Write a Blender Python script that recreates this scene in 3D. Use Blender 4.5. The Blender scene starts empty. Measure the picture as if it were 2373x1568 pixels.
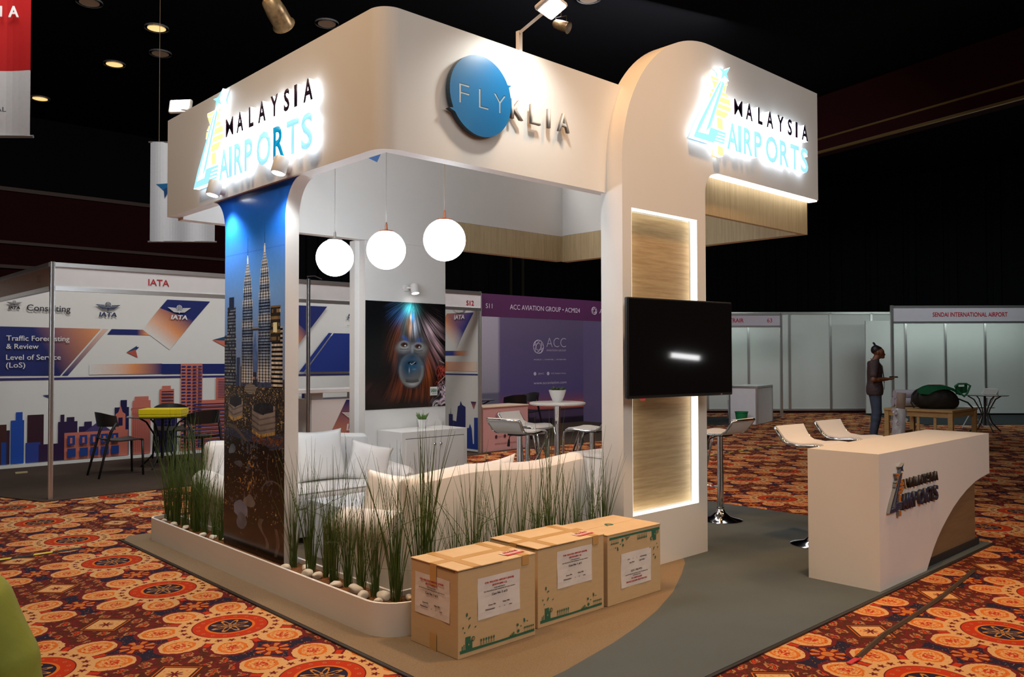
import bpy, bmesh, math, random
import numpy as np
from mathutils import Vector, Matrix
random.seed(7)
PI = math.pi
SC = bpy.context.scene
COL = SC.collection

# ------------------------------------------------------------------ camera
F_PX, PITCH, ROLL, YAW, CAM_Z = 1913.97, 0.0223065, -0.00204006, 0.81823211, 1.5
cam_data = bpy.data.cameras.new('camera')
cam_data.sensor_fit = 'HORIZONTAL'
cam_data.sensor_width = 36.0
cam_data.lens = 36.0 * F_PX / 2373.0
cam_data.clip_end = 200
cam = bpy.data.objects.new('camera', cam_data)
COL.objects.link(cam)
_fw = Vector((math.cos(YAW) * math.cos(PITCH), math.sin(YAW) * math.cos(PITCH), math.sin(PITCH)))
_r = Vector((math.sin(YAW), -math.cos(YAW), 0))
_u = _r.cross(_fw)
_r2 = math.cos(ROLL) * _r + math.sin(ROLL) * _u
_u2 = -math.sin(ROLL) * _r + math.cos(ROLL) * _u
cm = Matrix((_r2, _u2, -_fw)).transposed().to_4x4()
cm.translation = Vector((0, 0, CAM_Z))
cam.matrix_world = cm
SC.camera = cam

# ------------------------------------------------------------------ view and world
SC.view_settings.view_transform = 'Standard'
SC.view_settings.look = 'None'
SC.view_settings.gamma = 1.0
SC.view_settings.use_curve_mapping = False
SC.view_settings.exposure = 0.0
world = bpy.data.worlds.new('hall_ambient')
world.use_nodes = True
world.node_tree.nodes['Background'].inputs[0].default_value = (0.75, 0.85, 1.0, 1)
world.node_tree.nodes['Background'].inputs[1].default_value = 0.0
SC.world = world

WARM = (1.0, 0.56, 0.25)
WARM2 = (1.0, 0.78, 0.55)
COOL = (0.86, 0.93, 1.0)


def aim(o, target):
    d = Vector(target) - o.location
    o.rotation_euler = d.to_track_quat('-Z', 'Y').to_euler()


def spot(name, loc, target, energy, col, angle=60, blend=0.6, size=0.15):
    l = bpy.data.lights.new(name, 'SPOT')
    l.energy, l.color = energy, col
    l.spot_size, l.spot_blend, l.shadow_soft_size = math.radians(angle), blend, size
    o = bpy.data.objects.new(name, l)
    COL.objects.link(o)
    o.location = loc
    aim(o, target)
    return o


def area(name, loc, target, energy, col, sx, sy, spread=180):
    l = bpy.data.lights.new(name, 'AREA')
    l.energy, l.color, l.shape, l.size, l.size_y = energy, col, 'RECTANGLE', sx, sy
    l.spread = math.radians(spread)
    o = bpy.data.objects.new(name, l)
    COL.objects.link(o)
    o.location = loc
    aim(o, target)
    return o


# warm ceiling downlights of the hall (they hang outside the frame, in front of the stand)
spot('downlight_front', (4.7, 1.9, 7.0), (4.5, 2.9, 0.6), 960, WARM, 60, 0.9, 0.22)
spot('downlight_side', (0.2, 5.2, 7.0), (2.4, 5.2, 1.2), 480, WARM2, 75, 1.0, 0.3)
spot('downlight_corner', (1.9, 3.9, 7.1), (4.2, 3.75, 2.9), 560, (1.0, 0.50, 0.19), 36, 0.9, 0.2)
spot('downlight_near', (0.9, 3.6, 7.0), (1.6, 3.3, 0.0), 560, WARM, 78, 1.0, 0.3)
spot('downlight_right', (8.0, 0.4, 7.0), (6.6, 1.8, 0.0), 360, WARM, 62, 1.0, 0.3)
spot('downlight_aisle', (8.0, 6.6, 7.0), (8.3, 7.0, 0.0), 420, WARM, 68, 1.0, 0.3)
area('hall_fill_left', (3.0, 7.6, 6.6), (5.0, 12.85, 1.3), 270, (1.0, 0.97, 0.93), 4.0, 1.5)  # this and the next two: area fills added to brighten the stands behind
area('hall_fill_middle', (10.0, 7.6, 6.6), (11.5, 12.8, 1.2), 230, (1.0, 0.95, 0.97), 4.0, 1.5)
area('hall_fill_right', (18.9, 5.2, 5.7), (20.9, 8.0, 0.8), 44, (0.84, 1.0, 0.95), 5.0, 2.0, 100)
area('hall_fill', (1.0, -1.5, 6.8), (4.8, 4.0, 1.0), 170, (1.0, 0.94, 0.87), 6.0, 5.0)  # broad area fill added for general brightness, not a hall fitting
area('hall_front_fill', (5.2, -3.0, 4.6), (4.8, 3.0, 0.5), 110, (1.0, 0.93, 0.84), 5.0, 2.0)  # neutral fill added to lift the box and counter fronts


# ------------------------------------------------------------------ materials
def s2l(c):
    c = c / 255.0
    return c / 12.92 if c <= 0.04045 else ((c + 0.055) / 1.055) ** 2.4


def rgb(r, g, b):
    return (s2l(r), s2l(g), s2l(b), 1.0)


MATS = {}


def mat(name, col, rough=0.5, metal=0.0, emit=None, es=0.0, var=0.06, scale=8.0, bump=0.0, bscale=60.0, alpha=1.0, stretch=None, spec=0.5, coat=0.0, trans=0.0):
    if name in MATS:
        return MATS[name]
    m = bpy.data.materials.new(name)
    m.use_nodes = True
    nt = m.node_tree
    b = nt.nodes['Principled BSDF']
    tc = nt.nodes.new('ShaderNodeTexCoord')
    nz = nt.nodes.new('ShaderNodeTexNoise')
    nz.inputs['Scale'].default_value = scale
    nz.inputs['Detail'].default_value = 4
    src = tc.outputs['Object']
    if stretch:
        mp = nt.nodes.new('ShaderNodeMapping')
        mp.inputs['Scale'].default_value = stretch
        nt.links.new(src, mp.inputs[0])
        src = mp.outputs[0]
    nt.links.new(src, nz.inputs['Vector'])
    mx = nt.nodes.new('ShaderNodeMix')
    mx.data_type = 'RGBA'
    c = tuple(col[:3])
    mx.inputs[6].default_value = tuple(max(0, x * (1 - var)) for x in c) + (1,)
    mx.inputs[7].default_value = tuple(min(1, x * (1 + var)) for x in c) + (1,)
    nt.links.new(nz.outputs['Fac'], mx.inputs[0])
    nt.links.new(mx.outputs[2], b.inputs['Base Color'])
    b.inputs['Roughness'].default_value = rough
    b.inputs['Metallic'].default_value = metal
    b.inputs['Specular IOR Level'].default_value = spec
    b.inputs['Coat Weight'].default_value = coat
    b.inputs['Alpha'].default_value = alpha
    b.inputs['Transmission Weight'].default_value = trans
    if emit is not None:
        b.inputs['Emission Color'].default_value = tuple(emit[:3]) + (1,)
        b.inputs['Emission Strength'].default_value = es
    if bump > 0:
        n2 = nt.nodes.new('ShaderNodeTexNoise')
        n2.inputs['Scale'].default_value = bscale
        n2.inputs['Detail'].default_value = 5
        nt.links.new(src, n2.inputs['Vector'])
        bp = nt.nodes.new('ShaderNodeBump')
        bp.inputs['Strength'].default_value = bump
        bp.inputs['Distance'].default_value = 0.01
        nt.links.new(n2.outputs['Fac'], bp.inputs['Height'])
        nt.links.new(bp.outputs[0], b.inputs['Normal'])
    MATS[name] = m
    return m


def print_mat(name, rough=0.45, spec=0.4):
    """printed sheet: colour comes from the mesh's own print colours, with a faint paper grain"""
    if name in MATS:
        return MATS[name]
    m = bpy.data.materials.new(name)
    m.use_nodes = True
    nt = m.node_tree
    b = nt.nodes['Principled BSDF']
    at = nt.nodes.new('ShaderNodeAttribute')
    at.attribute_name = 'Col'
    tc = nt.nodes.new('ShaderNodeTexCoord')
    nz = nt.nodes.new('ShaderNodeTexNoise')
    nz.inputs['Scale'].default_value = 30
    nt.links.new(tc.outputs['Object'], nz.inputs['Vector'])
    mr = nt.nodes.new('ShaderNodeMapRange')
    mr.inputs[3].default_value, mr.inputs[4].default_value = 0.94, 1.06
    nt.links.new(nz.outputs['Fac'], mr.inputs[0])
    mx = nt.nodes.new('ShaderNodeVectorMath')
    mx.operation = 'SCALE'
    nt.links.new(at.outputs['Color'], mx.inputs[0])
    nt.links.new(mr.outputs[0], mx.inputs['Scale'])
    nt.links.new(mx.outputs[0], b.inputs['Base Color'])
    b.inputs['Roughness'].default_value = rough
    b.inputs['Specular IOR Level'].default_value = spec
    MATS[name] = m
    return m


class G:
    """small shader-math helper"""
    def __init__(s, nt):
        s.nt = nt

    def m(s, op, a, b=None, c=None):
        n = s.nt.nodes.new('ShaderNodeMath')
        n.operation = op
        for i, v in enumerate((a, b, c)):
            if v is None:
                continue
            if isinstance(v, (int, float)):
                n.inputs[i].default_value = v
            else:
                s.nt.links.new(v, n.inputs[i])
        return n.outputs[0]

    def noise(s, vec, scale, detail=2):
        n = s.nt.nodes.new('ShaderNodeTexNoise')
        n.inputs['Scale'].default_value = scale
        n.inputs['Detail'].default_value = detail
        s.nt.links.new(vec, n.inputs['Vector'])
        return n.outputs['Fac']

    def mix(s, fac, a, b):
        n = s.nt.nodes.new('ShaderNodeMix')
        n.data_type = 'RGBA'
        for i, v in ((0, fac), (6, a), (7, b)):
            if isinstance(v, (int, float)):
                n.inputs[i].default_value = v
            elif isinstance(v, tuple):
                n.inputs[i].default_value = v
            else:
                s.nt.links.new(v, n.inputs[i])
        return n.outputs[2]


def carpet_material():
    m = bpy.data.materials.new('patterned_carpet')
    m.use_nodes = True
    nt = m.node_tree
    b = nt.nodes['Principled BSDF']
    g = G(nt)
    M = g.m
    geo = nt.nodes.new('ShaderNodeNewGeometry')
    sep = nt.nodes.new('ShaderNodeSeparateXYZ')
    nt.links.new(geo.outputs['Position'], sep.inputs[0])
    P = geo.outputs['Position']
    X, Y = sep.outputs[0], sep.outputs[1]
    n1 = g.noise(P, 26, 2)
    n2 = g.noise(P, 70, 2)
    wob = M('MULTIPLY', M('SUBTRACT', n1, 0.5), 0.075)
    u = M('SUBTRACT', M('FRACT', M('ADD', X, 0.47)), 0.5)
    v = M('SUBTRACT', M('FRACT', M('ADD', Y, 0.02)), 0.5)
    r = M('SQRT', M('ADD', M('MULTIPLY', u, u), M('MULTIPLY', v, v)))
    th = M('ARCTAN2', v, u)
    q = PI / 4

    def cell(n, off=0.0):
        w = 2 * PI / n
        return M('MULTIPLY', M('SUBTRACT', M('FRACT', M('ADD', M('DIVIDE', th, w), 16.0 + off)), 0.5), w)
    a8 = cell(8)
    px = M('MULTIPLY', r, M('COSINE', a8))
    py = M('MULTIPLY', r, M('SINE', a8))

    def ell(cx, rx, ry, w=None):
        ex = M('DIVIDE', M('SUBTRACT', px, cx), rx)
        ey = M('DIVIDE', py, ry)
        d = M('ADD', M('MULTIPLY', ex, ex), M('MULTIPLY', ey, ey))
        if w is not None:
            d = M('ADD', d, M('MULTIPLY', w, 6.0))
        return d

    def lt(a, x):
        return M('LESS_THAN', a, x)

    def gt(a, x):
        return M('GREATER_THAN', a, x)

    def band(a, lo, hi):
        return M('MULTIPLY', gt(a, lo), lt(a, hi))
    cream, cream2 = (0.56, 0.32, 0.135, 1), (0.34, 0.16, 0.065, 1)
    red, orange = (0.42, 0.035, 0.010, 1), (0.55, 0.14, 0.02, 1)
    navy, maroon, brown = (0.020, 0.016, 0.034, 1), (0.13, 0.015, 0.016, 1), (0.075, 0.020, 0.012, 1)
    gold = (0.42, 0.19, 0.05, 1)
    # ground: brown and maroon with small scroll florets
    col = g.mix(gt(n1, 0.52), brown, maroon)
    fu = M('SUBTRACT', M('FRACT', M('ADD', M('MULTIPLY', X, 9.5), M('MULTIPLY', n1, 1.1))), 0.5)
    fv = M('SUBTRACT', M('FRACT', M('ADD', M('MULTIPLY', Y, 9.5), M('MULTIPLY', n1, 1.3))), 0.5)
    fr = M('SQRT', M('ADD', M('MULTIPLY', fu, fu), M('MULTIPLY', fv, fv)))
    col = g.mix(band(fr, 0.19, 0.31), col, cream2)
    col = g.mix(lt(fr, 0.12), col, red)
    # navy ground near the edges between medallions
    eu = M('SUBTRACT', 0.5, M('ABSOLUTE', u))
    ev = M('SUBTRACT', 0.5, M('ABSOLUTE', v))
    e1 = M('SQRT', M('ADD', M('MULTIPLY', eu, eu), M('MULTIPLY', v, v)))
    e2 = M('SQRT', M('ADD', M('MULTIPLY', ev, ev), M('MULTIPLY', u, u)))
    em = M('MINIMUM', e1, e2)
    col = g.mix(lt(M('ADD', em, wob), 0.225), col, navy)
    # tiny florets on the navy
    col = g.mix(M('MULTIPLY', lt(em, 0.20), gt(n2, 0.66)), col, gold)
    # red flower on each edge centre
    th2 = M('ARCTAN2', M('ADD', eu, 0.0), M('ADD', ev, 0.0))
    th3 = M('ARCTAN2', M('MINIMUM', eu, M('ABSOLUTE', u)), M('MINIMUM', ev, M('ABSOLUTE', v)))
    c8 = M('COSINE', M('MULTIPLY', th3, 8.0))
    col = g.mix(lt(M('SUBTRACT', em, M('MULTIPLY', c8, 0.012)), 0.088), col, maroon)
    col = g.mix(M('MULTIPLY', band(em, 0.040, 0.086), gt(c8, 0.15)), col, orange)
    col = g.mix(M('MULTIPLY', band(em, 0.050, 0.074), gt(c8, 0.65)), col, cream2)
    col = g.mix(lt(em, 0.032), col, orange)
    col = g.mix(lt(em, 0.018), col, cream2)
    # petals, outlined in maroon
    pe = ell(0.350, 0.122, 0.106, wob)
    col = g.mix(M('MULTIPLY', lt(pe, 1.42), gt(r, 0.2)), col, maroon)
    col = g.mix(M('MULTIPLY', lt(pe, 1.0), gt(r, 0.2)), col, cream)
    pi_ = ell(0.366, 0.082, 0.068, wob)
    col = g.mix(band(pi_, 0.72, 1.15), col, orange)
    col = g.mix(M('MULTIPLY', lt(pi_, 0.72), gt(n2, 0.52)), col, orange)
    col = g.mix(M('MULTIPLY', lt(pe, 0.95), M('MULTIPLY', gt(n2, 0.66), gt(r, 0.29))), col, maroon)
    col = g.mix(M('MULTIPLY', lt(pi_, 0.20), gt(n2, 0.45)), col, red)
    # scallop tails between petals
    a8b = cell(8, 0.5)
    col = g.mix(M('MULTIPLY', band(r, 0.28, 0.345), lt(M('ABSOLUTE', M('MULTIPLY', r, M('SINE', a8b))), 0.016)), col, red)
    # cream ring with florets
    col = g.mix(band(r, 0.195, 0.287), col, cream)
    a24 = cell(24)
    dx = M('SUBTRACT', M('MULTIPLY', r, M('COSINE', a24)), 0.246)
    dy = M('MULTIPLY', r, M('SINE', a24))
    fd = M('SQRT', M('ADD', M('MULTIPLY', dx, dx), M('MULTIPLY', dy, dy)))
    fth = M('ARCTAN2', dy, dx)
    fl = M('ADD', 0.0165, M('MULTIPLY', M('COSINE', M('MULTIPLY', fth, 5.0)), 0.006))
    col = g.mix(M('MULTIPLY', band(r, 0.2, 0.287), lt(M('SUBTRACT', fd, fl), 0.0)), col, maroon)
    # red ring
    col = g.mix(lt(r, 0.204), col, red)
    col = g.mix(band(r, 0.198, 0.204), col, maroon)
    a16 = cell(16)
    rx = M('SUBTRACT', M('MULTIPLY', r, M('COSINE', a16)), 0.170)
    ry = M('MULTIPLY', r, M('SINE', a16))
    rd = M('SQRT', M('ADD', M('MULTIPLY', rx, rx), M('MULTIPLY', ry, ry)))
    col = g.mix(band(rd, 0.006, 0.010), col, cream2)
    col = g.mix(band(r, 0.118, 0.133), col, orange)
    # dark heart with a gold flower
    col = g.mix(lt(r, 0.118), col, navy)
    pet = M('ADD', 0.062, M('MULTIPLY', M('COSINE', M('MULTIPLY', th, 8.0)), 0.036))
    ring = M('ABSOLUTE', M('SUBTRACT', r, pet))
    col = g.mix(M('MULTIPLY', lt(M('ADD', ring, M('MULTIPLY', n2, 0.03)), 0.027), lt(r, 0.106)), col, gold)
    pet2 = M('ADD', 0.030, M('MULTIPLY', M('COSINE', M('MULTIPLY', th, 8.0)), -0.014))
    col = g.mix(lt(M('ABSOLUTE', M('SUBTRACT', r, pet2)), 0.005), col, gold)
    col = g.mix(lt(r, 0.010), col, cream2)
    # diamonds
    dd = M('ADD', eu, ev)
    col = g.mix(band(dd, 0.112, 0.165), col, brown)
    col = g.mix(band(dd, 0.128, 0.136), col, orange)
    col = g.mix(lt(dd, 0.112), col, cream)
    sx = M('ADD', 0.028, M('MULTIPLY', M('COSINE', M('MULTIPLY', th2, 8.0)), 0.014))
    dr = M('SQRT', M('ADD', M('MULTIPLY', eu, eu), M('MULTIPLY', ev, ev)))
    col = g.mix(lt(M('SUBTRACT', dr, sx), 0.0), col, maroon)
    col = g.mix(M('MULTIPLY', M('MULTIPLY', lt(dd, 0.095), gt(dr, 0.04)), gt(n2, 0.60)), col, orange)
    # pile variation
    n3 = g.noise(P, 240, 2)
    n4 = g.noise(P, 1.3, 3)
    k = M('ADD', 0.62, M('ADD', M('MULTIPLY', n3, 0.5), M('MULTIPLY', n4, 0.25)))
    vm = nt.nodes.new('ShaderNodeVectorMath')
    vm.operation = 'SCALE'
    nt.links.new(col, vm.inputs[0])
    nt.links.new(k, vm.inputs['Scale'])
    nt.links.new(vm.outputs[0], b.inputs['Base Color'])
    b.inputs['Roughness'].default_value = 0.95
    b.inputs['Specular IOR Level'].default_value = 0.1
    bp = nt.nodes.new('ShaderNodeBump')
    bp.inputs['Strength'].default_value = 0.25
    bp.inputs['Distance'].default_value = 0.004
    nt.links.new(n3, bp.inputs['Height'])
    nt.links.new(bp.outputs[0], b.inputs['Normal'])
    MATS['patterned_carpet'] = m
    return m


def wood(name, a, b_, stretch, rough=0.5):
    m = bpy.data.materials.new(name)
    m.use_nodes = True
    nt = m.node_tree
    bs = nt.nodes['Principled BSDF']
    tc = nt.nodes.new('ShaderNodeTexCoord')
    mp = nt.nodes.new('ShaderNodeMapping')
    mp.inputs['Scale'].default_value = stretch
    nt.links.new(tc.outputs['Object'], mp.inputs[0])
    g = G(nt)
    n1 = g.noise(mp.outputs[0], 3.0, 6)
    n2 = g.noise(mp.outputs[0], 14.0, 3)
    f = g.m('ADD', g.m('MULTIPLY', n1, 0.7), g.m('MULTIPLY', n2, 0.35))
    mr = nt.nodes.new('ShaderNodeMapRange')
    mr.inputs[1].default_value, mr.inputs[2].default_value = 0.32, 0.74
    nt.links.new(f, mr.inputs[0])
    nt.links.new(g.mix(mr.outputs[0], a, b_), bs.inputs['Base Color'])
    bs.inputs['Roughness'].default_value = rough
    MATS[name] = m
    return m


carpet_material()
wood('oak_upright', (0.42, 0.31, 0.17, 1), (0.60, 0.47, 0.28, 1), (14, 14, 0.8))
wood('oak_flat', (0.36, 0.24, 0.12, 1), (0.58, 0.43, 0.24, 1), (0.9, 6, 16))
wood('oak_dark', (0.20, 0.12, 0.06, 1), (0.27, 0.17, 0.09, 1), (1.0, 6, 14))
wood('pine_table', (0.40, 0.24, 0.09, 1), (0.55, 0.36, 0.15, 1), (2, 2, 12))
WHITE = mat('white_paint', (0.78, 0.77, 0.75), 0.55, var=0.02, scale=3, bump=0.04, bscale=25)
WHITE_L = mat('white_laminate', (0.80, 0.79, 0.78), 0.35, var=0.015, scale=2)
LEATHER = mat('white_leather', (0.76, 0.75, 0.74), 0.42, var=0.03, scale=5, bump=0.12, bscale=9)
PIPING = mat('leather_piping', (0.55, 0.54, 0.53), 0.5)
CHROME = mat('chrome', (0.80, 0.80, 0.82), 0.10, 1.0, var=0.02)
STEEL = mat('brushed_steel', (0.55, 0.55, 0.55), 0.28, 1.0, var=0.03, stretch=(30, 30, 1))
ALU = mat('aluminium', (0.62, 0.62, 0.62), 0.32, 0.9, var=0.03)
COPPER = mat('copper', (0.75, 0.33, 0.22), 0.25, 1.0)
BLACKP = mat('black_plastic', (0.018, 0.017, 0.017), 0.42, var=0.1)
BLACKG = mat('black_gloss', (0.006, 0.006, 0.007), 0.05, var=0.02, coat=0.6)
GREYC = mat('grey_needle_felt', rgb(84, 92, 95), 0.95, var=0.10, scale=3.0, bump=0.3, bscale=180, spec=0.1)
SISAL = mat('brown_needle_felt', rgb(128, 112, 92), 0.95, var=0.4, scale=150, bump=0.35, bscale=140, spec=0.1)
BROWNC = mat('dark_brown_felt', rgb(74, 62, 54), 0.95, var=0.12, scale=4, bump=0.2, bscale=160, spec=0.1)
DARKC = mat('charcoal_felt', rgb(50, 54, 56), 0.95, var=0.10, scale=4, spec=0.1)
SOIL = mat('soil', (0.16, 0.075, 0.032), 0.95, var=0.6, scale=70, bump=0.9, bscale=60, spec=0.1)
PEBBLE = mat('white_pebble', (0.70, 0.66, 0.58), 0.6, var=0.10, scale=20, bump=0.15, bscale=30)
CARD = mat('cardboard', rgb(206, 178, 138), 0.75, var=0.08, scale=12, stretch=(1, 1, 4), bump=0.05, bscale=40)
TAPE = mat('packing_tape', rgb(200, 158, 100), 0.25, var=0.06)
PAPER = mat('paper', (0.80, 0.76, 0.76), 0.7, var=0.02)
BLACKW = mat('hall_black', (0.0035, 0.004, 0.006), 0.95, var=0.3, scale=0.6, spec=0.1)
REDW = mat('hall_dark_red', (0.026, 0.0045, 0.0055), 0.9, var=0.2, scale=0.8, spec=0.1)
DRAPE = mat('hall_drape', (0.008, 0.009, 0.012), 0.95, var=0.35, scale=2, stretch=(4, 4, 0.1), spec=0.1)
GOLDT = mat('gold_trim', (0.30, 0.20, 0.07), 0.4, 0.6)
PANELG = mat('system_panel', (0.55, 0.58, 0.57), 0.5, var=0.02)
PRINT = print_mat('print')
GLOSSP = print_mat('gloss_print', 0.22, 0.5)
LEDW = mat('led_diffuser', (0.9, 0.9, 0.9), 0.5, emit=(1.0, 0.96, 0.84), es=3.2, var=0.01)
GLOBE = mat('opal_globe', (0.9, 0.9, 0.9), 0.3, emit=(0.82, 0.91, 1.0), es=19.0, var=0.01)
SIGNG = mat('sign_glow', (0.9, 0.9, 0.9), 0.5, emit=(0.80, 0.90, 1.0), es=4.2, var=0.01)
GRASS = mat('rush_green', (0.075, 0.125, 0.026), 0.5, var=0.6, scale=6, spec=0.3)


# ------------------------------------------------------------------ mesh helpers
def obj(name, bm, m=None, parent=None, smooth=False, loc=None):
    if isinstance(bm, bmesh.types.BMesh):
        me = bpy.data.meshes.new(name)
        bm.normal_update()
        bm.to_mesh(me)
        bm.free()
    else:
        me = bm
        me.name = name
    ms = m if isinstance(m, (list, tuple)) else [m]
    for x in ms:
        if x is not None:
            me.materials.append(x)
    if smooth:
        me.polygons.foreach_set('use_smooth', [True] * len(me.polygons))
        if smooth != 'all':
            try:
                me.set_sharp_from_angle(angle=math.radians(38))
            except Exception:
                pass
    o = bpy.data.objects.new(name, me)
    COL.objects.link(o)
    if parent is not None:
        o.parent = parent
    if loc is not None:
        o.location = loc
    return o


def tag(o, label, cat, group=None, kind=None):
    o['label'] = label
    o['category'] = cat
    if group:
        o['group'] = group
    if kind:
        o['kind'] = kind
    return o


def thing(name, label, cat, loc=(0, 0, 0), rz=0.0, group=None, kind=None):
    o = bpy.data.objects.new(name, None)
    o.empty_display_size = 0.1
    COL.objects.link(o)
    o.location = loc
    o.rotation_euler = (0, 0, rz)
    return tag(o, label, cat, group, kind)


def struct(name, bm, m, smooth=False):
    o = obj(name, bm, m, None, smooth)
    o['kind'] = 'structure'
    return o


def dup(root, loc, rz, label, group=None):
    r = root.copy()
    COL.objects.link(r)
    r.location = loc
    r.rotation_euler = (0, 0, rz)
    r['label'] = label
    if group:
        r['group'] = group

    def rec(src, dst):
        for ch in list(src.children):
            c = ch.copy()
            COL.objects.link(c)
            c.parent = dst
            rec(ch, c)
    rec(root, r)
    return r


def NB():
    return bmesh.new()


def box(bm, x0, x1, y0, y1, z0, z1, bev=0.0, seg=2, M=None, mi=0):
    t = bmesh.new()
    bmesh.ops.create_cube(t, size=1.0)
    for v in t.verts:
        v.co = Vector(((x0 + x1) / 2 + v.co.x * (x1 - x0), (y0 + y1) / 2 + v.co.y * (y1 - y0), (z0 + z1) / 2 + v.co.z * (z1 - z0)))
    if bev > 0:
        bmesh.ops.bevel(t, geom=list(t.edges), offset=bev, segments=seg, affect='EDGES', profile=0.5)
    add(bm, t, M, mi)


def add(bm, t, M=None, mi=0):
    if M is not None:
        bmesh.ops.transform(t, matrix=M, verts=t.verts)
    t.normal_update()
    me = bpy.data.meshes.new('_t')
    t.to_mesh(me)
    t.free()
    n0 = len(bm.faces)
    bm.from_mesh(me)
    bpy.data.meshes.remove(me)
    bm.faces.ensure_lookup_table()
    if mi:
        for i in range(n0, len(bm.faces)):
            bm.faces[i].material_index = mi


def tube(bm, pts, r, seg=8, caps=True, closed=False, mi=0):
    """round bar along a polyline; r number or list"""
    pts = [Vector(p) for p in pts]
    n = len(pts)
    rs = r if isinstance(r, (list, tuple)) else [r] * n
    rings = []
    up = None
    for i in range(n):
        a = pts[i - 1] if (i > 0 or closed) else pts[i]
        b = pts[(i + 1) % n] if (i < n - 1 or closed) else pts[i]
        d = (b - a).normalized()
        if up is None:
            ref = Vector((0, 0, 1)) if abs(d.z) < 0.9 else Vector((1, 0, 0))
            s = d.cross(ref).normalized()
        else:
            s = (up - d * up.dot(d))
            s = s.normalized() if s.length > 1e-6 else d.cross(Vector((0, 0, 1))).normalized()
        up = s
        t = d.cross(s)
        rings.append([bm.verts.new(pts[i] + rs[i] * (math.cos(2 * PI * k / seg) * s + math.sin(2 * PI * k / seg) * t)) for k in range(seg)])
    m = n if closed else n - 1
    for i in range(m):
        A, B = rings[i], rings[(i + 1) % n]
        for k in range(seg):
            f = bm.faces.new((A[k], A[(k + 1) % seg], B[(k + 1) % seg], B[k]))
            f.material_index = mi
    if caps and not closed:
        try:
            bm.faces.new(rings[0][::-1]).material_index = mi
            bm.faces.new(rings[-1]).material_index = mi
        except Exception:
            pass


def lathe(bm, prof, seg=24, M=None, mi=0, cap=True):
    t = bmesh.new()
    rings = []
    for r, z in prof:
        rings.append([t.verts.new((r * math.cos(2 * PI * k / seg), r * math.sin(2 * PI * k / seg), z)) for k in range(seg)])
    for A, B in zip(rings, rings[1:]):
        for k in range(seg):
            t.faces.new((A[k], A[(k + 1) % seg], B[(k + 1) % seg], B[k]))
    if cap:
        t.faces.new(rings[0][::-1])
        t.faces.new(rings[-1])
    bmesh.ops.recalc_face_normals(t, faces=t.faces)
    add(bm, t, M, mi)


def prism(bm, poly, d0, d1, M=None, side_mi=0, mi=0, bev=0.0):
    """extrude a 2D polygon (local XY) from local z=d0 to d1"""
    t = bmesh.new()
    A = [t.verts.new((x, y, d0)) for x, y in poly]
    B = [t.verts.new((x, y, d1)) for x, y in poly]
    n = len(poly)
    area2 = sum(poly[i][0] * poly[(i + 1) % n][1] - poly[(i + 1) % n][0] * poly[i][1] for i in range(n))
    f1, f2 = t.faces.new(A[::-1]), t.faces.new(B)
    sides = []
    for i in range(n):
        sides.append(t.faces.new((A[i], A[(i + 1) % n], B[(i + 1) % n], B[i])))
    bmesh.ops.recalc_face_normals(t, faces=t.faces)
    for f in t.faces:
        f.material_index = mi
    for f in sides:
        f.material_index = side_mi
    if bev > 0:
        bmesh.ops.bevel(t, geom=[e for e in t.edges if abs(e.verts[0].co.z - e.verts[1].co.z) < 1e-9], offset=bev, segments=2, affect='EDGES')
    if M is not None:
        bmesh.ops.transform(t, matrix=M, verts=t.verts)
    me = bpy.data.meshes.new('_t')
    t.to_mesh(me)
    t.free()
    bm.from_mesh(me)
    bpy.data.meshes.remove(me)


def frame(o, right, up):
    """local XY plane standing in space; local z is the outward normal"""
    r, u = Vector(right).normalized(), Vector(up).normalized()
    n = r.cross(u)
    M = Matrix((r, u, n)).transposed().to_4x4()
    M.translation = Vector(o)
    return M


def front(x, y, z):     # sheet facing -Y
    return frame((x, y, z), (1, 0, 0), (0, 0, 1))


def leftf(x, y, z):     # sheet facing -X
    return frame((x, y, z), (0, -1, 0), (0, 0, 1))


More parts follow.
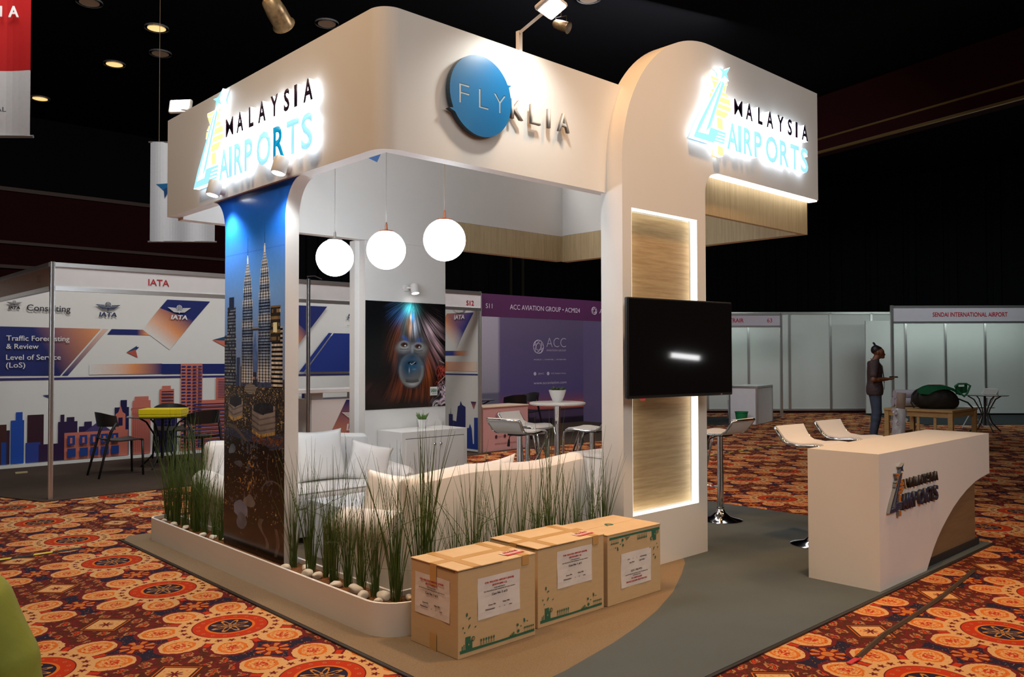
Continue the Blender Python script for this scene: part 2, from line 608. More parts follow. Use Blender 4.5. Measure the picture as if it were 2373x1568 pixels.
def text_mesh(s, height, width=None, extrude=0.0, bold=0.0, align='LEFT', spacing=1.0, shear=0.0):
    """lettering as a mesh in local XY: cap height and (if given) total width fixed, baseline at 0"""
    cu = bpy.data.curves.new('_txt', 'FONT')
    cu.body = s
    cu.size = 1.0
    cu.extrude = 0.0
    cu.offset = bold if extrude > 0 else min(bold, 0.0)
    cu.space_character = spacing
    cu.shear = shear
    cu.resolution_u = 3
    cu.fill_mode = 'FRONT'
    o = bpy.data.objects.new('_txt', cu)
    COL.objects.link(o)
    dg = bpy.context.evaluated_depsgraph_get()
    me = bpy.data.meshes.new_from_object(o.evaluated_get(dg))
    bpy.data.objects.remove(o)
    bpy.data.curves.remove(cu)
    t = bmesh.new()
    for ci, (ox, oy) in enumerate(((-bold, -bold * 0.6), (bold, -bold * 0.6), (-bold, bold * 0.6), (bold, bold * 0.6)) if (bold > 0.004 and extrude == 0) else ((0, 0),)):
        t1 = bmesh.new()
        t1.from_mesh(me)
        bmesh.ops.remove_doubles(t1, verts=t1.verts, dist=1e-5)
        add(t, t1, Matrix.Translation((ox, oy, 0.0006 * ci)))
    bpy.data.meshes.remove(me)
    xs = [v.co.x for v in t.verts]
    x0, x1 = min(xs), max(xs)
    ky = height / 0.69
    kx = ky if width is None else width / max(1e-6, (x1 - x0))
    w = (x1 - x0) * kx
    off = {'LEFT': 0, 'CENTER': -w / 2, 'RIGHT': -w}[align]
    for v in t.verts:
        v.co = Vector(((v.co.x - x0) * kx + off, v.co.y * ky, v.co.z))
    for f in t.faces:
        if f.normal.z < 0:
            f.normal_flip()
    if extrude > 0:
        fr = list(t.faces)
        ret = bmesh.ops.extrude_face_region(t, geom=fr)
        vs = [g for g in ret['geom'] if isinstance(g, bmesh.types.BMVert)]
        nf = set(g for g in ret['geom'] if isinstance(g, bmesh.types.BMFace))
        for v in vs:
            v.co.z += extrude
        bmesh.ops.recalc_face_normals(t, faces=t.faces)
        for f in t.faces:
            f.material_index = 0 if min(v.co.z for v in f.verts) > extrude * 0.9 else 1
    return t


def text(name, s, M, height, m, parent, width=None, extrude=0.0, bold=0.0, align='LEFT', spacing=1.0, shear=0.0):
    t = text_mesh(s, height, width, extrude, bold, align, spacing, shear)
    bmesh.ops.transform(t, matrix=M, verts=t.verts)
    return obj(name, t, m, parent)


def paint(name, M, polys, parent, m=None, off=0.002):
    """flat printed shapes: (points, colour or list of corner colours) stacked in order"""
    bm = bmesh.new()
    lay = bm.loops.layers.float_color.new('Col')
    for i, (pts, c) in enumerate(polys):
        z = off * (1 + i * 0.12)
        vs = [bm.verts.new(M @ Vector((p[0], p[1], z))) for p in pts]
        cs = c if isinstance(c, list) else [c] * len(pts)
        try:
            f = bm.faces.new(vs)
        except Exception:
            continue
        f.normal_update()
        if f.normal.dot(M.to_3x3().col[2]) < 0:
            f.normal_flip()
        for l in f.loops:
            l[lay] = cs[vs.index(l.vert)]
    big = [f for f in bm.faces if len(f.verts) > 4]
    if big:
        bmesh.ops.triangulate(bm, faces=big)
    return obj(name, bm, m or PRINT, parent)


def picture(name, verts, faces_n, cols, m, parent):
    """printed picture on a fine grid: verts (ny,nx,3), cols (ny,nx,3) linear"""
    ny, nx = verts.shape[:2]
    me = bpy.data.meshes.new(name)
    idx = np.arange(ny * nx).reshape(ny, nx)
    f = np.stack([idx[:-1, :-1], idx[:-1, 1:], idx[1:, 1:], idx[1:, :-1]], -1).reshape(-1, 4)
    me.vertices.add(ny * nx)
    me.vertices.foreach_set('co', verts.reshape(-1).astype(np.float32))
    me.loops.add(f.size)
    me.loops.foreach_set('vertex_index', f.reshape(-1).astype(np.int32))
    me.polygons.add(len(f))
    me.polygons.foreach_set('loop_start', np.arange(0, f.size, 4, dtype=np.int32))
    me.polygons.foreach_set('loop_total', np.full(len(f), 4, dtype=np.int32))
    me.update(calc_edges=True)
    at = me.color_attributes.new('Col', 'FLOAT_COLOR', 'POINT')
    c4 = np.ones((ny * nx, 4), np.float32)
    c4[:, :3] = np.clip(cols.reshape(-1, 3), 0, 1)
    at.data.foreach_set('color', c4.reshape(-1))
    return obj(name, me, m, parent)


def _grid_noise(x, y, seed):
    g = np.random.RandomState(seed).rand(64, 64)
    xi, yi = np.floor(x).astype(int), np.floor(y).astype(int)
    fx, fy = x - xi, y - yi
    fx, fy = fx * fx * (3 - 2 * fx), fy * fy * (3 - 2 * fy)
    a, b = g[yi % 64, xi % 64], g[yi % 64, (xi + 1) % 64]
    c, d = g[(yi + 1) % 64, xi % 64], g[(yi + 1) % 64, (xi + 1) % 64]
    return (a * (1 - fx) + b * fx) * (1 - fy) + (c * (1 - fx) + d * fx) * fy


def lin(c):
    c = np.asarray(c, float) / 255.0
    return np.where(c <= 0.04045, c / 12.92, ((c + 0.055) / 1.055) ** 2.4)


def body_mesh(name, prims, res, m, parent, clips=()):
    """one continuous surface around tapered limbs that blend into each other (surface nets on a distance field);
    prims: (a, b, radius a, radius b, blend, depth squeeze); clips: (normal, offset) half-spaces that are cut away"""
    A = np.array([list(p[0]) for p in prims] + [list(p[1]) for p in prims], float)
    R = np.array([max(p[2], p[3]) for p in prims] * 2)
    lo, hi = (A - R[:, None]).min(0) - 4 * res, (A + R[:, None]).max(0) + 4 * res
    n = np.ceil((hi - lo) / res).astype(int) + 1
    F = np.full(n, 0.2)
    ax = [lo[k] + res * np.arange(n[k]) for k in range(3)]
    for a, b, ra, rb, kb, fx in prims:
        a, b = np.array(list(a), float), np.array(list(b), float)
        r = max(ra, rb) + 0.07
        w = []
        for k in range(3):
            i0 = max(0, int((min(a[k], b[k]) - r - lo[k]) / res))
            i1 = min(n[k], int((max(a[k], b[k]) + r - lo[k]) / res) + 2)
            w.append(slice(i0, i1))
        X, Y, Z = np.meshgrid(ax[0][w[0]], ax[1][w[1]], ax[2][w[2]], indexing='ij')
        d = b - a
        px, py, pz = (X - a[0]) * fx, Y - a[1], Z - a[2]
        d = d * np.array([fx, 1, 1])
        h = np.clip((px * d[0] + py * d[1] + pz * d[2]) / max(1e-9, d @ d), 0, 1)
        D = np.sqrt((px - h * d[0]) ** 2 + (py - h * d[1]) ** 2 + (pz - h * d[2]) ** 2) - (ra + (rb - ra) * h)
        if fx > 1:
            D = D / (1 + 0.5 * (fx - 1))
        W = F[w[0], w[1], w[2]]
        t = np.clip(0.5 + 0.5 * (W - D) / kb, 0, 1)
        F[w[0], w[1], w[2]] = W * (1 - t) + D * t - kb * t * (1 - t)
    if clips:
        X, Y, Z = np.meshgrid(*ax, indexing='ij')
        for nrm, off in clips:
            F = np.maximum(F, X * nrm[0] + Y * nrm[1] + Z * nrm[2] - off)
    S = F < 0
    c = [slice(0, -1), slice(1, None)]
    cnt = np.zeros(n - 1); pos = np.zeros(tuple(n - 1) + (3,))
    base = np.stack(np.meshgrid(*[np.arange(k - 1) for k in n], indexing='ij'), -1).astype(float)
    for axis in range(3):
        o = [k for k in range(3) if k != axis]
        for u in (0, 1):
            for v in (0, 1):
                s0, s1 = [None] * 3, [None] * 3
                s0[axis], s1[axis] = c[0], c[1]
                s0[o[0]] = s1[o[0]] = c[u]
                s0[o[1]] = s1[o[1]] = c[v]
                f0, f1 = F[tuple(s0)], F[tuple(s1)]
                x = (f0 < 0) != (f1 < 0)
                t = np.where(x, f0 / np.where(x, f0 - f1, 1), 0)
                P = base.copy()
                P[..., axis] += t
                P[..., o[0]] += u
                P[..., o[1]] += v
                pos += np.where(x[..., None], P, 0)
                cnt += x
    act = cnt > 0
    idx = np.full(act.shape, -1)
    idx[act] = np.arange(act.sum())
    verts = lo + res * pos[act] / cnt[act][:, None]
    faces = []
    for axis in range(3):
        s0, s1 = [slice(1, -1)] * 3, [slice(1, -1)] * 3
        s0[axis], s1[axis] = slice(0, -1), slice(1, None)
        ch = S[tuple(s0)] != S[tuple(s1)]
        inside = S[tuple(s0)][ch]
        I = np.argwhere(ch)
        off = np.array([1, 1, 1])
        off[axis] = 0
        I = I + off
        o1, o2 = np.zeros(3, int), np.zeros(3, int)
        o1[(axis + 1) % 3] = 1
        o2[(axis + 2) % 3] = 1
        q = [idx[tuple((I - a1 * o1 - a2 * o2).T)] for a1, a2 in ((1, 1), (0, 1), (0, 0), (1, 0))]
        Q = np.stack(q, -1)
        Q = np.where(inside[:, None], Q, Q[:, ::-1])
        faces.append(Q)
    Q = np.concatenate(faces)
    Q = Q[(Q >= 0).all(1)]
    me = bpy.data.meshes.new(name)
    me.from_pydata([tuple(v) for v in verts], [], [tuple(int(k) for k in f) for f in Q])
    me.update()
    return obj(name, me, m, parent, smooth='all')


def pt_light(name, loc, energy, col, r=0.05):
    l = bpy.data.lights.new(name, 'POINT')
    l.energy, l.color, l.shadow_soft_size = energy, col, r
    o = bpy.data.objects.new(name, l)
    COL.objects.link(o)
    o.location = loc
    return o


def ordinal(i):
    return ['first', 'second', 'third', 'fourth', 'fifth', 'sixth', 'seventh', 'eighth', 'ninth', 'tenth', 'eleventh', 'twelfth', 'thirteenth', 'fourteenth', 'fifteenth', 'sixteenth', 'seventeenth', 'eighteenth', 'nineteenth', 'twentieth'][i]

# ================================================================== THE HALL
bm = NB(); box(bm, -8, 32, -4, 24, -0.05, 0.0)
struct('floor', bm, MATS['patterned_carpet'])
bm = NB(); box(bm, -8, 32, -4, 24, 7.2, 7.3)
struct('ceiling', bm, BLACKW)
bm = NB(); box(bm, -8, 10, 22.0, 22.2, 0, 5.45)
struct('wall_back', bm, REDW)
bm = NB(); box(bm, -8, 10, 21.98, 22.2, 5.45, 7.2)
struct('wall_back_upper', bm, BLACKW)
bm = NB()
for i in range(110):            # pleated drapes
    x = 10 + i * 0.2
    box(bm, x, x + 0.2, 22.0 - 0.07 * (i % 2) - 0.03 * (i % 3), 22.2, 0, 7.2)
struct('wall_back_drapes', bm, DRAPE)
bm = NB()
for i in range(140):
    y = -4 + i * 0.2
    box(bm, 27.0 - 0.07 * (i % 2) - 0.03 * (i % 3), 27.2, y, y + 0.2, 0, 7.2)
struct('wall_right', bm, DRAPE)
bm = NB(); box(bm, -8.2, -8, -4, 24, 0, 7.2)
struct('wall_left', bm, BLACKW)
bm = NB(); box(bm, -8, 32, -4.2, -4, 0, 7.2)
struct('wall_front', bm, BLACKW)
# gilded mouldings along the dark back wall
bm = NB(); box(bm, -8, 10, 21.92, 22.0, 5.38, 5.47)
struct('trim_1', bm, mat('dull_trim', (0.05, 0.022, 0.012), 0.6))
bm = NB(); box(bm, -8, 10, 21.92, 22.0, 4.15, 4.22)
struct('trim_2', bm, MATS['dull_trim'])
bm = NB(); box(bm, -8, 10, 21.90, 22.0, 3.58, 3.66)
struct('trim_3', bm, MATS['dull_trim'])
bm = NB()
for x in (20.4, 21.0):
    box(bm, x, x + 0.05, 21.82, 21.9, 0, 7.2)
struct('trim_4', bm, mat('drape_braid', (0.05, 0.042, 0.022), 0.7))
# bulkhead of the ceiling over the right aisle, with two gilt lines
bA, bB = Vector((17.9, 11.05, 0)), Vector((14.9, -0.78, 0))
dv = (bB - bA).normalized()
nv = Vector((dv.y, -dv.x, 0))
if nv.x > 0:
    nv = -nv
Mb = Matrix((dv, Vector((0, 0, 1)), dv.cross(Vector((0, 0, 1))))).transposed().to_4x4()
Mb.translation = bA
L = (bB - bA).length
bm = NB(); box(bm, 0, L, 5.98, 7.2, -0.4, 0.0, M=Mb)
struct('ceiling_bulkhead', bm, REDW)
zs = 0.02
bm = NB(); box(bm, 0, L, 5.95, 6.0, -0.03, 0.03, M=Mb); box(bm, 0, L, 6.24, 6.28, -0.03, 0.03, M=Mb)
struct('trim_5', bm, GOLDT)

# ceiling downlights
DL = mat('lamp_warm_on', (0.9, 0.8, 0.6), 0.5, emit=(1.0, 0.62, 0.25), es=1.2)
DLO = mat('lamp_dim', (0.25, 0.2, 0.15), 0.4, emit=(0.9, 0.5, 0.3), es=0.05)
DLR = mat('lamp_ring', (0.10, 0.10, 0.10), 0.4)
for (x, y, lit, lab) in [(5.19, 14.5, 1, 'glowing amber ceiling downlight, the largest left of the white stand'),
                         (5.24, 16.85, 1, 'small glowing amber ceiling downlight below the largest one'),
                         (5.68, 15.67, 0, 'dim reddish ceiling downlight beside the amber ones'),
                         (4.75, 20.2, 1, 'tiny glowing downlight low over the hanging red banner side'),
                         (4.02, 14.17, 0, 'dim ceiling downlight cut by the top edge left of centre'),
                         (7.24, 12.33, 0, 'dim round ceiling downlight above the stand corner'),
                         (9.77, 8.63, 0, 'dim ceiling downlight at the top edge above the floodlight')]:
    t = thing('ceiling_downlight', lab, 'ceiling light', (x, y, 7.2), group='ceiling downlights')
    bm = NB(); lathe(bm, [(0.20, -0.03), (0.20, 0.0), (0.15, 0.0), (0.15, -0.03)], 20, cap=False)
    obj('trim_ring', bm, DLR, t)
    bm = NB(); lathe(bm, [(0.15, -0.025), (0.15, -0.015)], 20)
    obj('lamp', bm, DL if lit else DLO, t)

# stage lanterns under the ceiling
AMB = mat('lantern_amber', (0.55, 0.26, 0.06), 0.35, emit=(1.0, 0.50, 0.08), es=0.35, var=0.5, scale=25)
def lantern(loc, rz, label, s=1.0):
    t = thing('stage_lantern', label, 'stage light', loc, rz, 'stage lanterns')
    bm = NB(); tube(bm, [(0, 0, 0.95), (0, 0, 0.12)], 0.022 * s)
    tube(bm, [(-0.16 * s, 0, -0.02), (-0.16 * s, 0, 0.12), (0.16 * s, 0, 0.12), (0.16 * s, 0, -0.02)], 0.012 * s)
    obj('yoke', bm, BLACKP, t)
    bm = NB(); lathe(bm, [(0.07 * s, -0.24 * s), (0.12 * s, -0.18 * s), (0.14 * s, 0.0), (0.14 * s, 0.2 * s), (0.165 * s, 0.24 * s)], 18, Matrix.Rotation(math.radians(115), 4, 'Y'))
    obj('housing', bm, mat('lantern_housing', (0.30, 0.20, 0.10), 0.35, 0.6, var=0.8, scale=16), t, smooth=True)
    bm = NB(); lathe(bm, [(0.135 * s, 0.205 * s), (0.135 * s, 0.215 * s)], 18, Matrix.Rotation(math.radians(115), 4, 'Y'))
    obj('lens', bm, AMB, t)
    pt_light('lantern_housing_fill', (loc[0] - 0.5 * s, loc[1] - 0.35 * s, loc[2] + 0.35 * s), 9 * s * s, (1.0, 0.55, 0.12))  # extra lamp added outside the lantern to brighten its housing
    return t
lantern((5.33, 10.42, 6.25), 0.6, 'stage lantern hanging left of the stand, lit amber, upper left')
lantern((8.10, 7.66, 6.0), -1.2, 'amber stage lantern showing just past the white floodlight', 0.5)

# hanging banners
def banner(name, label, p0, p1, z0, z1, zsplit, ctop, cbot, cables):
    t = thing(name, label, 'banner', ((p0[0] + p1[0]) / 2, (p0[1] + p1[1]) / 2, z0))
    M = frame((p0[0], p0[1], 0), (p1[0] - p0[0], p1[1] - p0[1], 0), (0, 0, 1))
    M = Matrix.Translation(-Vector(t.location)) @ M
    W = math.hypot(p1[0] - p0[0], p1[1] - p0[1])
    bm = NB(); lay = bm.loops.layers.float_color.new('Col')
    n = 24
    for s in (0, 1):
        rows = [z0, zsplit, z1]
        grid = [[bm.verts.new(M @ Vector((W * i / n, z, 0.02 * math.sin(i * 0.55) + (0.006 if s else -0.006)))) for i in range(n + 1)] for z in rows]
        for j in range(2):
            for i in range(n):
                f = bm.faces.new((grid[j][i], grid[j][i + 1], grid[j + 1][i + 1], grid[j + 1][i]) if s else (grid[j][i], grid[j + 1][i], grid[j + 1][i + 1], grid[j][i + 1]))
                for l in f.loops:
                    l[lay] = (cbot if j == 0 else ctop)
    obj('cloth', bm, PRINT, t)
    bm = NB()
    for zz in (z0, z1):
        tube(bm, [M @ Vector((-0.03, zz, 0)), M @ Vector((W + 0.03, zz, 0))], 0.015)
    obj('hem_rod', bm, ALU, t)
    bm = NB()
    for u in cables:
        tube(bm, [M @ Vector((u, z1, 0)), M @ Vector((u, 7.2, 0))], 0.004, 5)
    obj('cable', bm, mat('wire', (0.25, 0.16, 0.08), 0.5), t)
    return t, M
t, M = banner('hanging_banner', 'red banner with a white lower part hanging at the upper left edge', (0.95, 9.95), (2.03, 8.98), 3.64, 5.6, 4.28, rgb(176, 34, 34), rgb(196, 194, 196), (0.3, 1.1))
WPR = mat('white_print', (0.82, 0.82, 0.82), 0.5)
DPR = mat('dark_print', (0.06, 0.065, 0.08), 0.5)
text('lettering', 'I', M @ Matrix.Translation((1.168, 4.795, 0.035)), 0.10, WPR, t, bold=0.03)
text('lettering', 'A', M @ Matrix.Translation((1.25, 4.79, 0.035)), 0.105, WPR, t, width=0.10, bold=0.03)
text('lettering', 'NAL', M @ Matrix.Translation((1.08, 3.87, 0.035)), 0.045, DPR, t, width=0.16, bold=0.01)
t, M = banner('hanging_banner', 'grey banner with a blue bird mark hanging behind the stand', (4.69, 13.32), (5.45, 12.66), 3.32, 4.89, 3.4, rgb(186, 188, 194), rgb(186, 188, 194), (0.13,))
paint('bird_mark', M, [([(0.10, 4.22), (0.36, 4.24), (0.22, 4.12)], rgb(20, 92, 140)), ([(0.22, 4.14), (0.36, 4.22), (0.235, 4.0)], rgb(14, 60, 110))], t, off=0.03)

# ================================================================== FLOOR COVERINGS OF THE STAND
Z0 = 0.012
arc = [(5.10, 3.60), (5.0, 3.52), (4.74, 3.366), (4.341, 3.148), (3.957, 2.985), (3.65, 2.885), (3.339, 2.804), (2.885, 2.716), (2.33, 2.66)]
bm = NB(); prism(bm, [(2.32, 2.66)] + arc[::-1] + [(5.10, 7.18), (2.40, 7.26), (2.32, 7.12)], 0.0, Z0)
o = obj('stand_carpet', bm, SISAL); tag(o, 'brown felt floor covering under the planter, boxes and sofas', 'carpet')
bm = NB(); prism(bm, [(2.32, 2.22), (7.32, 2.22), (7.32, 7.18), (5.10, 7.18)] + arc + [(2.32, 2.66)], 0.0, Z0)
o = obj('stand_carpet', bm, GREYC); tag(o, 'grey felt floor covering with a curved edge, leading to the counter', 'carpet')
bm = NB(); box(bm, 2.30, 7.34, 2.2, 2.22, 0, Z0 - 0.002); box(bm, 2.30, 2.32, 2.2, 7.2, 0, Z0 - 0.002)
o = obj('edge_tape', bm, mat('black_tape', (0.02, 0.018, 0.018), 0.5)); tag(o, 'thin black edging strip along the stand carpet', 'tape')
def hazard(x0, x1, y, label):
    t = thing('hazard_tape', label, 'tape', (x0, y, 0.0))
    bm = NB(); box(bm, 0, x1 - x0, -0.03, 0.03, 0.0, 0.004)
    obj('tape', bm, MATS['black_tape'], t)
    bm = NB(); n = int((x1 - x0) / 0.28)
    for i in range(n):
        x = i * 0.28 + 0.05
        prism(bm, [(x, -0.024), (x + 0.13, -0.024), (x + 0.15, 0.024), (x + 0.02, 0.024)], 0.004, 0.006)
    obj('yellow_stripe', bm, mat('hazard_yellow', (0.70, 0.58, 0.06), 0.5), t)
hazard(0.2, 2.0, 7.10, 'yellow and black hazard tape on the carpet left of the planter')
hazard(7.6, 12.8, 7.12, 'yellow and black hazard tape on the carpet behind the bar stool')
bm = NB(); tube(bm, [(4.06, 1.845, 0.004), (4.5, 1.90, 0.004), (5.0, 1.92, 0.004), (5.5, 1.95, 0.005), (6.3, 2.03, 0.005)], 0.014, 5)
o = obj('floor_cable', bm, mat('taped_cable', (0.06, 0.035, 0.02), 0.8)); tag(o, 'dark cable taped along the carpet in front of the counter', 'cable')
bm = NB()
for (x, y, s) in [(4.02, 1.84, .06), (4.52, 1.905, .05)]:
    box(bm, x - s, x + s, y - 0.012, y + 0.012, 0.004, 0.010)
o = obj('cable_tape', bm, mat('red_tape', (0.55, 0.03, 0.05), 0.4)); tag(o, 'red tape pieces holding down the cable by the counter', 'tape')

# ================================================================== PLANTER
def rounded(cx, cy, r, a0, a1, n=8):
    return [(cx + r * math.cos(math.radians(a0 + (a1 - a0) * i / n)), cy + r * math.sin(math.radians(a0 + (a1 - a0) * i / n))) for i in range(n + 1)]
planter = thing('planter', 'low white planter box with rounded corners wrapping the stand corner', 'planter', (2.485, 3.62, Z0))
T = Matrix.Translation((-2.485, -3.62, -Z0))
PX0, PX1, PY0, PY1, PE = 2.485, 2.70, 3.62, 3.84, 7.06
out_ = rounded(PX0 + 0.2, PY0 + 0.2, 0.2, 270, 180) + rounded(PX0 + 0.1, PE - 0.1, 0.1, 180, 90) + rounded(PX1 - 0.06, PE - 0.06, 0.06, 90, 0) + [(PX1, PY1), (4.42, PY1), (4.42, PY0)]
w = 0.018
inn = rounded(PX0 + 0.2, PY0 + 0.2, 0.2 - w, 270, 180) + rounded(PX0 + 0.1, PE - 0.1, 0.1 - w, 180, 90) + rounded(PX1 - 0.06, PE - 0.06, 0.06 - w, 90, 0) + [(PX1 - w, PY1 - w), (4.42 - w, PY1 - w), (4.42 - w, PY0 + w)]
bm = NB()
n = len(out_)
def ring(poly, z):
    return [bm.verts.new((x, y, z)) for x, y in poly]
o0, o1, i1, i0 = ring(out_, Z0), ring(out_, 0.19), ring(inn, 0.19), ring(inn, Z0)
for A, B in ((o0, o1), (o1, i1), (i1, i0)):
    for k in range(n):
        bm.faces.new((A[k], A[(k + 1) % n], B[(k + 1) % n], B[k]))
bmesh.ops.recalc_face_normals(bm, faces=bm.faces)
bmesh.ops.transform(bm, matrix=T, verts=bm.verts)
obj('wall', bm, WHITE, planter, smooth=True)
bm = NB()
inn2 = [(x, y) for x, y in inn]
prism(bm, inn2, Z0, 0.162)
bmesh.ops.transform(bm, matrix=T, verts=bm.verts)
obj('soil', bm, SOIL, planter)

# grass clumps: five shapes, each blade bowed its own way
def clump(seed, n, h, spread):
    rnd = random.Random(seed)
    bm = NB()
    for i in range(n):
        a = rnd.uniform(0, 2 * PI)
        rr = rnd.uniform(0, 0.028)
        b0 = Vector((rr * math.cos(a), rr * math.sin(a), 0))
        L = h * (0.34 + 0.66 * rnd.random() ** 1.7)
        if rnd.random() < 0.12:
            L *= 1.18
        lean = rnd.gauss(0, spread)
        la = a + rnd.gauss(0, 0.5)
        bow = rnd.gauss(0, 0.07)
        ba = rnd.uniform(0, 2 * PI)
        kink = rnd.random() < 0.06
        pts = []
        for k in range(6):
            s = k / 5
            q = b0 + Vector((math.cos(la), math.sin(la), 0)) * (abs(lean) * L * s ** 1.5) + Vector((math.cos(ba), math.sin(ba), 0)) * (bow * L * s * s)
            q.z = L * s * (1 - 0.5 * lean * lean * s)
            if kink and k >= 4:
                q += Vector((math.cos(ba), math.sin(ba), -0.7)) * (0.10 * (k - 3))
            pts.append(q)
        r0 = rnd.uniform(0.0016, 0.0026)
        tube(bm, pts, [r0, r0, r0 * 0.9, r0 * 0.8, r0 * 0.6, r0 * 0.2], 4, caps=False)
    me = bpy.data.meshes.new('grass_clump')
    bm.to_mesh(me); bm.free()
    me.materials.append(GRASS)
    return me
CL = [clump(s, n, h, sp) for s, n, h, sp in [(1, 40, 0.80, 0.15), (2, 44, 0.90, 0.12), (3, 34, 0.74, 0.18), (4, 50, 0.84, 0.14), (5, 32, 0.95, 0.15)]]
ntuft = 0
def tuft(x, y, k, s, label, group):
    global ntuft
    o = bpy.data.objects.new('grass_clump', CL[k % 5]); COL.objects.link(o)
    o.location = (x, y, 0.160); o.scale = (s, s, s); o.rotation_euler = (0, 0, ntuft * 2.1)
    ntuft += 1
    tag(o, label, 'ornamental grass', group)
LS = [(2.595, 6.92, 0, 1.0), (2.60, 6.80, 1, 1.02), (2.58, 6.69, 3, 1.0), (2.60, 6.57, 4, 0.98), (2.62, 6.45, 1, 1.05), (2.59, 6.33, 3, 1.06), (2.60, 6.20, 0, 0.98), (2.61, 6.04, 2, 0.95), (2.60, 5.90, 0, 0.72)]
for i, (x, y, k, s) in enumerate(LS):
    tuft(x, y, k, s, 'rush-like grass clump left of the printed pillar, %s from the planter end' % ordinal(i), 'grass clumps left of the pillar')
RS = [(2.605, 4.83, 0, 0.92), (2.60, 4.60, 3, 1.02), (2.635, 4.47, 2, 0.9), (2.60, 4.33, 3, 0.98), (2.615, 4.20, 1, 0.95), (2.61, 4.05, 2, 1.0), (2.615, 3.92, 0, 0.95), (2.655, 3.77, 3, 1.06)]
for i, (x, y, k, s) in enumerate(RS):
    tuft(x, y, k, s, 'rush-like grass clump right of the printed pillar, %s counted from it' % ordinal(i), 'grass clumps right of the pillar')
FS = [(2.80, 3.735, 3, 1.25), (2.87, 3.75, 4, 1.10), (3.03, 3.72, 2, 0.9), (3.18, 3.74, 0, 1.0), (3.27, 3.73, 2, 0.92), (3.40, 3.73, 0, 0.98), (3.57, 3.73, 2, 1.0), (3.71, 3.74, 1, 0.98), (3.82, 3.73, 4, 1.12), (3.93, 3.72, 2, 1.02), (4.08, 3.73, 0, 0.88), (4.24, 3.73, 4, 0.95), (4.33, 3.72, 3, 0.9)]
for i, (x, y, k, s) in enumerate(FS):
    tuft(x, y, k, s, 'rush-like grass clump behind the cardboard boxes, %s from the planter corner' % ordinal(i), 'grass clumps behind the boxes')
# white pebbles
def pebble_mesh(seed):
    rnd = random.Random(seed)
    bm = NB(); bmesh.ops.create_icosphere(bm, subdivisions=3, radius=1)
    ax = [Vector((rnd.gauss(0, 1), rnd.gauss(0, 1), rnd.gauss(0, 1))).normalized() for _ in range(7)]
    for v in bm.verts:
        k = 1.0
        for a in ax:
            d = v.co.normalized().dot(a)
            if d > 0.62:
                k = min(k, 0.62 / d + 0.10)
        v.co *= k
    me = bpy.data.meshes.new('pebble'); bm.to_mesh(me); bm.free()
    me.polygons.foreach_set('use_smooth', [True] * len(me.polygons))
    me.materials.append(PEBBLE)
    return me
PB = [pebble_mesh(s) for s in (11, 12, 13, 14)]
def pebble(i, x, y, s, label, group):
    o = bpy.data.objects.new('pebble', PB[i % 4]); COL.objects.link(o)
    o.location = (x, y, 0.162 + s * 0.42); o.scale = (s, s * 0.72, s * 0.62); o.rotation_euler = (0.2 * math.sin(i), 0.15 * math.cos(i * 2), i * 1.3)
    tag(o, label, 'pebble', group)
for i, (x, y, s) in enumerate([(2.545, 6.87, .028), (2.60, 6.96, .025), (2.55, 6.66, .032), (2.56, 6.46, .036), (2.62, 6.38, .026), (2.545, 6.10, .033), (2.56, 5.97, .034), (2.62, 5.86, .03), (2.60, 6.00, .022)]):
    pebble(i, x, y, s, 'white pebble in the planter left of the printed pillar, %s from the far end' % ordinal(i), 'pebbles left of the pillar')
for i, (x, y, s) in enumerate([(2.54, 4.80, .036), (2.63, 4.72, .034), (2.555, 4.56, .046), (2.575, 4.48, .04), (2.635, 4.40, .045), (2.56, 4.235, .042), (2.65, 4.13, .03), (2.58, 4.06, .05), (2.54, 3.93, .046), (2.62, 3.84, .05), (2.56, 3.80, .03), (2.72, 3.74, .03)]):
    pebble(i + 2, x, y, s, 'white pebble in the planter right of the printed pillar, %s counted from it' % ordinal(i), 'pebbles right of the pillar')

# ================================================================== CANOPY
FX, FY, FZ0, FZ1 = 2.55, 3.76, 2.65, 3.445
can = thing('booth_canopy', 'white rounded overhead fascia ring of the stand, with an oak band on its right half', 'canopy', (2.55, 3.76, 2.65), kind='thing')
T = Matrix.Translation((-2.55, -3.76, -2.65))
th = 0.09
outl = [(FX, 6.857)] + rounded(FX + 0.12, FY + 0.12, 0.12, 180, 270, 10) + [(4.72, FY)]
inl = [(4.72, FY + th)] + [(FX + th, FY + th)] + [(FX + th, 6.857)]
bm = NB(); prism(bm, outl + inl, FZ0, FZ1); bmesh.ops.transform(bm, matrix=T, verts=bm.verts)
obj('front_fascia', bm, WHITE, can, smooth=True)
bm = NB(); prism(bm, [(FX + th, 2.63), (5.37, 2.63), (5.37, 2.93), (7.27, 2.93), (7.27, 3.93), (3.35, 3.93), (FX + th, FZ1)], -6.857, -6.75, frame((0, 0, 0), (1, 0, 0), (0, 0, 1))); bmesh.ops.transform(bm, matrix=T, verts=bm.verts)
obj('rear_fascia', bm, WHITE, can)
bm = NB(); box(bm, 7.15, 7.265, 3.76, 6.75, 2.94, 3.93); bmesh.ops.transform(bm, matrix=T, verts=bm.verts)
obj('side_fascia', bm, WHITE, can)
OAK = MATS['oak_upright']
bm = NB(); box(bm, 5.44, 7.25, 3.715, 3.755, 2.63, 2.95); box(bm, 7.15, 7.25, 3.755, 6.76, 2.63, 2.938); box(bm, 5.37, 7.15, 6.752, 6.85, 2.635, 2.928)
bmesh.ops.transform(bm, matrix=T, verts=bm.verts)
obj('oak_band', bm, OAK, can)
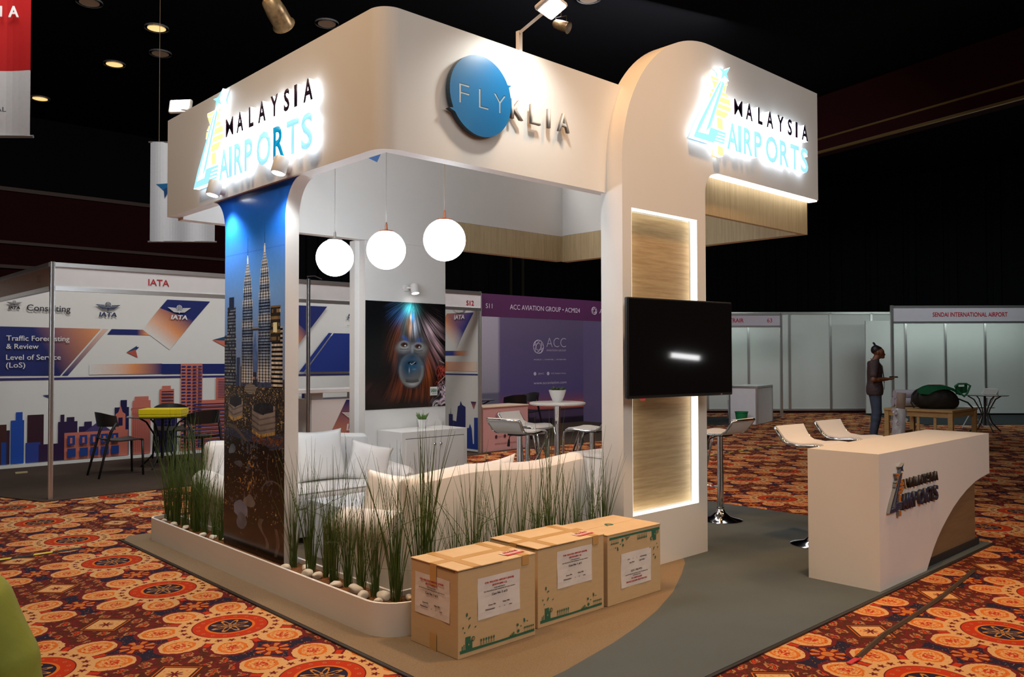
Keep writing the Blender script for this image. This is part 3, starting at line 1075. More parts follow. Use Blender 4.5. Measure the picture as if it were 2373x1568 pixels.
bm = NB(); box(bm, FX + th, 7.15, 4.60, 4.66, 3.32, 3.38); box(bm, FX + th, 7.15, 5.55, 5.61, 3.32, 3.38); box(bm, 3.60, 3.66, FY + th, 6.75, 3.38, 3.42); bmesh.ops.transform(bm, matrix=T, verts=bm.verts)
obj('ceiling_batten', bm, WHITE, can)

# ================================================================== PRINTED PILLAR
pil = thing('printed_pillar', 'white pillar with flared top, its face printed with twin towers by night', 'pillar', (2.57, 5.345, 0.162), kind='thing')
T = Matrix.Translation((-2.57, -5.345, -0.162))
YA, YB = 5.795, 4.895
def flare(z, f0=2.40, h=0.25, e=0.20):
    if z <= f0:
        return 0.0
    s = min(1.0, (z - f0) / h)
    return e * (1 - math.sqrt(max(0.0, 1 - s * s)))
zs_ = [0.162, 1.2, 2.2] + [2.40 + 0.25 * (1 - math.cos(PI / 2 * i / 10)) for i in range(11)][0:]
zs_ = sorted(set([0.162, 1.2, 2.2] + [2.40 + 0.25 * math.sin(PI / 2 * i / 12) for i in range(13)]))
bm = NB()
rows = []
for z in zs_:
    e = flare(z)
    rows.append([bm.verts.new((2.575, YA + e, z)), bm.verts.new((2.575, YB - e, z)), bm.verts.new((2.672, YB - e, z)), bm.verts.new((2.672, YA + e, z))])
for A, B in zip(rows, rows[1:]):
    for k in range(4):
        bm.faces.new((A[k], A[(k + 1) % 4], B[(k + 1) % 4], B[k]))
bm.faces.new(rows[0]); bm.faces.new(rows[-1])
bmesh.ops.recalc_face_normals(bm, faces=bm.faces)
bmesh.ops.transform(bm, matrix=T, verts=bm.verts)
obj('body', bm, WHITE, pil, smooth=True)


def tower_print():
    nx, nz = 300, 820
    z = np.concatenate([np.linspace(0.165, 2.40, nz - 60), 2.40 + 0.25 * np.sin(np.linspace(0, 1, 61)[1:] * PI / 2)])
    e = np.array([flare(q) for q in z])
    u = np.linspace(0, 1, nx)
    Y = (YA + e)[:, None] * (1 - u)[None] + (YB - e)[:, None] * u[None]
    Zg = np.repeat(z[:, None], nx, 1)
    V = np.stack([np.full_like(Y, 2.5725), Y, Zg], -1)
    U = (YA - Y) / (YA - YB)
    n = lambda a, b, s: _grid_noise(U * a, Zg * b, s)
    ramp = lambda a, b: np.clip((Zg - a) / (b - a), 0, 1)[..., None]
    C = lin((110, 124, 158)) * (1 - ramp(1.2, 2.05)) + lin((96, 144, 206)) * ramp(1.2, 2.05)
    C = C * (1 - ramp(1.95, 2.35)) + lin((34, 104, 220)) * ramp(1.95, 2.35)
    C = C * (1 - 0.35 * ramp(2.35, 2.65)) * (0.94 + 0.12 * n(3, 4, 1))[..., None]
    def put(mask, col):
        nonlocal C
        C = np.where(mask[..., None], col, C)
    put(Zg < 1.33 + 0.10 * np.floor(n(9, 0.01, 2) * 4) / 4, lin((54, 64, 92)) * (0.6 + 0.7 * n(60, 90, 3))[..., None])
    def facade(cu, hw, z0, z1, floors, dark, lit, warm, amount, cols):
        d = (U - cu) / hw
        m = (np.abs(d) < 1) & (Zg > z0) & (Zg < z1)
        fl = np.mod(Zg * floors, 1.0)
        wdw = (fl > 0.5) & (_grid_noise(np.floor(U * cols) * 1.7, np.floor(Zg * floors) * 3.3, 5) < amount)
        base = dark * (1.0 - 0.5 * d ** 2)[..., None]
        cc = np.where(wdw[..., None], lit * ((1 - 0.35 * np.abs(d)) * (0.5 + 0.8 * n(80, 50, 6)))[..., None], base)
        hot = (_grid_noise(U * cols * 0.7, np.floor(Zg * floors) * 0.31, 8) > 0.84) & wdw
        put(m, np.where(hot[..., None], warm, cc))
    navy, warm = lin((22, 30, 48)), lin((216, 176, 96))
    facade(0.10, 0.105, 1.20, 1.66, 44, navy, lin((112, 124, 140)), lin((170, 160, 120)), 0.75, 50)
    facade(0.125, 0.075, 1.3, 1.86, 44, navy, lin((104, 116, 134)), lin((150, 150, 130)), 0.7, 50)
    put((np.abs(U - 0.125) < 0.045) & (Zg > 1.84) & (Zg < 1.93), lin((26, 38, 64)))
    put((np.abs(U - 0.25) < 0.03) & (Zg > 1.2) & (Zg < 1.50), lin((40, 54, 90)))
    put((np.abs(U - 0.295) < 0.022) & (Zg > 1.2) & (Zg < 1.45), lin((108, 112, 130)))
    put((np.abs(U - 0.30) < 0.012) & (Zg > 1.2) & (Zg < 1.44), lin((44, 50, 74)))
    facade(0.535, 0.03, 1.2, 1.42, 30, lin((40, 44, 60)), lin((150, 120, 124)), warm, 0.5, 60)
    put(np.abs(U - 0.535) < 0.058 * np.clip((1.68 - Zg) / 0.2, 0, 1) * (Zg > 1.40), lin((70, 96, 150)) * (0.8 + 0.4 * n(50, 60, 30))[..., None])
    for cu, zb, zt, s in ((0.405, 1.325, 2.335, 1.0), (0.685, 1.335, 2.405, 1.06)):
        H = zt - zb
        q = (Zg - zb) / H
        tiers = [(0.00, 0.096), (0.42, 0.093), (0.425, 0.087), (0.565, 0.085), (0.57, 0.073), (0.655, 0.071), (0.66, 0.059), (0.72, 0.057), (0.725, 0.045), (0.765, 0.042), (0.77, 0.028), (0.80, 0.022), (0.825, 0.010), (0.85, 0.012), (0.865, 0.004), (1.0, 0.0015)]
        hh = np.interp(q, [a for a, b in tiers], [b for a, b in tiers]) * s
        d = (U - cu) / np.maximum(hh, 1e-4)
        m = (np.abs(d) < 1) & (q > 0) & (q < 1)
        rib = 0.5 + 0.5 * np.cos(d * 13)
        fl = np.mod(Zg * 50, 1.0) > 0.52
        glow = np.zeros_like(Zg)
        for a, w_, k in ((0.55, .030, .75), (0.64, .026, .85), (0.708, .022, .9), (0.758, .018, 1.0), (0.80, .03, 1.0), (0.40, .025, .6), (0.30, .015, .25), (0.03, .10, .9)):
            glow += k * np.exp(-((q - a) / w_) ** 2)
        glow = np.clip(glow, 0, 1.0)
        sh = 1 - 0.75 * np.clip(np.abs(d), 0, 1) ** 2
        body = lin((20, 36, 66))[None, None] * (0.45 + 0.75 * rib)[..., None]
        win = lin((140, 168, 208))[None, None] * (sh * (0.25 + 0.55 * n(120, 60, 9)))[..., None]
        cc = np.where(fl[..., None], np.maximum(body, win), body * 0.7)
        hot = lin((226, 226, 220))[None, None] * ((0.25 + 0.75 * rib) * (0.5 + 0.5 * fl))[..., None]
        g = (glow * (0.35 + 0.65 * rib))[..., None]
        cc = cc * (1 - g) + hot * g
        cc = np.where((q > 0.815)[..., None], np.where((q < 0.872)[..., None], lin((236, 236, 220)), lin((30, 60, 120))), cc)
        put(m, cc)
    put((U > 0.49) & (U < 0.60) & (np.abs(Zg - 1.695) < 0.012), lin((44, 52, 72)))
    put((U > 0.49) & (U < 0.60) & (np.abs(Zg - 1.700) < 0.003), lin((150, 146, 134)))
    facade(0.885, 0.085, 1.02, 1.70, 34, lin((14, 18, 26)), lin((190, 184, 172)), lin((196, 190, 176)), 1.1, 20)
    facade(0.86, 0.075, 1.60, 1.83, 22, lin((40, 36, 34)), lin((120, 100, 70)), warm, 0.7, 40)
    put((np.abs(U - 0.855) < 0.030) & (Zg > 1.665) & (Zg < 1.73), lin((240, 224, 160)))
    put((np.abs(U - 0.86) < 0.078) & (np.abs(Zg - 1.835) < 0.006), lin((110, 92, 70)))
    # podium blocks seen from above
    put((Zg < 1.30) & (Zg > 1.0), lin((52, 50, 50)) * (0.4 + 1.0 * n(50, 70, 31))[..., None])
    put((Zg < 1.30) & (Zg > 0.98) & (n(110, 140, 32) > 0.80), lin((170, 150, 108)) * (0.5 + 0.8 * n(20, 20, 33))[..., None])
    put(((U - 0.46) / 0.10) ** 2 + ((Zg - 1.285) / 0.035) ** 2 < 1, lin((120, 116, 112)) * (0.4 + 0.9 * (np.mod(Zg * 90, 1) > 0.5))[..., None])
    for c0, c1, zt, zb in ((0.08, 0.33, 1.235, 1.045), (0.49, 0.86, 1.20, 0.955)):
        w_ = (U - c0) / (c1 - c0)
        bot = zb + 0.035 - 0.09 * np.clip(w_, 0, 0.35) + 0.05 * np.clip(w_ - 0.35, 0, 1)
        top = zt - 0.05 * np.abs(w_ - 0.55)
        m = (U > c0) & (U < c1) & (Zg < top) & (Zg > bot)
        put(m, lin((128, 124, 124)) * (0.55 + 0.5 * (np.mod((Zg - bot) * 26, 1) > 0.3) + 0.25 * n(20, 40, 10) - 0.25 * (w_ < 0.3))[..., None])
        put(m & (Zg > top - 0.085 + 0.10 * np.abs(w_ - 0.5)) & (w_ > 0.06) & (w_ < 0.92), lin((36, 40, 50)) * (0.5 + 0.9 * n(40, 70, 11))[..., None])
        put(m & (Zg < bot + 0.022), lin((210, 180, 110)) * (0.3 + 0.9 * n(80, 30, 12))[..., None])
    put((U > 0.50) & (U < 0.98) & (Zg > 0.915) & (Zg < 0.955 + 0.03 * U) & (n(100, 150, 34) > 0.5), lin((150, 96, 46)) * (0.3 + 0.8 * n(30, 30, 35))[..., None])
    put(np.abs(Zg - 0.99 + 0.20 * (U - 0.12) - 0.03 * np.sin(9 * U)) < 0.014 * (U < 0.62) * (U > 0.08), lin((96, 92, 90)))
    # night park
    edge = 0.965 - 0.06 * U + 0.06 * (n(6, 3, 14) - 0.5)
    park = Zg < edge
    C = np.where(park[..., None], lin((17, 13, 13)) * (0.55 + 0.8 * n(9, 11, 15))[..., None], C)
    band = np.exp(-((U - 0.36 - 0.08 * np.sin(Zg * 9)) / 0.15) ** 2)
    f1 = n(40, 46, 16) * 0.55 + n(90, 100, 17) * 0.45
    patch = n(9, 9, 36)
    put(park & (Zg > 0.45) & (f1 > 0.80 - 0.13 * band - 0.12 * (patch > 0.55)), lin((92, 100, 120)) * (0.2 + 0.8 * n(25, 25, 18))[..., None])
    f2 = n(64, 70, 19)
    put(park & (Zg > 0.40) & (f2 > 0.93 - 0.07 * band - 0.05 * (patch > 0.6)), lin((206, 164, 92)) * (0.3 + 0.8 * n(25, 25, 20))[..., None])
    town = np.exp(-(((U - 0.46) / 0.15) ** 2 + ((Zg - 0.63) / 0.09) ** 2))
    put(park & (f1 > 0.85 - 0.36 * town), lin((120, 96, 88)) * (0.25 + 0.8 * n(30, 30, 37))[..., None])
    put(park & (f2 > 1.02 - 0.32 * town), lin((214, 172, 92)) * (0.4 + 0.6 * n(30, 30, 38))[..., None])
    def blot(cu, cz, a, b, seed, k, col, lim=0.7):
        put(((U - cu) / a) ** 2 + ((Zg - cz) / b) ** 2 + k * (n(13, 16, seed) - 0.5) < lim, lin(col) * (0.6 + 0.6 * n(14, 18, seed + 1))[..., None])
    blot(0.29, 0.44, 0.155, 0.085, 21, 0.9, (118, 132, 162)); blot(0.31, 0.35, 0.10, 0.07, 40, 1.0, (96, 110, 136)); blot(0.46, 0.515, 0.11, 0.05, 23, 1.3, (120, 118, 122), 0.6)
    blot(0.15, 0.845, 0.075, 0.045, 25, 1.2, (104, 122, 146), 0.6); blot(0.24, 0.76, 0.10, 0.03, 27, 1.4, (84, 90, 104), 0.5); blot(0.33, 0.90, 0.05, 0.05, 28, 1.4, (80, 84, 88), 0.4)
    rc = np.sqrt(((U - 0.83) / 0.17) ** 2 + ((Zg - 0.60) / 0.085) ** 2)
    put((np.abs(rc - 1) < 0.05) & (Zg > 0.60), lin((92, 88, 84)))
    put(np.abs(U - 0.78 - 0.04 * np.sin(Zg * 14)) < 0.006 * (Zg > 0.68) * (Zg < 0.86), lin((80, 78, 76)))
    put((np.abs(U - 0.69 - 0.06 * np.sin((Zg - 0.2) * 26)) < 0.030 * (0.5 + n(9, 9, 26))) & (Zg > 0.23) & (Zg < 0.42), lin((92, 84, 86)) * (0.6 + 0.5 * n(30, 30, 41))[..., None])
    put((np.abs(U - 0.87 - 0.04 * np.sin((Zg - 0.2) * 17)) < 0.028 * (0.3 + 1.2 * n(9, 9, 27))) & (Zg > 0.2) & (Zg < 0.38), lin((86, 78, 76)) * (0.6 + 0.5 * n(30, 30, 42))[..., None])
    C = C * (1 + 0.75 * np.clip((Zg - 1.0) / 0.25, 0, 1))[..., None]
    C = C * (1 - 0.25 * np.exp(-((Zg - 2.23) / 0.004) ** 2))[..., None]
    return V, C
V, C = tower_print()
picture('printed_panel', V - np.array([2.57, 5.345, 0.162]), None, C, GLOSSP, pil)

# ================================================================== REAR PARTITION AND POSTER
part = thing('partition_wall', 'white partition carrying the ape portrait, at the back of the lounge', 'partition', (4.385, 6.75, Z0), kind='thing')
bm = NB(); box(bm, 0, 0.985, 0, 0.19, 0, 2.628 - Z0); box(bm, -0.05, 0.0, 0.10, 0.19, 0, 2.628 - Z0)
obj('panel', bm, WHITE, part)
poster = thing('portrait_poster', 'photo poster of a red-haired ape face on the white partition', 'poster', (4.878, 6.745, 0.993))
def ape():
    nx, ny = 320, 350
    u = np.linspace(0, 1, nx)[None].repeat(ny, 0)
    v = np.linspace(0, 1, ny)[:, None].repeat(nx, 1)     # 0 = top
    n = lambda a, b, s: _grid_noise(u * a, v * b, s)
    E = lambda cu, cv, a, b, p=1.0: np.exp(-(((u - cu) / a) ** 2 + ((v - cv) / b) ** 2) ** p)
    du, dv = u - 0.57, v + 0.06
    ang, rad = np.arctan2(du, dv), np.sqrt(du ** 2 + dv ** 2)
    bend = ang + 0.05 * np.sin(rad * 6) + 0.03 * n(4, 4, 2)
    st = _grid_noise(bend * 34 + 40, rad * 3.0, 3) * 0.45 + _grid_noise(bend * 90 + 40, rad * 5.0, 4) * 0.35 + _grid_noise(bend * 170 + 40, rad * 8, 5) * 0.2
    st = np.clip((st - 0.25) / 0.5, 0, 1)
    C = lin((9, 12, 15))[None, None] * (0.7 + 0.6 * n(5, 5, 6))[..., None]
    def over(col, a):
        nonlocal C
        a = np.clip(a, 0, 1)[..., None]
        C = C * (1 - a) + np.asarray(col) * a
    def hair(col, lo, a):
        over(lin(col) * (lo + (1.5 - lo) * st ** 1.4)[..., None], a)
    hair((54, 40, 36), 0.2, E(0.57, 0.50, 0.34, 0.50, 1.5) * 0.9)
    hair((112, 64, 42), 0.25, E(0.33, 0.50, 0.10, 0.20) * 0.8)
    hair((120, 58, 34), 0.2, E(0.42, 0.40, 0.07, 0.22) * 0.8)
    hair((172, 88, 46), 0.25, E(0.76, 0.66, 0.075, 0.20) * 1.0)
    hair((124, 62, 38), 0.25, E(0.52, 0.87, 0.26, 0.08) * 0.8)
    hair((120, 56, 34), 0.2, E(0.40, 0.78, 0.10, 0.10) * 0.8)
    hair((70, 42, 38), 0.4, E(0.06, 0.84, 0.2, 0.12) * 0.6)
    over(lin((10, 10, 12)), E(0.45, 1.02, 0.4, 0.10) * 0.85)
    over(lin((12, 11, 12)), E(0.27, 0.63, 0.075, 0.10) * 0.9)
    over(lin((8, 11, 14)), E(0.10, 0.35, 0.17, 0.4) * 0.85)
    hair((214, 184, 194), 0.02, E(0.82, 0.26, 0.10, 0.10) * 1.0)
    hair((196, 160, 168), 0.02, E(0.89, 0.40, 0.08, 0.14) * 1.0)
    hair((122, 78, 78), 0.05, E(0.86, 0.55, 0.06, 0.10) * 0.8)
    hair((64, 160, 164), 0.3, E(0.52, 0.05, 0.11, 0.09) * 0.95)
    hair((54, 100, 160), 0.1, E(0.38, 0.11, 0.10, 0.09) * 0.75)
    # brow and face
    hw = np.interp(v, [0.10, 0.2, 0.30, 0.38, 0.45, 0.52, 0.58, 0.66, 0.74, 0.80, 0.84], [0.04, 0.10, 0.145, 0.20, 0.215, 0.19, 0.17, 0.175, 0.15, 0.095, 0.05])
    d = np.abs(u - 0.565) / hw
    face = np.clip((1.12 - d) / 0.35, 0, 1) * np.clip((v - 0.14) / 0.1, 0, 1) * np.clip((0.83 - v) / 0.04, 0, 1)
    over(lin((74, 70, 70)) * (0.6 + 0.8 * n(20, 20, 7))[..., None], face * 0.92)
    hair((60, 84, 84), 0.2, E(0.47, 0.24, 0.05, 0.09) * 0.7)
    hair((196, 140, 98), 0.1, E(0.53, 0.235, 0.035, 0.075) * 0.9)
    hair((178, 186, 198), 0.15, E(0.60, 0.24, 0.045, 0.085) * 0.95)
    over(lin((50, 150, 220)), E(0.575, 0.145, 0.016, 0.04) * 0.9)
    over(lin((216, 196, 182)), E(0.545, 0.145, 0.010, 0.032) * 0.9)
    # light skin round the eyes and down the cheeks
    over(lin((150, 150, 150)) * (0.75 + 0.5 * n(24, 24, 8))[..., None], E(0.455, 0.435, 0.085, 0.045, 1.6) * 0.95)
    over(lin((140, 140, 136)) * (0.75 + 0.5 * n(24, 24, 9))[..., None], E(0.665, 0.44, 0.085, 0.05, 1.6) * 0.95)
    over(lin((120, 112, 106)), E(0.70, 0.49, 0.06, 0.035) * 0.6)
    over(lin((48, 44, 46)), E(0.43, 0.515, 0.055, 0.025) * 0.7)
    over(lin((160, 166, 170)), E(0.565, 0.44, 0.018, 0.06) * 0.75)
    over(lin((40, 42, 50)), E(0.565, 0.365, 0.020, 0.035) * 0.7)
    for cu, cv, tl in ((0.478, 0.345, 0.45), (0.655, 0.360, -0.1)):
        over(lin((52, 104, 190)) * (0.3 + 0.9 * st)[..., None], np.exp(-(((u - cu) / 0.035) ** 2 + ((v - cv - tl * (u - cu)) / 0.022) ** 2)) * 0.75)
    for cu, cv in ((0.463, 0.402), (0.642, 0.416)):
        over(lin((186, 188, 190)), (E(cu, cv, 0.060, 0.034, 2) - E(cu, cv, 0.047, 0.024, 2)) * 0.8)
        over(lin((16, 11, 11)), E(cu, cv, 0.046, 0.023, 2.5))
        over(lin((92, 40, 30)), E(cu, cv, 0.026, 0.019, 3))
        over(lin((10, 7, 8)), E(cu, cv, 0.012, 0.011, 3))
        over(lin((250, 250, 252)), E(cu + 0.012, cv + 0.008, 0.010, 0.006, 2) * 0.95)
        over(lin((70, 64, 64)), np.exp(-((v - cv - 0.045 + 2.2 * (u - cu) ** 2) / 0.006) ** 2) * (np.abs(u - cu) < 0.055) * 0.65)
        over(lin((86, 80, 80)), np.exp(-((v - cv - 0.068 + 2.5 * (u - cu) ** 2) / 0.006) ** 2) * (np.abs(u - cu) < 0.05) * 0.5)
    # muzzle: teal above, pale lip and chin below
    mz = np.sqrt(((u - 0.555) / 0.160) ** 2 + ((v - 0.645) / 0.165) ** 2)
    over(lin((112, 110, 108)) * (0.85 + 0.3 * n(9, 9, 10))[..., None], np.clip((1.03 - mz) / 0.10, 0, 1))
    over(lin((178, 180, 180)), np.clip((1.03 - mz) / 0.2, 0, 1) * np.clip(mz - 0.72, 0, 0.3) * 3.0 * (v > 0.6) * np.clip((u - 0.50) / 0.1, 0.35, 1))
    over(lin((34, 102, 142)) * (0.6 + 0.6 * n(15, 15, 11))[..., None], E(0.56, 0.595, 0.125, 0.085, 1.0) * 0.9)
    over(lin((14, 58, 84)), E(0.50, 0.62, 0.06, 0.085, 1.3) * 0.75)
    over(lin((16, 62, 92)), E(0.565, 0.515, 0.06, 0.03) * 0.7)
    over(lin((10, 36, 56)), E(0.565, 0.572, 0.062, 0.022, 1.5) * 0.75)
    for cu in (0.530, 0.600):
        over(lin((3, 6, 10)), E(cu, 0.575, 0.018, 0.012, 2))
    over(lin((206, 206, 200)), np.exp(-((v - 0.590 + 0.55 * np.abs(u - 0.558)) / 0.0035) ** 2) * (u > 0.535) * (u < 0.605) * 0.95)
    over(lin((170, 214, 236)), E(0.527, 0.645, 0.005, 0.022) * 0.9)
    over(lin((120, 170, 196)), E(0.59, 0.635, 0.022, 0.005) * 0.6)
    mo = v - 0.757 + 1.6 * (u - 0.565) ** 2
    over(lin((22, 24, 28)), np.exp(-(mo / 0.0055) ** 2) * (np.abs(u - 0.565) < 0.085) * 0.95)
    over(lin((60, 62, 66)), np.exp(-((mo + 0.014) / 0.010) ** 2) * (np.abs(u - 0.565) < 0.08) * 0.6)
    over(lin((190, 190, 188)), np.exp(-((mo - 0.020) / 0.012) ** 2) * np.exp(-((u - 0.565) / 0.06) ** 2) * 0.85)
    # fibres at the lower right, and a twig
    cl = np.clip((_grid_noise(u * 46 + 16 * n(7, 7, 12), v * 60 + 10 * n(6, 6, 13), 14) - 0.25) / 0.5, 0, 1)
    over(lin((168, 70, 58)) * (0.1 + 1.3 * cl)[..., None], E(0.945, 0.66, 0.07, 0.065, 3))
    over(lin((110, 44, 36)) * (0.1 + 1.3 * cl)[..., None], E(0.92, 0.77, 0.06, 0.06, 3))
    over(lin((204, 184, 196)) * (0.04 + 1.35 * cl ** 1.5)[..., None], E(0.965, 0.89, 0.085, 0.12, 3))
    over(lin((196, 184, 190)) * (0.04 + 1.35 * cl ** 1.5)[..., None], E(0.86, 0.97, 0.05, 0.05, 2))
    over(lin((216, 206, 196)), np.exp(-((v - 0.565 - 0.45 * (u - 0.95)) / 0.003) ** 2) * (u > 0.92) * (u < 0.985))
    over(lin((216, 180, 170)), np.exp(-((v - 0.74 + 0.7 * (u - 0.95)) / 0.004) ** 2) * (u > 0.9))
    return u, v, C
u, v, C = ape()
W_, H_ = 0.972, 1.055
V = np.stack([(u - 0.5) * W_, np.full_like(u, -0.002), (1 - v) * H_], -1)
picture('photo_print', V[::-1], None, C[::-1], GLOSSP, poster)
bm = NB(); box(bm, -W_ / 2 - 0.002, W_ / 2 + 0.002, 0.0, 0.004, 0, H_)
obj('backing_board', bm, BLACKP, poster)
M = front(0.286, -0.0035, 0.115)
paint('badge', M, [([(0, 0), (0.095, 0), (0.095, 0.088), (0, 0.088)], (0.80, 0.82, 0.80, 1))], poster, off=0.0)
SG = mat('badge_green', (0.10, 0.24, 0.12), 0.5)
text('badge_lettering', 'SABAH', front(0.293, -0.0055, 0.148), 0.036, SG, poster, width=0.08, bold=0.02)
text('badge_lettering', 'MALAYSIA', front(0.312, -0.0055, 0.127), 0.012, DPR, poster, width=0.06)

# ================================================================== MEDIA TOWER
tow = thing('media_tower', 'tall white tower with an arched shoulder and overhead arm, carrying the television', 'tower', (4.43, 3.617, Z0), kind='thing')
TX0, TX1, TY, ZT = 4.43, 5.435, 3.617, 3.935
T = Matrix.Translation((-TX0, -TY, -Z0))
RR = 1.09
XZ = frame((0, 0, 0), (1, 0, 0), (0, 0, 1))     # local z is -Y
arch = [(TX0 + RR - RR * math.cos(PI / 2 * i / 28), ZT - RR + RR * math.sin(PI / 2 * i / 28)) for i in range(29)]
fil = [(5.61 - 0.175 * math.sin(PI / 2 * i / 8), 2.765 + 0.175 * math.cos(PI / 2 * i / 8)) for i in range(9)]
outline = [(TX1, Z0)] + fil[::-1] + [(7.27, 2.94), (7.27, ZT)] + arch[::-1] + [(TX0, Z0)]
hole = [(4.53, 0.395), (4.53, 2.54), (5.322, 2.54), (5.322, 0.395)]
# front slab with the recess cut: built from rings of quads around the opening
bm = NB()
def slabface(y, flip):
    vs = {}
    def v(p):
        if p not in vs:
            vs[p] = bm.verts.new((p[0], y, p[1]))
        return vs[p]
    f1 = [(TX0, Z0), (TX0, 0.395), (4.53, 0.395), (5.322, 0.395), (TX1, 0.395), (TX1, Z0)]
    f2 = [(TX0, 0.395), (TX0, 2.54), (4.53, 2.54), (4.53, 0.395)]
    f3 = [(5.322, 0.395), (5.322, 2.54), (TX1, 2.54), (TX1, 0.395)]
    f4 = [(TX0, 2.54)] + arch + [(7.27, ZT), (7.27, 2.94)] + fil + [(TX1, 2.54), (5.322, 2.54), (4.53, 2.54)]
    for f in (f1, f2, f3, f4):
        bm.faces.new([v(p) for p in (f if not flip else f[::-1])])
    return vs
A = slabface(TY, True)
B = slabface(TY + 0.075, False)
outer = [(TX0, Z0), (TX0, 0.395), (TX0, 2.54)] + arch + [(7.27, ZT), (7.27, 2.94)] + fil + [(TX1, 2.54), (TX1, 0.395), (TX1, Z0)]
for i in range(len(outer)):
    p, q = outer[i], outer[(i + 1) % len(outer)]
    bm.faces.new((A[p], A[q], B[q], B[p]))
for i in range(4):
    p, q = hole[i], hole[(i + 1) % 4]
    bm.faces.new((A[p], A[q], B[q], B[p]))
bmesh.ops.recalc_face_normals(bm, faces=bm.faces)
# body behind the slab
back = [(TX1, Z0)] + [(TX1, 2.65)] + [(5.61, 2.965), (7.10, 2.965), (7.10, ZT - 0.01)] + [(max(x, TX0 + 0.002), min(z, ZT - 0.01)) for x, z in arch[::-1]] + [(TX0 + 0.002, Z0)]
bodyp = [(TX1 - 0.002, Z0), (TX1 - 0.002, 2.62)] + [(x, z - 0.0) for x, z in arch[::-1] if x < TX1 - 0.03] + [(TX0, Z0)]
prism(bm, bodyp, -(TY + 0.193), -(TY + 0.075), XZ)
bmesh.ops.transform(bm, matrix=T, verts=bm.verts)
obj('body', bm, WHITE, tow, smooth=True)
bm = NB(); box(bm, 5.3, 7.265, TY + 0.075, TY + 0.14, 2.955, ZT - 0.005); bmesh.ops.transform(bm, matrix=T, verts=bm.verts)
obj('arm_back', bm, WHITE, tow)
bm = NB(); box(bm, 4.545, 5.307, TY + 0.066, TY + 0.0745, 0.41, 2.525); bmesh.ops.transform(bm, matrix=T, verts=bm.verts)
obj('oak_panel', bm, MATS['oak_flat'], tow)
LEDR = mat('led_reveal', (0.9, 0.9, 0.9), 0.5, emit=(1.0, 0.97, 0.80), es=2.6, var=0.01)
bm = NB()
y0, y1 = TY + 0.004, TY + 0.056
box(bm, 4.531, 4.536, y0, y1, 0.40, 2.535); box(bm, 5.316, 5.321, y0, y1, 0.40, 2.535)
box(bm, 4.536, 5.316, y0, y1, 0.396, 0.401); box(bm, 4.536, 5.316, y0, y1, 2.534, 2.539)
bmesh.ops.transform(bm, matrix=T, verts=bm.verts)
obj('recess_light', bm, LEDR, tow)
bm = NB(); box(bm, 5.62, 7.262, TY + 0.008, TY + 0.088, 2.928, 2.9385); bmesh.ops.transform(bm, matrix=T, verts=bm.verts)
obj('arm_light', bm, LEDW, tow)

# ================================================================== SIGNS
EMB = dict(
    slashL=[(-0.576, 0.006), (-0.504, 0.125), (-0.237, 0.480), (-0.178, 0.535), (-0.215, 0.470), (-0.466, 0.115), (-0.512, 0.055)],
    base=[(-0.576, 0.006), (-0.512, 0.055), (-0.378, 0.059), (-0.35, 0.12), (-0.128, 0.115), (-0.140, 0.096), (-0.245, 0.096), (-0.252, 0.088), (-0.142, 0.088), (-0.146, 0.070), (-0.262, 0.070), (-0.269, 0.062), (-0.148, 0.062), (-0.152, 0.044), (-0.279, 0.044), (-0.286, 0.036), (-0.154, 0.036), (-0.158, 0.020), (-0.30, 0.020), (-0.305, 0.006)],
    slashR=[(-0.416, 0.073), (-0.35, 0.123), (-0.254, 0.304), (-0.150, 0.500), (-0.176, 0.520)],
    star=[(-0.067, 0.65), (-0.115, 0.586), (-0.087, 0.536), (-0.148, 0.562), (-0.200, 0.520), (-0.181, 0.584), (-0.233, 0.61), (-0.147, 0.607)])
ORG = [[(-0.339, 0.525), (-0.225, 0.52), (-0.235, 0.501), (-0.334, 0.501)], [(-0.135, 0.519), (-0.104, 0.517), (-0.104, 0.499), (-0.145, 0.499)],
       [(-0.327, 0.494), (-0.24, 0.494), (-0.28, 0.437), (-0.29, 0.437)], [(-0.147, 0.494), (-0.118, 0.494), (-0.140, 0.438), (-0.175, 0.438)],
       [(-0.309, 0.430), (-0.285, 0.430), (-0.305, 0.402), (-0.343, 0.402)], [(-0.180, 0.430), (-0.135, 0.430), (-0.085, 0.402), (-0.195, 0.402)],
       [(-0.35, 0.390), (-0.312, 0.390), (-0.35, 0.343), (-0.362, 0.343)], [(-0.203, 0.388), (-0.074, 0.388), (-0.058, 0.345), (-0.228, 0.345)],
       [(-0.235, 0.331), (-0.058, 0.329), (-0.068, 0.293), (-0.255, 0.293)], [(-0.262, 0.281), (-0.090, 0.279), (-0.145, 0.228), (-0.270, 0.230)],
       [(-0.257, 0.219), (-0.178, 0.216), (-0.174, 0.128), (-0.253, 0.133)], [(-0.25, -0.002), (-0.171, -0.009), (-0.175, -0.078), (-0.252, -0.073)]]
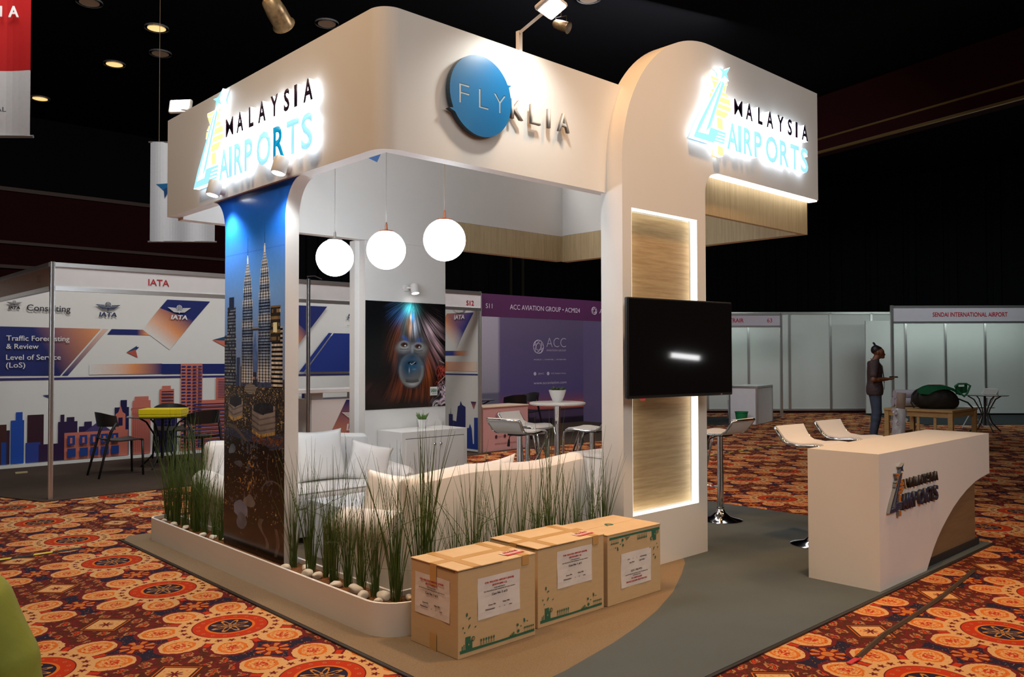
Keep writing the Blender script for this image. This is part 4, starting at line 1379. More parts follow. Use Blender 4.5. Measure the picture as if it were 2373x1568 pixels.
def airport_sign(name, label, M, s, lit, depth, loc):
    t = thing(name, label, 'sign', loc)
    M = Matrix.Translation(-Vector(loc)) @ M @ Matrix.Diagonal((s, s, 1, 1))
    if lit:
        blue = mat('sign_blue_lit', (0.10, 0.45, 0.75), 0.4, emit=(0.42, 0.86, 1.0), es=0.95)
        yel = mat('sign_amber_lit', (0.9, 0.6, 0.1), 0.4, emit=(1.0, 0.83, 0.34), es=1.25)
        dark = mat('sign_black', (0.03, 0.015, 0.05), 0.4)
        side = lside = SIGNG
    else:
        blue = mat('sign_navy', (0.020, 0.035, 0.10), 0.3)
        yel = mat('sign_orange', (0.50, 0.17, 0.03), 0.35)
        dark = mat('sign_dark', (0.012, 0.008, 0.008), 0.3)
        side = mat('sign_edge_grey', (0.20, 0.22, 0.23), 0.4)
        lside = mat('sign_edge_dark', (0.03, 0.028, 0.03), 0.4)
    g0 = 0.012 if lit else 0.002
    bm = NB()
    for k in ('slashL', 'base', 'slashR', 'star'):
        prism(bm, EMB[k], g0, depth, M, side_mi=1)
    obj('emblem_blue', bm, [blue, side], t)
    bm = NB()
    for p in ORG:
        prism(bm, p, g0, depth - 0.002, M, side_mi=1)
    obj('emblem_amber', bm, [yel, side], t)
    if lit:     # clear tray that carries the emblem, lit from inside
        bm = NB()
        prism(bm, [(-0.50, 0.06), (-0.21, 0.46), (-0.345, 0.53), (-0.10, 0.525), (-0.13, 0.435), (-0.055, 0.36), (-0.15, 0.22), (-0.17, 0.10), (-0.40, 0.05)], g0, depth - 0.006, M)
        obj('emblem_tray', bm, mat('sign_tray', (0.9, 0.9, 0.9), 0.5, emit=(0.96, 0.98, 1.0), es=1.6), t)
    Mt = M @ Matrix.Translation((0, 0, g0))
    for ch, x, w in (('M', -0.015, 0.125), ('A', 0.160, 0.105), ('L', 0.348, 0.072), ('A', 0.485, 0.108), ('Y', 0.660, 0.108), ('S', 0.838, 0.075), ('I', 0.972, 0.040), ('A', 1.085, 0.115)):
        text('black_letter', ch, Mt @ Matrix.Translation((x, 0.287, 0)), 0.128, [dark, lside], t, width=w, extrude=depth - g0, bold=0.004 if ch == 'M' else 0.032)
    for ch, x, w in (('A', -0.120, 0.160), ('I', 0.038, 0.052), ('R', 0.125, 0.135), ('P', 0.285, 0.120), ('O', 0.465, 0.200), ('R', 0.698, 0.155), ('T', 0.878, 0.155), ('S', 1.060, 0.138)):
        m_ = mat('sign_blue_dim', (0.0, 0.30, 0.55), 0.4, emit=(0.0, 0.45, 0.9), es=0.45) if (lit == 2 and ch == 'R' and x > 0.5) else blue  # dead letter, its deep blue put in as a weak glow
        text('blue_letter', ch, Mt @ Matrix.Translation((x, 0.0, 0)), 0.205, [m_, lside], t, width=w, extrude=depth - g0, bold=0.022)
    return t
airport_sign('illuminated_sign', 'glowing airport operator sign on the left fascia, above the printed pillar', leftf(2.55, 5.61, 2.768), 1.0, 2, 0.055, (2.55, 5.2, 2.77))
airport_sign('illuminated_sign', 'glowing airport operator sign on the tower arm, above the television side', front(5.78, 3.617, 3.142), 1.0, True, 0.055, (6.2, 3.617, 3.14))

# round blue sign on the front fascia
fs = thing('fascia_sign', 'blue disc sign with cut-out letters and grey letters beside it on the front fascia', 'sign', (3.4, 3.76, 2.82))
M = Matrix.Translation((-3.4, -3.76, -2.82)) @ front(0, 3.76, 0)
cx, cz, R_ = 3.230, 3.062, 0.243
def discpoly(r, a0, a1, n=30):
    return [(cx + r * math.cos(math.radians(a0 + (a1 - a0) * i / n)), cz + r * math.sin(math.radians(a0 + (a1 - a0) * i / n))) for i in range(n + 1)]
SB = mat('disc_blue', rgb(24, 112, 168), 0.3, var=0.05, scale=2)
SBD = mat('disc_edge', (0.012, 0.05, 0.09), 0.4)
GREYL = mat('letter_grey', (0.48, 0.48, 0.46), 0.4)
outd = discpoly(R_, 24, 204) + discpoly(R_ - 0.028, 206, 206, 1)[:1] + [(2.985, 2.945)] + discpoly(R_, 212, 380)[0:31] + discpoly(R_ - 0.02, 21, 22, 1)
outd = discpoly(R_, 28, 205, 30) + [(3.012, 2.95), (2.982, 2.945)] + discpoly(R_, 213, 376, 30) + [(3.455, 3.163), (3.478, 3.18)]
bm = NB(); prism(bm, outd, 0.012, 0.048, M, side_mi=1); obj('disc', bm, [SB, SBD], fs)
GREYI = mat('letter_inlay', (0.34, 0.42, 0.47), 0.4)
for ch, x, w in (('F', 3.056, 0.075), ('L', 3.208, 0.074), ('Y', 3.329, 0.094)):
    t = text_mesh(ch, 0.120, w, 0.0, -0.012)
    bmesh.ops.transform(t, matrix=M @ Matrix.Translation((x + 0.003, 2.990, 0.0485)), verts=t.verts); obj('cut_letter_shadow', t, SBD, fs)
    t = text_mesh(ch, 0.120, w, 0.0, -0.022)
    bmesh.ops.transform(t, matrix=M @ Matrix.Translation((x + 0.001, 2.986, 0.049)), verts=t.verts); obj('cut_letter', t, GREYI, fs)
for ch, x, w in (('K', 3.476, 0.100), ('L', 3.645, 0.086), ('I', 3.801, 0.020), ('A', 3.898, 0.104)):
    text('grey_letter', ch, M @ Matrix.Translation((x + 0.004, 2.984, 0.026)), 0.122, [mat('letter_face', (0.62, 0.62, 0.60), 0.4), mat('letter_edge', (0.20, 0.19, 0.18), 0.5)], fs, width=w, extrude=0.020, bold=0.008)
paint('fascia_mark', Matrix.Translation((-3.4, -3.76, -2.82)) @ front(0, 6.748, 0), [([(4.40, 3.43), (4.52, 3.40), (4.58, 3.52), (4.42, 3.50)], rgb(96, 140, 210)), ([(4.33, 3.43), (4.40, 3.43), (4.42, 3.50)], rgb(14, 16, 24))], fs, off=0.001)

# ================================================================== TELEVISION
tc = Vector((4.885, 3.445, 1.215))
tv = thing('television', 'large black flat television mounted across the tower panel', 'television', tuple(tc), math.radians(-7.0))
W2, HT = 0.538, 0.688
bm = NB(); box(bm, -W2, W2, 0.0, 0.035, 0, HT, 0.008)
obj('casing', bm, mat('tv_casing', (0.012, 0.012, 0.013), 0.3), tv)
bm = NB(); box(bm, -W2 + 0.012, W2 - 0.012, -0.003, 0.002, 0.022, HT - 0.012)
obj('screen', bm, BLACKG, tv)
bm = NB(); box(bm, -0.2, 0.2, 0.035, 0.075, 0.18, 0.5, 0.01); box(bm, -0.15, 0.15, 0.075, 0.105, 0.25, 0.43)
obj('wall_bracket', bm, BLACKP, tv)
bm = NB(); box(bm, -0.40, -0.37, 0.004, 0.03, -0.012, 0.0, 0.003)
obj('indicator', bm, mat('red_led', (0.3, 0.02, 0.02), 0.4, emit=(1, 0.05, 0.05), es=0.3), tv)
text('maker_mark', 'LED', Matrix.Translation((0.40, -0.0035, 0.006)) @ front(0, 0, 0), 0.008, GREYL, tv)

# ================================================================== LAMPS OF THE STAND
HEADW = mat('lamp_white', (0.72, 0.71, 0.70), 0.35)
FLOOD = mat('flood_glass', (0.9, 0.9, 0.9), 0.4, emit=(1.0, 0.97, 0.86), es=40.0)
fl = thing('floodlight', 'white floodlight on a bent arm above the front fascia', 'floodlight', (3.66, 3.80, 3.445))
bm = NB(); box(bm, -0.015, 0.015, 0.02, 0.05, -0.08, 0.16); 
t_ = [(0, 0.035, 0.155), (-0.06, -0.30, 0.165)]
tube(bm, [(0, 0.035, 0.15), (-0.12, -0.33, 0.150)], 0.013, 4)
obj('arm', bm, HEADW, fl)
hm = Matrix.Translation((-0.14, -0.40, 0.135)) @ Matrix.Rotation(math.radians(15), 4, 'Z') @ Matrix.Rotation(math.radians(-28), 4, 'X')
bm = NB(); box(bm, -0.095, 0.095, -0.07, 0.07, 0.0, 0.035, 0.012, M=hm)
obj('head', bm, HEADW, fl)
bm = NB(); box(bm, -0.075, 0.075, -0.055, 0.055, -0.006, 0.0, M=hm)
obj('lens', bm, FLOOD, fl)
sp = spot('floodlight_beam', (3.52, 3.39, 3.56), (3.50, 3.76, 2.95), 34, (1.0, 0.98, 0.90), 125, 0.8, 0.06)
fl2 = thing('floodlight', 'white floodlight glaring over the rear end of the left fascia', 'floodlight', (2.70, 6.80, 3.445))
bm = NB(); box(bm, -0.012, 0.012, -0.012, 0.012, -0.02, 0.12); tube(bm, [(0, 0, 0.11), (0.0, 0.16, 0.15)], 0.012, 4)
obj('arm', bm, HEADW, fl2)
hm = Matrix.Translation((0.0, 0.20, 0.19)) @ Matrix.Rotation(math.radians(-50), 4, 'Z') @ Matrix.Rotation(math.radians(78), 4, 'X')
bm = NB(); box(bm, -0.10, 0.10, -0.06, 0.06, -0.035, 0.0, 0.012, M=hm)
obj('head', bm, HEADW, fl2)
bm = NB(); box(bm, -0.08, 0.08, -0.045, 0.045, 0.0, 0.006, M=hm)
obj('lens', bm, FLOOD, fl2)
# wall spotlights
def wall_spot(loc, rz, label, m=HEADW, lit=True, s=1.0):
    t = thing('wall_spotlight', label, 'spotlight', loc, rz, 'small white spotlights')
    bm = NB(); lathe(bm, [(0.036 * s, 0), (0.036 * s, 0.018 * s), (0.03 * s, 0.03 * s)], 20, Matrix.Rotation(math.radians(90), 4, 'X'))
    obj('base', bm, m, t, smooth=True)
    bm = NB(); tube(bm, [(0, -0.02 * s, 0), (0, -0.055 * s, 0.0), (0.03 * s, -0.085 * s, -0.005 * s)], 0.009 * s, 8)
    obj('bracket', bm, m, t, smooth=True)
    hm = Matrix.Translation((0.052 * s, -0.095 * s, -0.055 * s)) @ Matrix.Rotation(math.radians(-14), 4, 'X')
    bm = NB(); lathe(bm, [(0.040 * s, 0.0), (0.042 * s, 0.005), (0.042 * s, 0.085 * s), (0.036 * s, 0.095 * s)], 20, hm)
    obj('head', bm, m, t, smooth=True)
    bm = NB(); lathe(bm, [(0.034 * s, -0.003), (0.034 * s, 0.002)], 20, hm)
    obj('lens', bm, mat('spot_glass', (0.9, 0.9, 0.9), 0.3, emit=(1, 1, 0.95), es=14.0), t)
    return t
wall_spot((2.55, 5.78, 2.715), math.radians(-90), 'white spotlight at the left foot of the left fascia sign', s=1.12)
wall_spot((2.55, 4.80, 2.71), math.radians(-90), 'white spotlight under the letter R of the left fascia sign', s=1.12)
spot('pillar_beam', (2.44, 5.72, 2.60), (2.57, 5.60, 1.9), 26, (0.95, 0.98, 1.0), 100, 0.8, 0.03)
spot('pillar_beam', (2.44, 4.76, 2.60), (2.57, 4.98, 1.9), 13, (0.95, 0.98, 1.0), 100, 0.8, 0.03)
wall_spot((4.862, 6.75, 2.19), 0, 'white spotlight above the ape portrait on the partition')
spot('portrait_beam', (4.91, 6.63, 2.12), (4.90, 6.70, 1.2), 9.0, (0.82, 0.91, 1.0), 110, 0.8, 0.03)
# pendants
for (x, y, z, m, lab) in ((3.508, 5.84, 2.304, STEEL, 'opal globe pendant, furthest from the front fascia, with a steel cap'), (3.641, 5.308, 2.327, COPPER, 'opal globe pendant, middle one of the three'), (3.663, 4.614, 2.334, COPPER, 'opal globe pendant closest to the blue disc sign')):
    t = thing('pendant_lamp', lab, 'pendant lamp', (x, y, z), group='globe pendant lamps')
    bm = NB(); bmesh.ops.create_uvsphere(bm, u_segments=40, v_segments=24, radius=0.15)
    obj('globe', bm, GLOBE, t, smooth='all')
    bm = NB(); lathe(bm, [(0.060, 0.139), (0.058, 0.148), (0.02, 0.156), (0.012, 0.16), (0.009, 0.20), (0.004, 0.215)], 20)
    obj('cap', bm, m, t, smooth=True)
    bm = NB(); tube(bm, [(0, 0, 0.21), (0, 0, 3.40 - z)], 0.0035, 6)
    obj('cable', bm, mat('cable_grey', (0.35, 0.34, 0.33), 0.5), t)

# ================================================================== SOFAS
def sofa(name, label, loc, rz, W, D=0.80):
    """local: back along x at y=D, seat opens towards -y"""
    t = thing(name, label, 'sofa', loc, rz)
    aw = 0.17
    bm = NB(); box(bm, -W / 2 + aw * 0.6, W / 2 - aw * 0.6, 0.04, D - 0.05, 0.05, 0.28, 0.02)
    obj('frame', bm, LEATHER, t, smooth=True)
    bm = NB(); box(bm, -W / 2 + aw, W / 2 - aw, 0.0, D - 0.16, 0.28, 0.42, 0.045, 4)
    obj('seat_cushion', bm, LEATHER, t, smooth=True)
    bm = NB()
    zz = 0.405
    tube(bm, [(-W / 2 + aw + .02, 0.008, zz), (W / 2 - aw - .02, 0.008, zz)], 0.006, 6); tube(bm, [(-W / 2 + aw + .02, 0.008, 0.30), (W / 2 - aw - .02, 0.008, 0.30)], 0.006, 6)
    obj('piping', bm, PIPING, t)
    # back: upright slab with a softly rolled, bowed top
    bm = NB()
    prof = [(D - 0.02, 0.06), (D, 0.30), (D, 0.70), (D - 0.01, 0.765), (D - 0.05, 0.80), (D - 0.10, 0.805), (D - 0.16, 0.775), (D - 0.185, 0.70), (D - 0.17, 0.42), (D - 0.16, 0.06)]
    rings = []
    ss = [0, .004, .012, .024, .04, .06] + [0.06 + 0.88 * k / 22 for k in range(1, 22)] + [.94, .96, .976, .988, .996, 1]
    for s in ss:
        x = (-W / 2 + 0.10) + (W - 0.20) * s
        e = min(1.0, min(s, 1 - s) / 0.05)
        q = math.sqrt(max(0.0, 1 - (1 - e) ** 2))
        dip = (0.014 * math.cos(2 * PI * s * 1.5) - 0.010) * q
        yc = D - 0.09
        rings.append([bm.verts.new((x, yc + (yy - yc) * (0.25 + 0.75 * q), zz + (dip if zz > 0.6 else 0) - (0.05 * (1 - q) if zz > 0.6 else 0))) for yy, zz in prof])
    m = len(prof)
    for A, B in zip(rings, rings[1:]):
        for k in range(m):
            bm.faces.new((A[k], A[(k + 1) % m], B[(k + 1) % m], B[k]))
    bm.faces.new(rings[0][::-1]); bm.faces.new(rings[-1])
    bmesh.ops.recalc_face_normals(bm, faces=bm.faces)
    obj('backrest', bm, LEATHER, t, smooth=True)
    for s in (-1, 1):       # rolled arms that slope towards the front
        bm = NB()
        rings = []
        for i in range(13):
            q = i / 12; y = 0.02 + (D - 0.10) * q
            zt = 0.52 + 0.06 * q
            rr = 0.105 + 0.01 * q
            e = min(q, 0.06) / 0.06
            k0 = 0.55 + 0.45 * math.sqrt(max(0, 1 - (1 - e) ** 2))
            ring_ = []
            for a in range(-30, 211, 20):
                an = math.radians(a)
                ring_.append(Vector((s * (W / 2 - rr * 0.9) + rr * k0 * math.cos(an), y, zt - rr + rr * k0 * math.sin(an))))
            ring_ = ring_ + [Vector((s * (W / 2 - rr * 0.9) - 0.075 * k0, y, 0.25)), Vector((s * (W / 2 - rr * 0.9) - 0.075 * k0, y, 0.05)), Vector((s * (W / 2 - rr * 0.9) + 0.075 * k0, y, 0.05)), Vector((s * (W / 2 - rr * 0.9) + 0.075 * k0, y, 0.25))]
            rings.append([bm.verts.new(v) for v in ring_])
        m = len(rings[0])
        for A, B in zip(rings, rings[1:]):
            for k in range(m):
                bm.faces.new((A[k], A[(k + 1) % m], B[(k + 1) % m], B[k]))
        bm.faces.new(rings[0][::-1]); bm.faces.new(rings[-1])
        bmesh.ops.recalc_face_normals(bm, faces=bm.faces)
        obj('armrest', bm, LEATHER, t, smooth=True)
    for sx in (-1, 1):
        for sy in (0.10, D - 0.12):
            bm = NB(); lathe(bm, [(0.018, 0), (0.022, 0.05)], 12, Matrix.Translation((sx * (W / 2 - 0.2), sy, 0)))
            obj('foot', bm, CHROME, t)
    return t
def cushion(name, label, loc, rot, w, h, d, group):
    bm = NB(); bmesh.ops.create_grid(bm, x_segments=18, y_segments=18, size=0.5)
    top = bm
    def shape(sign):
        vs = []
        for v in top.verts:
            x, y = v.co.x, v.co.y
            ax, ay = abs(x) * 2, abs(y) * 2
            pinch = 1 - 0.10 * (1 - ax ** 2) * ay ** 3
            pinch2 = 1 - 0.10 * (1 - ay ** 2) * ax ** 3
            th = max(0, (1 - ax ** 2.6)) ** 0.55 * max(0, (1 - ay ** 2.6)) ** 0.55
            wr = 0.012 * math.sin(9 * x + 5 * y) * th
            vs.append(Vector((x * w * pinch2, y * h * pinch, sign * (th * d / 2 + wr + 0.002))))
        return vs
    a, b = shape(1), shape(-1)
    faces = [[v.index for v in f.verts] for f in bm.faces]
    bm.verts.index_update()
    faces = [[v.index for v in f.verts] for f in bm.faces]
    bm.free()
    bm = NB(); A = [bm.verts.new(v) for v in a]; B = [bm.verts.new(v) for v in b]
    for f in faces:
        bm.faces.new([A[i] for i in f]); bm.faces.new([B[i] for i in f][::-1])
    bmesh.ops.remove_doubles(bm, verts=bm.verts, dist=0.006)
    o = obj(name, bm, LEATHER, None, smooth='all')
    o.location = loc; o.rotation_euler = rot
    tag(o, label, 'cushion', group)
    return o
s1 = sofa('sofa', 'white leather sofa with its back to the cardboard boxes, behind the grass', (3.66, 4.71, Z0), PI, 1.78, 0.78)
s2 = sofa('sofa', 'white leather sofa facing the coffee table, its back to the window opening', (3.55, 5.92, Z0), 0, 1.74, 0.80)
cushion('cushion', 'large square white cushion leaning on the back of the far sofa', (3.70, 6.42, 0.645), (math.radians(76), 0, math.radians(-3)), 0.50, 0.46, 0.17, 'sofa cushions')
cushion('cushion', 'smaller turned white cushion by the right arm of the far sofa', (4.10, 6.25, 0.565), (math.radians(72), math.radians(14), math.radians(-32)), 0.38, 0.36, 0.14, 'sofa cushions')
cushion('cushion', 'beige-lit cushion standing in the left corner of the near sofa', (3.03, 4.36, 0.58), (math.radians(80), math.radians(4), math.radians(-65)), 0.42, 0.38, 0.13, 'sofa cushions')
cushion('cushion', 'cushion whose corners peek over the near sofa back, behind its middle', (3.72, 4.22, 0.595), (math.radians(78), math.radians(4), math.radians(180)), 0.46, 0.46, 0.12, 'sofa cushions')

# ================================================================== COFFEE TABLE, BAG, CABINETS
ct = thing('coffee_table', 'low white coffee table with an open shelf between the sofas', 'coffee table', (3.17, 4.98, Z0))
bm = NB(); box(bm, 0, 0.85, 0, 0.68, 0.38, 0.41, 0.004); obj('tabletop', bm, WHITE_L, ct)
bm = NB(); box(bm, 0.02, 0.83, 0.02, 0.66, 0.10, 0.125); obj('shelf', bm, WHITE_L, ct)
bm = NB(); box(bm, 0.0, 0.022, 0.0, 0.20, 0, 0.38); box(bm, 0.0, 0.022, 0.48, 0.68, 0, 0.38); box(bm, 0.0, 0.022, 0.2, 0.48, 0.28, 0.38); obj('side_panel', bm, WHITE_L, ct)
bm = NB(); box(bm, 0.828, 0.85, 0.0, 0.68, 0, 0.38); obj('side_panel', bm, WHITE_L, ct)
bm = NB(); box(bm, 3.21, 3.42, 5.20, 5.44, 0.14, 0.32, 0.03, 3)
o = obj('bag', bm, mat('black_nylon', (0.012, 0.012, 0.014), 0.6), None, smooth=True); tag(o, 'black bag lying on the shelf of the coffee table', 'bag')
cab = thing('cabinet', 'low white two-door cabinet with chrome knobs under the ape portrait', 'cabinet', (4.525, 6.335, Z0))
bm = NB(); box(bm, 0, 0.79, 0, 0.405, 0, 0.785, 0.002); obj('body', bm, WHITE_L, cab)
for i, (x0, x1) in enumerate(((0.045, 0.394), (0.398, 0.745))):
    bm = NB(); box(bm, x0, x1, -0.008, 0.0, 0.05, 0.715, 0.0015); d = obj('door', bm, WHITE_L, cab)
    xk = x1 - 0.03 if i == 0 else x0 + 0.04
    bm = NB(); lathe(bm, [(0.006, 0), (0.006, 0.014), (0.014, 0.018), (0.015, 0.026), (0.010, 0.032)], 16, Matrix.Translation((xk, -0.008, 0.655)) @ Matrix.Rotation(PI / 2, 4, 'X')); obj('knob', bm, CHROME, d, smooth=True)
    if i == 1:
        bm = NB(); lathe(bm, [(0.011, 0), (0.011, 0.006), (0.004, 0.006)], 16, Matrix.Translation((x0 + 0.035, -0.008, 0.35)) @ Matrix.Rotation(PI / 2, 4, 'X')); obj('lock', bm, STEEL, d, smooth=True)
bm = NB(); box(bm, 0.04, 0.75, -0.002, 0.0, 0.717, 0.722); box(bm, 0.3945, 0.3975, -0.004, 0, 0.05, 0.715); obj('door_gap', bm, mat('gap_dark', (0.05, 0.05, 0.05), 0.8), cab)
sc_ = thing('side_cabinet', 'plain white storage cube behind the tower, beside the near sofa', 'cabinet', (4.77, 3.83, Z0))
bm = NB(); box(bm, 0, 0.62, 0, 0.61, 0, 0.72, 0.002); obj('body', bm, WHITE_L, sc_)
bm = NB(); box(bm, -0.005, 0.625, -0.005, 0.615, 0.72, 0.74, 0.002); obj('top', bm, WHITE_L, sc_)

# potted succulents
SUCC = mat('succulent_green', (0.09, 0.20, 0.04), 0.45, var=0.5, scale=20)
SUCD = mat('succulent_dark', (0.035, 0.07, 0.025), 0.5, var=0.5, scale=20)
def succulent(name, label, loc, pot, leafm, n, L, r, lift, seed, z0):
    t = thing(name, label, 'potted plant', loc)
    bm = NB(); lathe(bm, pot, 24, cap=False)
    lathe(bm, [(0.001, 0.001), (pot[0][0], 0.001)], 24, cap=False)
    obj('pot', bm, mat('white_ceramic', (0.78, 0.78, 0.78), 0.25), t, smooth=True)
    bm = NB(); lathe(bm, [(0.001, z0 - 0.012), (pot[-1][0] * 0.92, z0 - 0.012)], 20, cap=False); obj('soil', bm, SOIL, t)
    rnd = random.Random(seed)
    for i in range(n):
        a = i * 2.4 + rnd.uniform(-.3, .3); up = lift * rnd.uniform(0.4, 1.2)
        d = Vector((math.cos(a), math.sin(a), up)).normalized()
        b0 = Vector((math.cos(a) * r * 1.2, math.sin(a) * r * 1.2, z0 - 0.01))
        l = L * rnd.uniform(0.7, 1.1)
        bm = NB(); tube(bm, [b0, b0 + d * l * 0.35, b0 + d * l * 0.7 + Vector((0, 0, l * 0.05)), b0 + d * l + Vector((0, 0, l * 0.12))], [r * 0.6, r * 0.8, r * 0.55, r * 0.08], 7)
        obj('leaf', bm, leafm, t, smooth='all')
    return t
succulent('potted_succulent', 'small spiky green succulent in a white pot on the two-door cabinet', (4.944, 6.577, 0.797), [(0.034, 0.0), (0.046, 0.075), (0.050, 0.075), (0.051, 0.09), (0.046, 0.09), (0.044, 0.08)], SUCC, 16, 0.085, 0.011, 1.5, 3, 0.085)
bp = (6.30, 6.03)
succulent('potted_succulent', 'dark leafy succulent in a tapered white bowl on the round bar table', (bp[0], bp[1], 1.025), [(0.045, 0.0), (0.072, 0.06), (0.093, 0.125), (0.089, 0.127), (0.084, 0.11)], SUCD, 34, 0.075, 0.014, 0.9, 8, 0.118)

# ================================================================== BAR TABLE AND STOOLS
bt = thing('bar_table', 'round white bar table on a chrome column behind the sofa', 'bar table', (bp[0], bp[1], 0))
bm = NB(); lathe(bm, [(0.27, 0.995), (0.292, 1.0), (0.297, 1.012), (0.292, 1.022), (0.28, 1.025)], 48); obj('tabletop', bm, WHITE_L, bt, smooth=True)
bm = NB(); lathe(bm, [(0.038, 0.03), (0.038, 0.4), (0.030, 0.5), (0.030, 0.9), (0.034, 0.995)], 20); obj('column', bm, CHROME, bt, smooth=True)
bm = NB(); lathe(bm, [(0.21, 0.0), (0.21, 0.008), (0.15, 0.022), (0.06, 0.035), (0.04, 0.05)], 36); obj('base', bm, CHROME, bt, smooth=True)

def make_stool(label, loc, rz, sh=0.76):
    """local: sitter faces +x"""
    t = thing('bar_stool', label, 'bar stool', loc, rz, 'white and chrome bar stools')
    bm = NB(); lathe(bm, [(0.195, 0.0), (0.197, 0.006), (0.17, 0.016), (0.09, 0.035), (0.045, 0.075), (0.034, 0.10)], 36); obj('base', bm, CHROME, t, smooth=True)
    bm = NB(); lathe(bm, [(0.034, 0.095), (0.034, 0.115), (0.029, 0.12), (0.029, 0.42), (0.026, 0.43), (0.026, sh - 0.02)], 20); obj('column', bm, CHROME, t, smooth=True)
    # seat sheet: back rising at -x, flat, then a soft front fall
    prof = [(-0.240, sh + 0.125), (-0.230, sh + 0.112), (-0.200, sh + 0.070), (-0.168, sh + 0.028), (-0.12, sh + 0.002), (-0.02, sh - 0.006), (0.10, sh + 0.006), (0.17, sh + 0.004), (0.205, sh - 0.02)]
    bm = NB(); rows = []
    ny = 8
    for s in (0.012, -0.012):
        g = []
        for i, (x, z) in enumerate(prof):
            a = prof[max(i - 1, 0)]; b = prof[min(i + 1, len(prof) - 1)]
            d = Vector((b[0] - a[0], 0, b[1] - a[1])).normalized(); nn = Vector((-d.z, 0, d.x))
            hw = 0.165 + 0.02 * max(0, 1 - i / 3.0)
            g.append([bm.verts.new((x + nn.x * s, -hw + 2 * hw * j / ny, z + nn.z * s - 0.010 * (1 - (2 * j / ny - 1) ** 2) * (0.5 if i > 2 else 0))) for j in range(ny + 1)])
        rows.append(g)
    for g, fl_ in ((rows[0], False), (rows[1], True)):
        for i in range(len(prof) - 1):
            for j in range(ny):
                q = (g[i][j], g[i][j + 1], g[i + 1][j + 1], g[i + 1][j])
                bm.faces.new(q if not fl_ else q[::-1])
    a, b = rows
    for i in range(len(prof) - 1):
        for j in (0, ny):
            bm.faces.new((a[i][j], a[i + 1][j], b[i + 1][j], b[i][j]))
    for i in (0, len(prof) - 1):
        for j in range(ny):
            bm.faces.new((a[i][j], a[i][j + 1], b[i][j + 1], b[i][j]))
    bmesh.ops.recalc_face_normals(bm, faces=bm.faces)
    obj('seat', bm, LEATHER, t, smooth=True)
    # chrome loop around the seat running down to the footrest
    pl = []
    for x, z in prof[:-1]:
        pl.append((x, z))
    side = [Vector((x, 0, z - 0.008)) for x, z in pl]
    loop = []
    for y in (0.178,):
        loop += [Vector((v.x, y + 0.012 * max(0, (-v.x - 0.1) / 0.13), v.z)) for v in side[::-1]]
    L_ = loop
    R_2 = [Vector((v.x, -v.y, v.z)) for v in L_][::-1]
    fr = [Vector((0.215, 0.175, sh - 0.03)), Vector((0.232, 0.165, sh - 0.10)), Vector((0.25, 0.14, 0.33)), Vector((0.25, 0.12, 0.30))]
    fl2_ = [Vector((v.x, -v.y, v.z)) for v in fr][::-1]
    full = fl2_ + R_2[::-1][0:0]
    path = fr[::-1] + L_ + R_2 + fl2_
    bm = NB(); tube(bm, path, 0.011, 8, closed=True); obj('frame', bm, CHROME, t, smooth='all')
    bm = NB(); tube(bm, [(0.026, 0, 0.30), (0.25, 0, 0.30)], 0.009, 8); obj('footrest', bm, CHROME, t, smooth='all')
    bm = NB(); box(bm, -0.09, 0.09, -0.07, 0.07, sh - 0.035, sh - 0.018, 0.004); obj('seat_plate', bm, BLACKP, t)
    bm = NB(); tube(bm, [(0.0, 0.03, sh - 0.03), (0.02, 0.13, sh - 0.05), (0.03, 0.15, sh - 0.085)], 0.005, 6)
    tube(bm, [(0.03, 0.15, sh - 0.085), (0.034, 0.16, sh - 0.15)], [0.009, 0.014], 8); obj('lever', bm, BLACKP, t)
    return t
st = make_stool('white bar stool with its grey back outward, left of the bar table', (5.28, 5.54, Z0), math.radians(8), 0.80)
dup(st, (5.93, 6.10, 0), math.radians(-78), 'white bar stool directly behind the side-on one, its white back towards the counter print')
dup(st, (6.11, 5.38, 0), math.radians(106), 'white bar stool right of the bar table, cut off by the tower')
dup(st, (6.55, 4.22, Z0), math.radians(92), 'white bar stool standing alone right of the tower, its grey back outward')
dup(st, (6.24, 3.15, Z0), math.radians(-97), 'bar stool behind the counter, the one closest to the tower')
dup(st, (6.95, 3.17, Z0), math.radians(-97), 'bar stool behind the counter, half hidden, further from the tower')

# ================================================================== COUNTER
ctr = thing('reception_counter', 'long white reception counter with a curved oak inlay and raised airport logo', 'counter', (5.28, 2.24, Z0))
T = Matrix.Translation((-5.28, -2.24, -Z0))
cx0, cx1, cy0, cy1, cz1 = 5.283, 7.365, 2.245, 2.722, 0.878
curve = [(6.045, Z0), (6.10, 0.07), (6.17, 0.14), (6.25, 0.205), (6.34, 0.265), (6.45, 0.325), (6.57, 0.385), (6.70, 0.435), (6.85, 0.482), (7.035, 0.525), (7.20, 0.545), (7.365, 0.558)]
bm = NB(); prism(bm, [(cx0, Z0)] + curve + [(cx1, cz1), (cx0, cz1)], -cy0 - 0.045, -cy0, XZ)
box(bm, cx0, cx0 + 0.04, cy0 + 0.045, cy1, Z0, cz1); box(bm, cx0 + 0.04, cx1, cy0 + 0.045, cy1, cz1 - 0.04, cz1); box(bm, cx1 - 0.04, cx1, cy0 + 0.045, cy1, 0.558, cz1 - 0.04); box(bm, cx0 + 0.04, cx1 - 0.04, cy0 + 0.30, cy0 + 0.32, Z0, cz1 - 0.04); box(bm, 7.14, cx1 - 0.04, cy0 + 0.045, cy1, 0.555, 0.575)
bmesh.ops.transform(bm, matrix=T, verts=bm.verts)
obj('body', bm, WHITE_L, ctr)
bm = NB(); box(bm, 5.9, 7.16, cy0 + 0.046, cy0 + 0.075, 0.06, 0.56); box(bm, 7.13, 7.16, cy0 + 0.075, cy1 - 0.02, 0.06, 0.555); bmesh.ops.transform(bm, matrix=T, verts=bm.verts)
